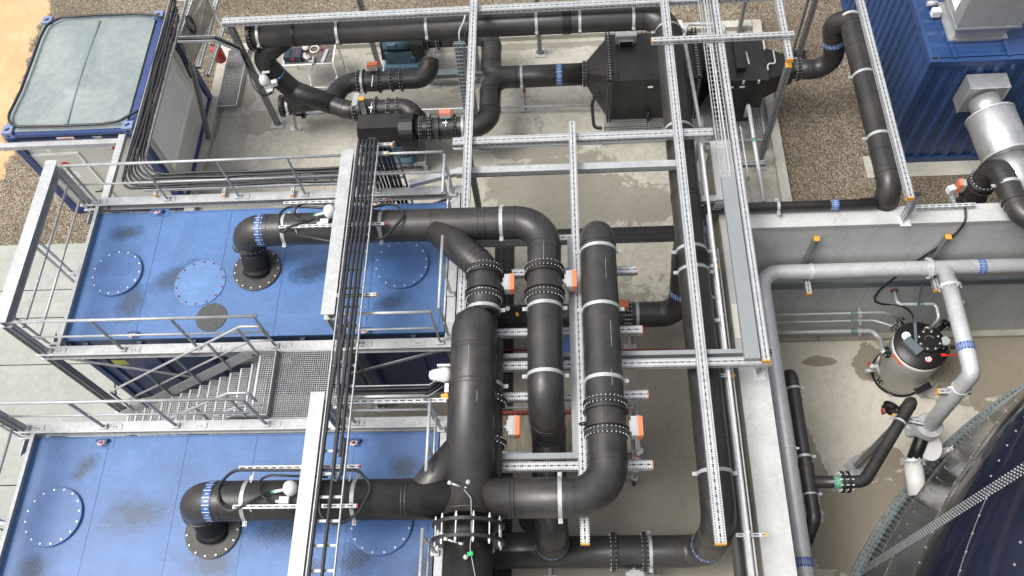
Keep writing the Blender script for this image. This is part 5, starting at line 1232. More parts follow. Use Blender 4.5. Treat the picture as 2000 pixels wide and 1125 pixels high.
MB().bar((a[0], a[1]-.05, .0), (a[0], a[1]-.05, zc-RY), .05, .04, up=Y1).box((a[0], a[1]-.05, .01), .22, .14, .02).box((a[0], a[1]-.05, .45), .22, .05, .03).build('stand_profile', GAL, s_); MB().cyl((a[0], a[1]-.06, .62), (a[0], a[1]-.06, .68), .035, 8).build('adjusting_nut', 'red_plastic', s_)
# small black box with valves
sb = T('small_filter_box', 'smaller black box with pipes and two red valves right of the large filter', 'filter', (3.3, 12, .3))
zb1 = 1.7; by0 = P(1450, 157, zb1).y; by1 = P(1450, 78, zb1).y; bx0 = Xat(1405, by0, zb1); bx1 = Xat(1500, by0, zb1)
MB().bb(bx0, bx1, by0, by1, .85, zb1).bb(bx0+.06, bx1-.16, by0+.03, by1-.05, .4, .85).build('box_body', 'satin_black', sb)
MB().loft([(bx1, by0+.10, .98), (bx1, by1-.12, .98), (bx1, by1-.12, zb1-.10), (bx1, by0+.10, zb1-.10)], [(fo.x+.02, fo.y-RBp, 1.15), (fo.x+.02, fo.y+RBp, 1.15), (fo.x+.02, fo.y+RBp, 1.5), (fo.x+.02, fo.y-RBp, 1.5)]).build('outlet_cone', 'satin_black', sb)
MB().bb(bx0-.02, bx1+.02, by0-.02, by1+.02, zb1-.03, zb1+.012).bb(bx0+.35, bx0+.52, by0+.2, by1-.02, zb1+.012, zb1+.14).build('box_lid', 'satin_black', sb)
l = MB()
for px in (1422, 1452, 1482): x = Xat(px, by0, zb1); l.box((x, by0-.035, zb1-.02), .035, .03, .08).box((x, by1+.02, zb1), .04, .03, .05)
for k in (.25, .75):
    for x in (bx0-.03, bx1+.03): l.box((x, by0+(by1-by0)*k, zb1-.01), .03, .05, .05)
l.build('lid_latch', BOLT, sb)
for px in (1427, 1449): x = Xat(px, by0, 1.5); MB().box((x, by0-.012, 1.52), .10, .006, .045).build('name_plate', 'white_marker', sb)
v0 = P(1457, 150, zb1+.1); pz = lambda px, py, z=1.7: P(px, py, z)
MB().tube(fillet([pz(1457, 102), pz(1463, 125), pz(1457, 158, 1.5)], .05, 4), .022, 8).build('valve_pipe', 'stainless_steel', sb)
MB().tube(fillet([pz(1470, 162, 1.4), pz(1473, 150, 1.55), pz(1498, 148, 1.6), pz(1500, 124, 1.7), pz(1515, 124, 1.7), pz(1510, 98, 1.7)], .05, 4), .016, 8).build('valve_pipe', 'stainless_steel', sb)
for px in (1457, 1470): p = pz(px, 163, 1.45); MB().box(p, .12, .03, .02, .25).box(p+V((0, -.02, .01)), .06, .06, .03).build('valve_handle', 'red_plastic', sb)
MB().tube([pz(1413, 173, 1.2), pz(1445, 172, 1.2), pz(1470, 166, 1.3)], .022, 8).build('valve_pipe', 'stainless_steel', sb)
platform('grating base under the smaller black box', bx0-.15, bx1+.12, by0-.45, by1-.1, .38)
# ---------------------------------------------------------------- left pipes: Y from the long header
zq = 1.05; ja = P(640, 198, zq)
t = T('suction_y_pipe', 'black forked pipe dropping from the rear header to the two fans', 'pipe', ja); RS = .215
xq = P(540, 90, 2.0).x
d1 = P(600, 185, zq+.1); p1 = P(537, 150, 1.5); 
pipe(t, [(Xat(565, yT, ZM), yT, ZM-.02), P(508, 112, 2.05), P(545, 152, 1.55), P(575, 178, zq+.15), P(650, 204, zq)], RS, [.3, .25, .25], name='drop_section')
dd = (P(545, 152, 1.55)-P(508, 112, 2.05)).normalized(); labelband(t, P(541, 148, 1.6), (P(556, 163, 1.4)-P(530, 138, 1.7)), RS, .07)
yU = P(740, 158, zq).y; yW = P(740, 213, zq).y
pipe(t, [P(632, 198, zq), P(652, 190, zq), (Xat(672, yU, zq), yU, zq), (Xat(700, yU, zq), yU, zq), (Xat(838, yU, zq), yU, zq), (Xat(838, yU, zq)+.02, yU+.38, zq+.15)], RS-.015, [.3, .4, 0, .30], name='rear_branch')
pipe(t, [P(632, 198, zq), P(655, 206, zq), (Xat(680, yW, zq), yW, zq), (Xat(795, yW, zq), yW, zq), (Xat(818, yW, zq), yW-.25, zq-.1)], RS-.02, [.3, .3, .28], name='front_branch')
for px, y_, w_ in ((702, yU, .05), (743, yU, .05), (766, yU, .05), (785, yU, .05), (694, yW, .04), (736, yW, .04), (760, yW, .04), (778, yW, .04)): flange(t, (Xat(px, y_, zq), y_, zq), X1, RS-.02, 18, t=w_, w=.022)
valve(t, (Xat(727, yU, zq), yU, zq), X1, RS, .34); valve(t, (Xat(722, yW, zq), yW, zq), X1, RS, .34); clamp(t, (Xat(709, yU, zq), yU, zq), X1, RS)
for y_, a, b_ in ((yU, 769, 782), (yW, 763, 775)): bellows(t, (Xat(a, y_, zq), y_, zq), (Xat(b_, y_, zq), y_, zq), RS-.03, 4)
actuator(t, (Xat(733, yU, zq), yU+.1, zq+RS), V((0, .3, 1)), X1, .8)
sc_ = MB().box(P(727, 158, zq+RS+.04), .012, .3, .01).box(P(725, 210, zq+RS+.02), .012, .28, .01).box(P(724, 210, zq+RS+.03), .09, .03, .01); sc_.build('white_marking', 'white_marker', t)
yB_ = P(600, 205, .85).y; xB_ = Xat(552, yB_, .85); pipe(t, [(xB_, yB_, .85), (Xat(655, yB_, .85), yB_+.05, .95)], RS-.02, seams=False, name='blind_end_section'); flange(t, (xB_, yB_, .85), X1, RS-.02, 20, t=.045); clamp(t, (xB_+.14, yB_, .85), X1, RS-.02)
dm = T('white_sensor_head', 'white dome on the bend of the forked pipe, near the first bridge post', 'sensor', P(521, 160, 1.75)); c = P(521, 165, 1.7)
MB().rev(c, V((-.2, .25, 1)), [(0, .09), (.08, .11), (.16, .10), (.22, .06), (.24, 0)], 20).build('dome', 'white_plastic', dm); MB().box(P(536, 162, 1.75), .11, .1, .1, .3).box(P(528, 178, 1.6), .12, .08, .08, .3).box(P(519, 141, 1.9), .16, .06, .02, .1).build('terminal_box', 'white_plastic', dm)
st_ = T('pipe_stand', 'slim stand with valve under the blind end of the forked pipe', 'stand', P(578, 250, 0)); a = P(578, 252, 0); MB().bar(a, P(574, 225, .7), .05, .04, up=Y1).box(a+U1*.01, .26, .12, .02).build('stand_profile', GAL, st_)
k = P(590, 224, .35); MB().cyl(k-X1*.2, k+X1*.05, .035, 10).rev(k, X1, [(0, .09), (.02, .09), (.021, .03), (.05, .03), (.051, .09), (.07, .09)], 20, sm=False).build('drain_valve', 'satin_black', st_); MB().cyl(k+X1*.07, P(632, 222, .35), .02, 8).build('drain_pipe', 'stainless_steel', st_)
br = T('bracket_post', 'grey plate and yellow-capped bracket above the front branch of the forked pipe', 'bracket', P(705, 205, 0)); MB().bar(P(712, 222, 1.2)-U1*1.2, P(712, 222, 1.2), .1, .08, up=Y1).bar(P(712, 222, 1.2), P(704, 195, 1.45), .1, .08).build('bracket_profile', 'perforated_steel_shaded', br); MB().box(P(706, 193, 1.5), .1, .08, .04).build('end_cap', 'yellow_cap', br); MB().prism([P(686, 207, 1.5), P(697, 205, 1.5), P(702, 181, 1.5), P(691, 183, 1.5)], (0, 0, -.02)).build('flat_plate', GAL, br)
# fans
def fan(label, hood, scroll_c, R, plat, z0=.3):
    t = T('centrifugal_fan', label, 'fan', (scroll_c[0], scroll_c[1], 0)); c = V(scroll_c)
    x0, x1, y0, y1, zt0, zt1 = hood
    m = MB(); m.loft([(x0, y0, zt0), (x1, y0, zt0), (x1, y1, zt0), (x0, y1, zt0)], [(x0+.02, y0+.14, zt1), (x1-.01, y0+.14, zt1), (x1-.01, y1, zt1), (x0+.02, y1, zt1)]); m.build('motor_hood', 'dark_plastic_sheet', t)
    w = .28
    pr = []
    for i in range(28):
        a = 2*math.pi*i/28; r_ = R*(1+.22*(i/28)); pr.append(c+V((0, math.cos(a)*r_, math.sin(a)*r_)))
    MB().prism([p-X1*w/2 for p in pr], X1*w).build('scroll_housing', 'satin_black', t)
    MB().rev(c-X1*(w/2+.02), X1, [(0, R*.3), (0, R*.95), (.015, R*.95)], 30, sm=False).rev(c-Y1*(R+.0)-U1*.1, -Y1, [(0, .13), (.04, .13), (.045, .10), (.05, .10)], 20, sm=False).build('inspection_cover', 'satin_black', t)
    MB().cyl((c.x-w/2-.02, c.y, c.z-.05), (x0+.1, c.y, c.z-.05), .17, 20).box((x0+.3, c.y-.14, c.z-.02), .18, .12, .12).build('electric_motor', 'teal_machine_paint', t)
    MB().bb(x0+.05, x1+.15, y0-.12, y1+.12, z0+.02, z0+.10).bb(x0+.1, x1, y0, y1, z0+.10, z0+.45).build('machine_frame', 'teal_machine_paint', t)
    MB().box((x1+.02, y0-.10, z0+.35), .1, .1, .09).build('junction_box', 'case_blue', t)
    for i, j in ((0, 0), (1, 0), (0, 1), (1, 1)): MB().cyl((x0+.1+i*(x1-x0+.0), y0-.17+j*(y1-y0+.3), z0), (x0+.1+i*(x1-x0), y0-.17+j*(y1-y0+.3), z0+.08), .05, 12).build('rubber_foot', 'case_blue', t)
    return t
zf = 1.25
hx0, hx1 = P(697, 230, zf).x, P(782, 230, zf).x; hy0, hy1 = P(740, 250, zf).y, P(740, 222, zf).y
fan('black hooded fan with scroll housing behind the handrail, front one of two', (hx0, hx1, hy0-.14, hy1, .85, zf), (P(798, 250, 1).x, yl, 1.0), .34, None)
fx2 = P(815, 90, 1.1).x; fan('fan with blue motor hidden under the rear header, rear one of two', (P(737, 75, 1.1).x, P(800, 75, 1.1).x, yu-.15, yu+.25, .55, 1.0), (fx2, yu, 1.0), .33, None)
platform('grating base under the front hooded fan', P(705, 300, .3).x, P(830, 300, .3).x, P(760, 318, .3).y, P(760, 262, .3).y+.5, .30)
platform('grating base under the rear fan', P(752, 120, .3).x, P(845, 120, .3).x, P(800, 138, .3).y, P(800, 92, .3).y+.3, .30)
q = P(880, 140, .3); tt = T('low_plain_girder', 'low grey girder on short legs between the two fans', 'beam', q); a, b_ = P(828, 145, .35), P(945, 141, .35); a.y = b_.y; MB().bar(a, b_, .16, .12).build('girder_profile', 'blue_grey_steel', tt)
for px in (845, 942): a = P(px, 165, 0); MB().bar((a.x, b_.y, 0), (a.x, b_.y, .29), .09, .09, up=Y1).box((a.x+.05, b_.y-.02, .01), .24, .16, .02).build('leg', GAL, tt)
# tool trolley with case
tz = .85; c0 = [P(*p, tz) for p in ((553, 130), (650, 124), (655, 80), (585, 84))]
tr = T('work_table', 'white tube-framed table with a plywood top carrying tools', 'table', P(610, 130, 0)); x0, x1 = c0[0].x, c0[1].x; y0, y1 = c0[1].y, c0[2].y
MB().bb(x0+.02, x1-.02, y0+.02, y1-.02, tz-.02, tz).build('table_board', 'ply_board', tr)
m = MB()
for a, b_ in (((x0, y0), (x1, y0)), ((x1, y0), (x1, y1)), ((x1, y1), (x0, y1)), ((x0, y1), (x0, y0))): m.cyl((*a, tz), (*b_, tz), .022, 8)
m.build('top_frame', 'cream_trim', tr)
for x in (x0, x1):
    for y in (y0, y1): MB().cyl((x, y, 0), (x, y, tz), .02, 8).build('leg', 'cream_trim', tr)
m = MB()
for (xa_, xb2_) in ((x0+.55, x1),): m.cyl((x0+.5, y0-.35, .02), (x0+.5, y0, .5), .014, 8).cyl((x1, y0, .5), (x1-.12, y0-.4, .02), .014, 8).cyl((x0+.5, y0-.35, .03), (x1-.12, y0-.4, .03), .014, 8).cyl((x1, y1, .5), (x1+.3, y0, .02), .014, 8).cyl((x0+.45, y0-.17, .3), (x1-.05, y0-.2, .3), .012, 8)
m.build('stabiliser', 'cream_trim', tr)
cx = P(573, 106, tz+.1); tc = T('tool_case', 'dark blue plastic tool case with red lettering on the work table', 'case', (cx.x, cx.y, tz)); R_ = Matrix.Rotation(-.06, 3, 'Z')
MB().box((cx.x, cx.y, tz+.06), .40, .30, .115, rot=R_).box((cx.x, cx.y, tz+.135), .385, .285, .03, rot=R_).build('case_shell', 'case_blue', tc)
MB().box((cx.x-.06, cx.y, tz+.153), .03, .17, .006, rot=R_).box((cx.x-.03, cx.y, tz+.153), .02, .2, .004, rot=R_).build('handle', 'gasket_black', tc)
MB().box((cx.x-.0, cx.y-.152, tz+.1), .07, .01, .05, rot=R_).build('latch', 'red_plastic', tc)
text('BOSCH', (cx.x+.11, cx.y-.07, tz+.152), .05, Matrix.Rotation(math.pi/2-.06, 3, 'Z'), 'red_plastic', tc)
for i, (px, py, s_) in enumerate(((597, 92, .09), (593, 108, .08), (601, 112, .07))):
    m = MB().sph(P(px, py, tz+.05), s_, s_*1.2, .04, 10)
    for v in m.v: v += V((random.uniform(-.02, .02), random.uniform(-.02, .02), random.uniform(-.012, .012)))
    tag(m.build('plastic_bag', 'clear_bag'), ('crumpled clear plastic bag at the back of the work table', 'crumpled pinkish bag beside the tool case', 'pinkish bag nearest the table front edge')[i], 'bag')
tag(MB().torus(P(614, 96, tz+.02), U1, .10, .012).build('cable_ring', 'cream_trim'), 'white coiled lead on the work table', 'cable')
c = P(628, 98, tz); o_ = T('spray_can', 'small red-capped can standing on the work table', 'can', c); MB().cyl(c, c+U1*.13, .03, 14).build('can_body', 'pale_red_plastic', o_); MB().cyl(c+U1*.131, c+U1*.17, .024, 12).build('can_cap', 'red_plastic', o_)
tag(MB().bar(P(629, 122, tz+.02), P(639, 96, tz+.02), .075, .012).build('metal_offcut', GAL), 'flat galvanised metal offcut on the work table', 'metal strip')
c = P(613, 120, tz+.03); o_ = T('cordless_drill', 'cordless drill lying at the front edge of the work table', 'drill', c); MB().cyl(c+V((-.02, .12, .02)), c+V((.0, -.1, .02)), .03, 10).box(c+V((-.05, 0, 0)), .13, .05, .04).build('drill_body', 'grey_plastic', o_); MB().cyl(c+V((0, -.1, .02)), c+V((-.01, -.28, .01)), .006, 6).build('drill_bit', 'gasket_black', o_)
# ---------------------------------------------------------------- blue shipping container with roof hood and duct
BX0, BX1, BY0, BY1, BZ = 6.50, 8.98, 10.78, 16.8, 3.0
bc = T('shipping_container', 'dark blue corrugated container at the top right with a metal hood on its roof', 'container', ((BX0+BX1)/2, (BY0+BY1)/2, 0))
def corr(p0, p1, z0, z1, out, pitch=.28, dep=.036, vert=True):
    p0, p1, out = V(p0), V(p1), V(out); L = (p1-p0).length; d = (p1-p0)/L; n = max(1, round(L/pitch)); m = MB(); q = L/n; pr = []
    for i in range(n):
        for f, h in ((0, 0), (.22, 0), (.36, -1), (.86, -1), (1.0, 0)): pr.append((i*q+f*q, h*dep))
    P_ = [p0+d*s_+out*h for s_, h in pr]
    up = V((0, 0, z1-z0)) if vert else V(z1)
    a = len(m.v); m.v += [p+V((0, 0, z0)) if vert else p for p in P_]; m.v += [(p+V((0, 0, z1)) if vert else p+up) for p in P_]; k = len(P_)
    for i in range(k-1): m.face((a+i, a+i+1, a+k+i+1, a+k+i))
    return m
MB().bb(BX0+.08, BX1-.08, BY0+.08, BY1-.08, .15, BZ-.08).build('container_core', 'container_blue', bc)
corr((BX0+.02, BY1-.1, 0), (BX0+.02, BY0+.1, 0), .16, BZ-.12, (-1, 0, 0)).build('side_wall', 'container_blue', bc)
corr((BX0+.1, BY0+.02, 0), (BX1-.1, BY0+.02, 0), .16, BZ-.12, (0, -1, 0)).build('front_wall', 'container_blue', bc)
corr((BX0+.08, BY0+.12, BZ-.02), (BX0+.08, BY1-.1, BZ-.02), 0, (BX1-BX0-.16, 0, 0), (0, 0, 1), .3, .022, False).build('roof_sheet_blue', 'container_blue', bc)
for a, b_ in (((BX0+.04, BY0+.16), (BX0+.04, BY1-.16)), ((BX1-.04, BY0+.16), (BX1-.04, BY1-.16)), ((BX0+.16, BY0+.04), (BX1-.16, BY0+.04)), ((BX0+.16, BY1-.04), (BX1-.16, BY1-.04))):
    MB().bar((*a, BZ-.07), (*b_, BZ-.07), .09, .13).build('top_rail', 'container_blue', bc); MB().bar((*a, .08), (*b_, .08), .09, .16).build('bottom_rail', 'container_blue', bc)
for x in (BX0+.08, BX1-.08):
    for y in (BY0+.08, BY1-.08):
        MB().bb(x-.07, x+.07, y-.07, y+.07, .0, BZ-.12).build('corner_post', 'container_blue', bc); o_ = MB().box((x, y, BZ-.05), .18, .17, .13).build('corner_casting', 'container_blue', bc)
        MB().box((x, y, BZ+.0175), .10, .05, .004).build('casting_slot', 'dark_slot', o_)
tag(MB().bb(BX0-.3, BX1, BY0-.35, BY0+.2, -.2, .01).build('foundation_strip', 'kerb_concrete'), None, None, None, 'structure')
q = P(1910, 72, BZ+.05); hd2 = T('roof_hood', 'angular sheet metal hood on the roof of the blue container', 'vent hood', q); cx_, cy_ = q.x, q.y+.42
MB().box((cx_, cy_, BZ+.02), 1.02, .95, .05).build('base_plate', 'bright_sheet_metal', hd2)
def fr_(m, c, s0, s1, z0, z1, off=(0, 0)): 
    f = lambda s_, z, o=(0, 0): [V((c[0]+o[0]+i*s_[0]/2, c[1]+o[1]+j*s_[1]/2, z)) for i, j in ((-1, -1), (1, -1), (1, 1), (-1, 1))]
    return m.loft(f(s0, z0), f(s1, z1, off))
m = MB(); fr_(m, (cx_+.02, cy_), (.86, .80), (.92, .86), BZ+.045, BZ+.20); fr_(m, (cx_+.02, cy_), (.92, .86), (1.12, 1.1), BZ+.20, BZ+.36); fr_(m, (cx_+.02, cy_), (1.12, 1.1), (1.12, 1.1), BZ+.36, BZ+.40); fr_(m, (cx_+.02, cy_), (1.1, 1.08), (1.1, 1.0), BZ+.40, BZ+1.3)
m.build('hood_body', 'bright_sheet_metal', hd2)
MB().box((cx_-.54, cy_-.1, BZ+.85), .006, .34, .6).build('paper_label', 'white_marker', hd2); MB().box((cx_-.545, cy_+.0, BZ+1.08), .004, .2, .14).build('red_label', 'red_plastic', hd2)
jb = MB().box((cx_-.63, cy_+.15, BZ+.12), .15, .12, .13).build('junction_box', 'white_plastic', hd2); MB().cyl((cx_-.72, cy_+.4, BZ+.1), (cx_-.55, cy_+.4, BZ+.1), .05, 10).tube([(cx_-.5, cy_+.5, BZ+.05), (cx_-.5, cy_+.2, BZ+.05)], .015, 6).build('vent_fitting', 'grey_plastic', hd2)
for dx in (-.48, .45): MB().bb(cx_+dx-.03, cx_+dx+.03, BY0+.06, cy_-.45, BZ+.0, BZ+.035).build('support_strip', 'container_blue', hd2)
# insulated duct
q = onface(1912, 168, BY0); rD = .26; dz = q.z
du = T('insulated_duct', 'shiny clad exhaust duct with a thick silencer leaving the front of the blue container', 'duct', (q.x, BY0, dz))
m = MB(); m.box((q.x, BY0-.16, dz), .70, .32, .66).build('square_adapter', 'bright_sheet_metal', du)
m = MB(); 
for s_ in (-1, 1): m.bar((q.x+s_*.34, BY0-.325, dz-.33), (q.x+s_*.34, BY0-.325, dz+.33), .03, .012, up=Y1)
m.bar((q.x-.33, BY0-.325, dz+.32), (q.x+.33, BY0-.325, dz+.32), .03, .012, up=U1).build('adapter_flange', GAL, du)
e1 = P(1945, 232, dz); e2 = P(1985, 318, dz-.15)
a = V((q.x, BY0-.32, dz)); b_ = V((q.x+.05, Yat(222, q.x+.03, dz), dz-.05)); c_ = V((q.x+.18, Yat(305, q.x+.1, dz-.1), dz-.15)); 
MB().cyl(a, b_, rD, 32).build('clad_pipe', 'bright_sheet_metal', du); d = (c_-b_).normalized()
MB().rev(b_, d, [(0, rD), (.0, .40), (.02, .41), ((c_-b_).length-.02, .41), ((c_-b_).length, .40), ((c_-b_).length, rD)], 40).build('silencer', 'bright_sheet_metal', du)
for k in (0.01, (c_-b_).length-.03): MB().band(b_+d*(k+.01), d, .41, .035, .012, 40).build('silencer_band', GAL, du)
g = P(2040, 400, dz-.6); path = fillet([c_, c_+d*.45, V((g.x, g.y, dz-.55)), V((g.x+1.2, g.y+.1, dz-.6))], .35, 3)
MB().tube(path, rD+.02, 28).build('segment_bend', 'bright_sheet_metal', du)
# far right pipe with valve
B0 = P(1886, 402, 1.3); rP = .19; zz = 2.62
fp = T('far_right_pipe', 'black bent pipe with a white-bolted flange crossing the rear pit wall at the right edge', 'pipe', B0)
e = V((B0.x+.02, Yat(432, B0.x+.2, zz), zz))
pipe(fp, [(B0.x, B0.y, .2), (B0.x, B0.y, zz), (B0.x+.15, e.y-.05, zz), (B0.x+3.5, e.y-.1, zz)], rP, [.28, .40])
flange(fp, (B0.x, B0.y, 2.1), U1, rP, 22, t=.05); valve(fp, (B0.x, B0.y, 1.8), U1, rP, .34); flange(fp, (B0.x, B0.y, 1.3), U1, rP, 22, t=.04)
clamp(fp, (B0.x+.07, Yat(362, B0.x+.1, zz), zz), Y1, rP); seam(fp, (B0.x+.08, Yat(395, B0.x+.15, zz), zz), Y1, rP)
actuator(fp, (B0.x-rP, B0.y+.02, 1.9), V((-1, .1, .1)), U1, .8)
lp = T('limit_switch', 'small white switch box with strut arm beside the valve of the far right pipe', 'switch', P(1857, 370, 2.2)); c = P(1857, 370, 2.3)
MB().box(c, .12, .1, .12, .3).build('switch_box', 'white_plastic', lp); MB().bar(c+V((.02, -.05, -.1)), P(1866, 402, 2.35), .05, .04).build('switch_arm', 'slotted_white_rail', lp)
tag(MB().tube(smooth([P(1883, 402, 2.35), P(1886, 412, 2.36), V((P(1886, 440, ZT).x, WY0-.03, ZT+.02)), V((P(1886, 440, ZT).x-.03, WY0-.03, ZT-.5)), V((P(1886, 440, ZT).x-.45, WY0-.03, .9)), V((P(1886, 440, ZT).x-.85, WY0-.04, -.6)), P(1778, 595, -.9), P(1790, 650, -1.0)], 2), .02, 8).build('wall_cable', 'rubber_cable'), 'black cable running over the rear pit wall and down to the small tank', 'cable')
q = P(1788, 405, 2.4); tag(MB().bar(q, P(1905, 400, 2.4), .06, .05).build('strut_rail', 'slotted_white_rail'), 'short strut rail on top of the rear pit wall beside the far right pipe', 'rail')
# ---------------------------------------------------------------- pit: stainless header
yA = WY0-.27; zA = solve(lambda z: P(1700, 527, z).y-yA, -2.2, 2.2); rA = 15*mpp(1650, 530, zA)
xA = P(1528, 820, zA).x; xT = Xat(1845, yA, zA)
sp = T('steel_header_pipe', 'wide satin steel pipe along the rear pit wall, turning down beside the left pit wall', 'pipe', (xA, yA, zA))
MB().tube(fillet([(14, yA, zA), (xA, yA, zA), (xA, -1, zA)], .32, 10), rA, 28).build('pipe_section', 'stainless_steel', sp)
for px in (1814,): 
    x = Xat(px, yA, zA); MB().rev((x-.02, yA, zA), X1, [(0, rA), (0, rA+.055), (.045, rA+.055), (.045, rA)], 30, sm=False).mat(1).bolts((x, yA, zA), X1, rA+.035, 8, .012, .11).build('flange', ['stainless_steel', BOLT], sp)
for px, mt in ((1914, 'blue_label'),): labelband(sp, (Xat(px, yA, zA), yA, zA), X1, rA+.001, .13, mt)
labelband(sp, (xA, Yat(1100, xA, zA), zA), Y1, rA+.001, .14)
for px in (1510, 1800): MB().band((Xat(px, yA, zA), yA, zA), X1, rA, .01, .003, 28).build('weld_seam', 'stainless_steel', sp)
cl_ = MB().band((Xat(1584, yA, zA), yA, zA), X1, rA, .035, .008, 28); cl_.build('clamp', BOLT, sp)
MB().band((xA, Yat(876, xA, zA), zA), Y1, rA, .03, .01, 28).box((xA+rA+.03, Yat(876, xA, zA), zA), .06, .03, .03).build('clamp', BOLT, sp)
for px, ca, dn in ((1595, 466, 1), (1852, 462, 0)):
    zt_ = Zat(ca, Xat(px, WY0-.04, .9), WY0-.05); x = Xat(px, WY0-.05, zt_)
    t = T('wall_channel', ('perforated channel with orange cap on the pit wall carrying the steel header, left one', 'perforated channel with orange cap on the pit wall behind the steel header flange')[1-dn], 'bracket', (x, WY0-.05, zt_-1.2))
    MB().bar((x, WY0-.05, zA-.45), (x, WY0-.05, zt_), .10, .09, up=Y1).build('channel_profile', 'perforated_steel_shaded', t); MB().box((x, WY0-.05, zt_+.012), .10, .095, .02).build('end_cap', 'yellow_cap', t)
    MB().bar((x, WY0-.1, zA-rA-.06), (x, WY0-.62, zA-rA-.06), .09, .09).bar((x-.17, WY0-.17, zA-rA-.04), (x+.17, WY0-.17, zA-rA-.04), .06, .05).build('bracket_arm', 'perforated_steel', t); MB().box((x, WY0-.632, zA-rA-.06), .09, .02, .09).build('end_cap', 'yellow_cap', t)
# T branch forward and down to the digester
tb_ = T('steel_branch_pipe', 'satin steel branch pipe running forward over the pit, dropping to the round hopper', 'pipe', (xT, yA-1, zA))
yk = Yat(728, xT, zA); ze = solve(lambda z: P(1818, 828, z).x-xT, -2.2, zA); pe = P(1818, 828, ze)
pts = [V((xT, yA, zA)), V((xT, yk, zA)), V((xT, pe.y, ze)), V((xT, pe.y-.02, ze-.35))]
MB().tube(fillet(pts, [.14, .12], 3), rA, 28).build('pipe_section', 'stainless_steel', tb_)
MB().rev((xT, yA-rA-.28, zA), Y1, [(0, rA), (0, rA+.055), (.05, rA+.055), (.05, rA)], 30, sm=False).mat(1).bolts((xT, yA-rA-.255, zA), Y1, rA+.035, 8, .012, .12).build('flange', ['stainless_steel', BOLT], tb_)
labelband(tb_, (xT, Yat(679, xT, zA), zA), Y1, rA+.001, .14)
d = (pts[2]-pts[1]).normalized(); k = pts[1]+d*.55; MB().band(k, d, rA, .03, .012, 28).box(k+X1*(rA+.04), .08, .03, .03).box(k-X1*(rA+.04), .08, .03, .03).build('clamp', BOLT, tb_)
MB().bar(k+V((-.30, 0, -rA-.05)), k+V((.25, 0, -rA-.05)), .10, .08).build('support_arm', 'perforated_steel', tb_); MB().box(k+V((-.31, 0, -rA-.05)), .02, .1, .08).build('end_cap', 'yellow_cap', tb_)
hp = T('round_hopper', 'round steel hopper with spokes and a white disc below the dropping steel pipe', 'hopper', (xT, pe.y, ZP)); c = V((xT, pe.y, ze-.06))
MB().rev(c, -U1, [(0, .225), (.0, .24), (.34, .24), (.46, .14), (.46, .10)], 32).build('hopper_body', 'stainless_steel', hp)
m = MB()
for k in range(6): a = k*math.pi/3; m.bar(c+V((math.cos(a)*rA, math.sin(a)*rA, .01)), c+V((math.cos(a)*.235, math.sin(a)*.235, .01)), .015, .03)
m.torus(c+U1*.005, U1, .235, .014, 32, 6).build('hopper_spokes', 'stainless_steel', hp)
R_ = Matrix.Rotation(.35, 3, 'Y') @ Matrix.Rotation(.25, 3, 'X')
MB().rev(c+V((.06, -.30, -.36)), R_ @ U1, [(0, .27), (.012, .27)], 36, sm=False).build('white_disc', 'white_marker', hp)
MB().bar(c+V((-.15, .25, -.25)), c+V((-.02, .0, -.7)), .26, .02, up=(0, 1, .2)).box(c+V((-.22, .05, -.35)), .25, .3, .02).build('side_plate', 'bright_sheet_metal', hp)
nz = P(1783, 902, ZP+.85)
MB().tube(fillet([c-U1*.40, V((c.x-.05, c.y-.1, ZP+1.0)), nz+V((.0, .0, 0))], .15, 5), .13, 24).build('outlet_elbow', 'satin_black', hp)
# big enamelled tank
DC, DR = V((14.54, -3.27, ZP)), 11.285
RS_ = DR-.17
def shell_pt(px, py):
    f = lambda z: (P(px, py, z).xy-DC.xy).length-RS_
    return solve(f, ZP, 5.5)
dt = T('bolted_storage_tank', 'huge glossy midnight blue bolted tank at the bottom right corner', 'storage tank', (DC.x, DC.y, ZP)); HT = 6.2
def near(az):   # azimuth seen from the camera axis -> near point on the shell
    d = V((math.cos(az), math.sin(az))); b_ = d.dot(DC.xy); k = b_*b_-(DC.xy.length_squared-RS_**2); k = max(k, 0); return d*(b_-math.sqrt(k))
sh = MB(); zs = [ZP+.05+1.25*i for i in range(8)]; zs.append(ZP+.05+9.0)
sh.rev((DC.x, DC.y, ZP+.02), U1, [(0, RS_), (8.2, RS_)], 240)
bm = sh.mat(1)
def rivet(m, p, n, s_=.022, h=.022):
    n = V(n); t_ = U1.cross(n).normalized(); k = len(m.v); m.v += [p+t_*s_, p+U1*s_, p-t_*s_, p-U1*s_, p+n*h+t_*s_*.5, p+n*h+U1*s_*.5, p+n*h-t_*s_*.5, p+n*h-U1*s_*.5]
    for i in range(4): j = (i+1) % 4; m.face((k+i, k+j, k+4+j, k+4+i))
    m.face((k+4, k+5, k+6, k+7))
pA, pB = P(1720, 1093, 0), P(1860, 860, 0)
azs = [math.atan2(pA.y, pA.x), math.atan2(pB.y, pB.x)]
an = []
for az in azs:
    q = near(az); an.append(math.atan2(q.y-DC.y, q.x-DC.x))
seams_ = [an[0]+(an[1]-an[0])*k for k in (-2, -1, 0, 1, 2)]
simple('sheet_edge_grey', (.16, .15, .13), .5)
for a in seams_:
    n = V((math.cos(a), math.sin(a), 0)); t_ = V((-n.y, n.x, 0))
    for off in (-.10, -.034, .034, .10):
        z = ZP+.15
        while z < ZP+7.8:
            p = DC.xy.to_3d()+n*RS_+t_*off; p.z = z+(.045 if off in (-.034, .10) else 0); rivet(sh, p, n, .018, .022); z += .09
a0, a1 = seams_[0]-.05, seams_[-1]+.05
PA, PB = ((-1.18, 1), (-.33, 0), (1.47, 1), (3.35, 0), (4.98, 1)), ((-1.07, 0), (-.17, 1), (1.67, 0), (3.58, 1), (5.27, 0))
edges_ = MB()
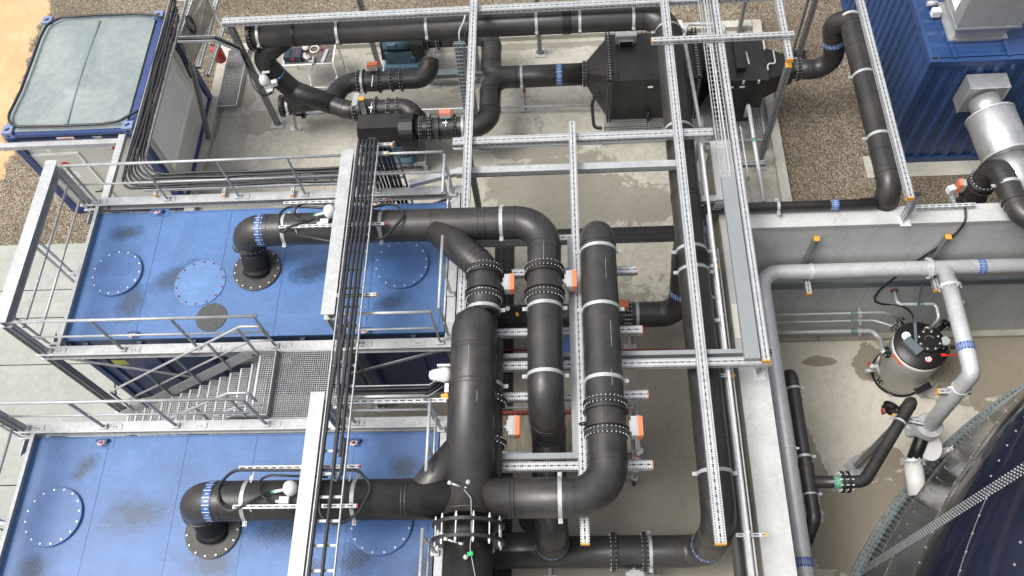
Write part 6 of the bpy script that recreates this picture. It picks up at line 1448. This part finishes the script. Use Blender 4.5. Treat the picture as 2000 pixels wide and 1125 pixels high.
for k in range(len(seams_)-1):
    lo_, hi_ = sorted((seams_[k], seams_[k+1]))
    for z, ln in (PA if k % 2 == 0 else PB):
        a = lo_+.012
        while a < hi_-.01:
            n = V((math.cos(a), math.sin(a), 0)); p = DC.xy.to_3d()+n*RS_; p.z = z+(.03 if ln else 0); rivet(sh, p, n, .019, .02); a += .26/RS_
        if ln:
            sh.mat(2); n_ = 14
            for q in range(n_):
                b0, b1 = lo_+(hi_-lo_)*q/n_, lo_+(hi_-lo_)*(q+1)/n_
                sh.bar(DC.xy.to_3d()+V((math.cos(b0)*(RS_+.003), math.sin(b0)*(RS_+.003), z)), DC.xy.to_3d()+V((math.cos(b1)*(RS_+.003), math.sin(b1)*(RS_+.003), z)), .012, .012)
            sh.mat(1)
sh.build('bolted_shell', ['enamel_shell', 'dull_galvanised_steel', 'sheet_edge_grey'], dt)
bs = MB().rev((DC.x, DC.y, ZP), U1, [(0, RS_+.01), (0, DR), (.08, DR), (.08, DR-.12), (.12, DR-.13), (.12, RS_+.01)], 240, sm=False).mat(1)
a = min(a0, a1)
while a < max(a0, a1):
    n = V((math.cos(a), math.sin(a), 0)); p = DC.xy.to_3d()+n*(DR-.06); p.z = ZP+.08; bs.cyl(p, p+U1*.04, .016, 6, sm=False); p2 = DC.xy.to_3d()+n*(RS_+.02); p2.z = ZP+.12; bs.cyl(p2, p2+U1*.05, .022, 5, sm=False); a += .11/RS_*(1 if 1 else 1)
bs.build('base_ring', ['weathered_ring_steel', 'blue_grey_steel'], dt)
rf = MB().rev((DC.x, DC.y, ZP+8.22), U1, [(0, RS_+.05), (.5, RS_*.8), (1.0, RS_*.45), (1.2, 0)], 96); rf.build('tank_roof', 'pale_grey_duct', dt)
# nozzle
az = math.atan2(P(1795, 960, ZP+.75).y, P(1795, 960, ZP+.75).x); q = near(az); n = (V((q.x, q.y, 0))-V((DC.x, DC.y, 0))).normalized()
no = V((q.x, q.y, ZP+.75)); MB().cyl(no-n*.05, nz, .17, 28).build('nozzle_pipe', 'tank_grey_paint', dt); dn_ = (nz-no).normalized()
MB().rev(nz-dn_*.02, dn_, [(0, .16), (0, .235), (.05, .235), (.05, .16)], 32, sm=False).mat(1).bolts(nz, dn_, .205, 12, .014, .12).build('nozzle_flange', ['stainless_steel', BOLT], dt)
gp = P(1868, 872, ZP+.5); az = math.atan2(gp.y, gp.x); q = near(az); n = (V((q.x, q.y, 0))-V((DC.x, DC.y, 0))).normalized(); t_ = V((-n.y, n.x, 0)); o = V((q.x, q.y, 0))
MB().loft([o+U1*(ZP+.16), o+n*.22+U1*(ZP+.16), o+n*.05+U1*(ZP+.75), o+U1*(ZP+.75)], [o+t_*.03+U1*(ZP+.16), o+t_*.03+n*.22+U1*(ZP+.16), o+t_*.03+n*.05+U1*(ZP+.75), o+t_*.03+U1*(ZP+.75)]).box(o+n*.04+U1*(ZP+.5), .02, .2, .3, math.atan2(n.y, n.x)).build('gusset_bracket', 'tank_grey_paint', dt)
# ---------------------------------------------------------------- pit: black drain pipe with diagonal arm
ft = P(1672, 912, ZP); ztop = Zat(815, ft.x, ft.y); zK = ztop+.18; rK = 12.5*mpp(1565, 850, zK)
xK = P(1565, 850, zK).x
if xK-rK < WX1+.03: xK = WX1+.06+rK
kp = T('pit_drain_pipe', 'black plastic drain pipe in the pit beside the wall with a diagonal arm', 'pipe', (xK, 5, zK))
YK = lambda py: Yat(py, xK, zK)
pipe(kp, [(xK-.02, YK(728), zK-.7), (xK-.01, YK(728), zK), (xK, YK(1012), zK), (xK-.12, YK(1050), zK-.25), (xK-.3, YK(1075), zK-.6)], rK, [.14, .12, .2], seg=22)
MB().rev((xK, YK(905), zK), -Y1, [(0, rK), (0, rK+.02), (.07, rK+.02), (.08, rK+.012), (.42, rK+.012), (.43, rK+.025), (.5, rK+.025), (.5, rK)], 28, sm=False).build('tee_sleeve', BLK, kp)
for py in (759, 892, 965): clamp(kp, (xK, YK(py), zK), Y1, rK, .04)
for py in (775, 900, 975): p = V((xK, YK(py), zK-rK-.03)); MB().bar((WX1+.0, p.y, p.z), (xK+.16, p.y, p.z), .07, .05).build('wall_bracket_arm', 'perforated_steel', kp)
yJ = P(1640, 941, zK).y; e1 = V((Xat(1688, yJ, zK), yJ, zK)); e2 = P(1783, 782, zK)
pipe(kp, [(xK, yJ, zK), e1, e2, e2-U1*.5], rK*.93, [.2, .13], seg=22, name='diagonal_arm')
labelband(kp, (Xat(1634, yJ, zK), yJ, zK), X1, rK*.93+.002, .12, 'green_label_band')
for px in (1644, 1656): MB().rev((Xat(px, yJ, zK)-.02, yJ, zK), X1, [(0, rK*.8), (0, rK+.07), (.035, rK+.07), (.035, rK*.8)], 26, sm=False).mat(1).bolts((Xat(px, yJ, zK), yJ, zK), X1, rK+.04, 10, .013, .12).build('flange', ['gasket_black', BOLT], kp)
d = (e2-e1).normalized(); k = e1+d*((P(1758, 825, zK)-e1).length); clamp(kp, k, d, rK*.93, .04)
fl_ = P(1738, 800, zK-.55); MB().cyl(e2-U1*.5, V((fl_.x, fl_.y, zK-.62)), rK*.7, 20).rev(V((fl_.x, fl_.y, zK-.6)), d, [(0, .05), (0, .14), (.035, .14), (.036, .1), (.08, .1), (.08, .14), (.11, .14), (.11, .05)], 22, sm=False).build('lower_flange', 'gasket_black', kp)
MB().box((fl_.x-.12, fl_.y-.03, zK-.55), .05, .09, .08).build('valve_knob', 'red_oxide_steel', kp)
sp_ = T('support_post', 'perforated post standing on the pit floor under the diagonal black pipe', 'post', ft)
MB().bar(ft, (ft.x, ft.y, ztop), .10, .10, up=Y1).build('post_profile', 'perforated_steel_shaded', sp_); MB().bar(V((ft.x-.18, ft.y, ztop+.03)), V((ft.x+.28, ft.y-.12, ztop+.03)), .10, .08).build('post_arm', 'perforated_steel', sp_); MB().box((ft.x-.19, ft.y, ztop+.03), .02, .1, .08, .1).build('end_cap', 'yellow_cap', sp_)
fp_ = MB().box(ft+U1*.012, .36, .36, .024, .65)
for i, j in ((-1, -1), (1, -1), (1, 1), (-1, 1)): p = ft+Matrix.Rotation(.65, 3, 'Z') @ V((i*.13, j*.13, 0)); fp_.cyl(p+U1*.02, p+U1*.05, .016, 6, sm=False)
fp_.box(ft+U1*.06, .18, .03, .08, .65).box(ft+U1*.06, .03, .18, .08, .65); fp_.build('foot_plate', GAL, sp_)
# ---------------------------------------------------------------- pit: small tank
tb0 = P(1752, 730, ZP); zt2 = Zat(675, tb0.x, tb0.y); rt = 50*mpp(1803, 675, zt2)
sk = T('small_pit_tank', 'light grey cylindrical vessel with black bolted lid standing in the pit', 'tank', tb0)
MB().rev(tb0, U1, [(.04, rt), (zt2-ZP-.16, rt), (zt2-ZP-.15, rt+.006), (zt2-ZP-.02, rt+.006)], 48).build('vessel_body', 'tank_grey_paint', sk)
MB().rev(tb0, U1, [(0, rt+.03), (.05, rt+.03), (.07, rt)], 48).build('base_rubber', 'gasket_black', sk)
C0 = V((tb0.x, tb0.y, zt2)); MB().rev(C0-U1*.03, U1, [(0, rt+.005), (.03, rt+.012), (.05, rt), (.085, rt*.3), (.09, 0)], 48).build('vessel_lid', 'satin_black', sk)
LP = lambda px, py, dz=.06: P(px, py, zt2+dz)
c = LP(1813, 667); MB().rev(c, U1, [(0, .24), (.05, .24), (.055, .235), (.06, .17), (.075, .16)], 36, sm=False).mat(1).bolts(c+U1*.05, U1, .195, 8, .02, .05).build('manhole_cover', ['satin_black', BOLT], sk)
MB().torus(c+U1*.09, V((0, .2, 1)), .09, .01, 20, 6, .2, 2.8).build('lid_handle', 'blue_grey_steel', sk)
c = LP(1782, 676, .14); MB().box(c, .18, .36, .10, .62).build('level_gauge_box', 'blue_grey_steel', sk); MB().cyl(LP(1770, 656, .0), LP(1770, 656, .14), .08, 18).build('gauge_neck', 'stainless_steel', sk)
c = LP(1846, 666, .08); MB().cyl(c-U1*.08, c+U1*.03, .085, 20).box(c+V((0, .0, .035)), .06, .015, .01).build('pressure_gauge', 'stainless_steel', sk)
for i, (px, py) in enumerate(((1843, 681), (1850, 688), (1860, 678))): MB().sph(LP(px, py, .08), .045).cyl(LP(px, py, 0), LP(px, py, .08), .03, 10).build('lid_fitting', 'gasket_black', sk)
hv = LP(1842, 694, .10); MB().bar(hv, hv+V((.26, 0, -.02)), .03, .02).box(hv+V((.0, 0, .01)), .08, .06, .03).build('red_lever', 'red_plastic', sk)
c = LP(1813, 701, .035); MB().rev(c, U1, [(0, .075), (.004, .075)], 24, sm=False).build('no_step_sticker', 'red_plastic', sk); MB().rev(c+U1*.005, U1, [(0, .055), (.003, .055)], 24, sm=False).build('sticker_field', 'white_marker', sk); MB().box(c+V((-.015, 0, .012)), .014, .05, .003).box(c+V((.015, 0, .012)), .014, .05, .003).build('footprint_symbol', 'black_text', sk)
a_ = math.atan2(P(1757, 700, zt2-.1).y-tb0.y, P(1757, 700, zt2-.1).x-tb0.x)
for a, col_, w_, h_, z_ in ((a_, 'orange_sticker', .26, .09, -.13),):
    MB().box(tb0+V((math.cos(a)*(rt+.008), math.sin(a)*(rt+.008), zt2-ZP+z_)), .012, w_, h_, a).build('orange_sticker', 'yellow_cap' if 0 else 'orange_plastic', sk)
a = -1.15; b0 = tb0+V((math.cos(a)*(rt+.02), math.sin(a)*(rt+.02), .52)); n = V((math.cos(a), math.sin(a), 0)); t_ = V((-n.y, n.x, 0))
MB().bar(b0-t_*.17+n*.12, b0+t_*.17+n*.12, .02, .05).bar(b0-t_*.16, b0-t_*.16+n*.12, .02, .05).bar(b0+t_*.16, b0+t_*.16+n*.12, .02, .05).box(b0+n*.06, .32, .1, .01, a+math.pi/2).build('step_bracket', 'gasket_black', sk)
for px, py in ((1739, 768), (1800, 770)): c = P(px, py, ZP); MB().box(c+U1*.02, .14, .14, .04, .5).cyl(c+U1*.03, c+U1*.06, .02, 8).build('anchor_foot', GAL, sk)
def noz(px, py, z, tx, ty, r, fr_=.09, m_='gasket_black', nm='side_nozzle'):
    c = P(px, py, z); i = V((tb0.x, tb0.y, z)); d = (c-i).normalized(); s_ = i+d*(rt-.02)
    MB().cyl(s_, c, r, 14).rev(c-d*.02, d, [(0, r), (0, fr_), (.03, fr_), (.031, r), (.045, r), (.046, fr_), (.075, fr_), (.075, r)], 20, sm=False).mat(1).bolts(c+d*.02, d, fr_*.78, 6, .011, .11).build(nm, [m_, BOLT], sk); return c, d
n1 = noz(1733, 688, zt2-.25, 0, 0, .05, .11); n2 = noz(1748, 641, zt2-.2, 0, 0, .03, .08); n3 = noz(1760, 627, zt2-.2, 0, 0, .03, .08); n4 = noz(1722, 741, ZP+.18, 0, 0, .07, .10); n5 = noz(1845, 634, zt2-.15, 0, 0, .05, .10)
vl = MB(); 
c = P(1712, 712, ZP+.55); vl.cyl(P(1722, 738, ZP+.2), c, .03, 8).cyl(c, P(1718, 695, ZP+.7), .02, 8).cyl(P(1690, 724, ZP+.35), P(1712, 722, ZP+.35), .04, 10).box(P(1706, 716, ZP+.45), .08, .08, .1).build('valve_cluster', 'stainless_steel', sk)
MB().box(P(1698, 712, ZP+.5), .04, .12, .03, .3).build('red_lever', 'red_plastic', sk); MB().sph(P(1703, 716, ZP+.5), .05).build('valve_bonnet', 'white_plastic', sk)
# lines to the small tank
def zfor(py, px, y): return solve(lambda z: P(px, py, z).y-y, ZP, 2.2)
yl_ = WY0-.16
for (py0, pts, r, nm, dst) in ((614, [(1725, 612)], .022, 'upper thin steel line on the rear pit wall leading to the small tank', n3), (629, [(1706, 622)], .022, 'middle thin steel line on the rear pit wall leading to the small tank', n2), (649, [(1702, 641), (1716, 652), (1722, 676)], .05, 'lower thicker steel line on the rear pit wall leading to the small tank', n1)):
    z = zfor(py0-1, 1600, yl_); pl = [V((WX1, yl_, z)), V((Xat(pts[0][0], yl_, z), yl_, z))]
    if len(pts) > 1: pl += [P(1720, 662, z-.05), P(1724, 686, dst[0].z)]
    pl.append(dst[0]+dst[1]*.06)
    t = spipe(nm, pl, r, .08 if r < .03 else .16); x = Xat(1667, yl_, z); labelband(t, (x, yl_, z), X1, r+.002, .12, 'green_label_band'); MB().bar((x+.14, yl_-.08, z-r-.03), (x+.14, WY0-.03, z-r-.03), .035, .035).band((x+.14, yl_, z), X1, r, .03, .012, 14).build('pipe_clip', BOLT, t)
zz0 = zfor(571, 1747, WY0-.05); p0 = V((Xat(1747, WY0-.03, zz0), WY0-.03, zz0)); p1 = p0+V((0, -.28, 0)); tp = LP(1812, 648, .0)
t = spipe('thin steel pipe bending from the rear pit wall to the lid of the small tank', [p0+V((0, .03, 0)), p1, V((tp.x, p1.y, zz0-.02)), V((tp.x, tp.y, zz0-.04)), tp], .032, .09); labelband(t, (p0.x+(tp.x-p0.x)*.6, p1.y, zz0-.01), X1, .034, .1, 'green_label_band'); MB().rev(tp-U1*.0, U1, [(0, .10), (.03, .10)], 20, sm=False).mat(1).bolts(tp+U1*.02, U1, .075, 6, .011, .05).build('lid_flange', ['stainless_steel', BOLT], t); MB().cyl(p0, p0+V((0, .025, 0)), .07, 14).build('wall_rosette', 'red_oxide_steel', t)
spipe('short steel vent pipe leaning from the small tank to the rear pit wall', [n5[0]+n5[1]*.05, n5[0]+n5[1]*.3+U1*.15, V((n5[0].x+.3, WY0-.05, zt2+.25))], .045, .1)
t = T('slim_conduit', 'slim upright conduit rising from the gauge box of the small tank', 'conduit', LP(1785, 660)); a = LP(1789, 668, .15); b_ = V((a.x-.02, WY0-.1, zA-.9)); MB().bar(a, V((a.x, a.y+.35, zt2+.3)), .05, .03).bar(V((a.x, a.y+.35, zt2+.3)), b_, .04, .03).build('conduit_profile', 'blue_grey_steel', t)
# ---------------------------------------------------------------- trolley with planks under the pipes
zs_ = 1.45; x0, x1 = P(960, 845, zs_).x, P(1243, 845, zs_).x; y0, y1 = P(1100, 888, zs_).y, P(1100, 804, zs_).y
tr = T('mobile_scaffold', 'mobile scaffold with planks, red side beams and casters under the tall pipes', 'scaffold', ((x0+x1)/2, (y0+y1)/2, 0))
MB().bb(x0, x1-.1, y0+.05, y1-.05, zs_-.03, zs_).build('plank_deck', 'planks', tr)
for y in (y0+.02, y1-.02): MB().bb(x0, x1-.1, y-.028, y+.028, zs_-.06, zs_+.07).build('toe_board', 'red_oxide_steel', tr)
for x in (x0, x1):
    for y in (y0-.08, y1+.12):
        m = MB().cyl((x, y, .16), (x, y, 2.0 if y > y1 else 1.9), .024, 12)
        for z in (.35, .85, 1.35, 1.85): m.rev((x, y, z), U1, [(0, .02), (0, .062), (.012, .062), (.012, .02)], 8, sm=False)
        m.build('standard', GAL, tr); MB().cyl((x-.02, y, .075), (x+.02, y, .075), .075, 20).box((x, y, .14), .05, .1, .05).build('caster_wheel', 'gasket_black', tr)
for y in (y0-.08, y1+.12):
    for z in (.35, 1.35, 1.86): MB().cyl((x0, y, z), (x1, y, z), .022, 10).build('ledger', GAL, tr)
for x in (x0, x1):
    for z in (.35, 1.35, 1.86): MB().cyl((x, y0-.08, z), (x, y1+.12, z), .022, 10).build('transom', GAL, tr)
MB().band((x1, y0-.08, 1.62), U1, .024, .09, .003, 12).build('red_tape', 'red_plastic', tr)
q = P(1120, 672, .4); tag(MB().bb(q.x-.28, q.x+.3, q.y-.2, q.y+.2, 0.02, .4).bb(q.x-.30, q.x+.32, q.y-.22, q.y+.22, .4, .43).build('blue_cabinet', 'blue_hatch_paint'), 'small blue box on the floor, glimpsed between the second and third tall pipe', 'box')
q = P(1046, 1010, .0); tag(MB().rev((q.x, q.y, .004), U1, [(0, .30), (.03, .30), (.032, .27)], 40, sm=False).build('round_floor_cover', 'gasket_black'), 'round dark cover on the floor behind the lower pipe bend', 'cover')
for px, py, l in ((1052, 110, 0),): pass
for i, (px, py, y_, lb) in enumerate(((1231, 655, yL2, 'small steel stand under the low cross header right of the third tall pipe'), (1073, 1105, yLo, 'small steel stand under the lower return pipe at the bottom edge'), (1275, 1108, yLo, 'small steel stand right of the lower return pipe valve'))):
    x = Xat(px, y_, .3); t = T('pipe_stand', lb, 'stand', (x, y_, 0)); MB().bar((x, y_-.02, .0), (x, y_-.02, ZL-.23), .05, .05, up=Y1).box((x, y_-.26, .012), .24, .1, .024).bar((x, y_-.02, .03), (x, y_-.28, .03), .05, .04).build('stand_profile', GAL, t)
# ledge of the upper wall: small loose board on the wall top
q = P(1432, 628, ZT); tag(MB().box((WX0+.13, q.y, ZT+.012), .24, .62, .02).build('plywood_offcut', 'cream_panel'), 'beige board lying on the left pit wall under the cable tray', 'board')
q = P(1370, 350, .0); tag(MB().box((q.x-.05, q.y-.1, .35), .02, .9, .7).box((q.x-.25, q.y-.1, .71), .42, .92, .02).build('sheet_metal_cover', 'pale_grey_duct'), 'pale sheet metal cover between the right header pipe and the end of the pit wall', 'cover')
for i, (px, py) in enumerate(((1494, 283), (1452, 335))): pass
# ---------------------------------------------------------------- camera, light
sc = bpy.context.scene
cd = bpy.data.cameras.new('camera'); cam = bpy.data.objects.new('camera', cd); COL.objects.link(cam)
cd.sensor_width = 36; cd.lens = 36*FPX/2000; cd.clip_end = 500; cd.clip_start = .1
cam.matrix_world = Matrix.Translation(CAM) @ MR.to_4x4()
sc.camera = cam
w = bpy.data.worlds.new('World'); sc.world = w; w.use_nodes = True
nt = w.node_tree; bg = nt.nodes['Background']
sky = nt.nodes.new('ShaderNodeTexSky'); sky.sky_type = 'NISHITA'; sky.sun_disc = False
SUN_EL, SUN_AZ = math.radians(60), math.radians(-104)
sky.sun_elevation = SUN_EL; sky.sun_rotation = SUN_AZ; sky.dust_density = 6; sky.air_density = 1.0; sky.ozone_density = 1
hs = nt.nodes.new('ShaderNodeHueSaturation'); hs.inputs['Saturation'].default_value = .30
nt.links.new(sky.outputs[0], hs.inputs['Color']); nt.links.new(hs.outputs[0], bg.inputs[0]); bg.inputs[1].default_value = .15
sd = bpy.data.lights.new('sun', 'SUN'); sd.energy = 1.25; sd.angle = math.radians(24); sd.color = (1, .975, .94)
so = bpy.data.objects.new('sun', sd); COL.objects.link(so)
dv = V((math.sin(SUN_AZ)*math.cos(SUN_EL), math.cos(SUN_AZ)*math.cos(SUN_EL), math.sin(SUN_EL)))
so.rotation_euler = dv.to_track_quat('Z', 'Y').to_euler(); so.location = (0, 0, 30)
sc.view_settings.view_transform = 'Standard'; sc.view_settings.look = 'None'; sc.view_settings.exposure = 0.66; sc.view_settings.gamma = 1
for o in COL.objects:
    if '_o' in o: del o['_o']
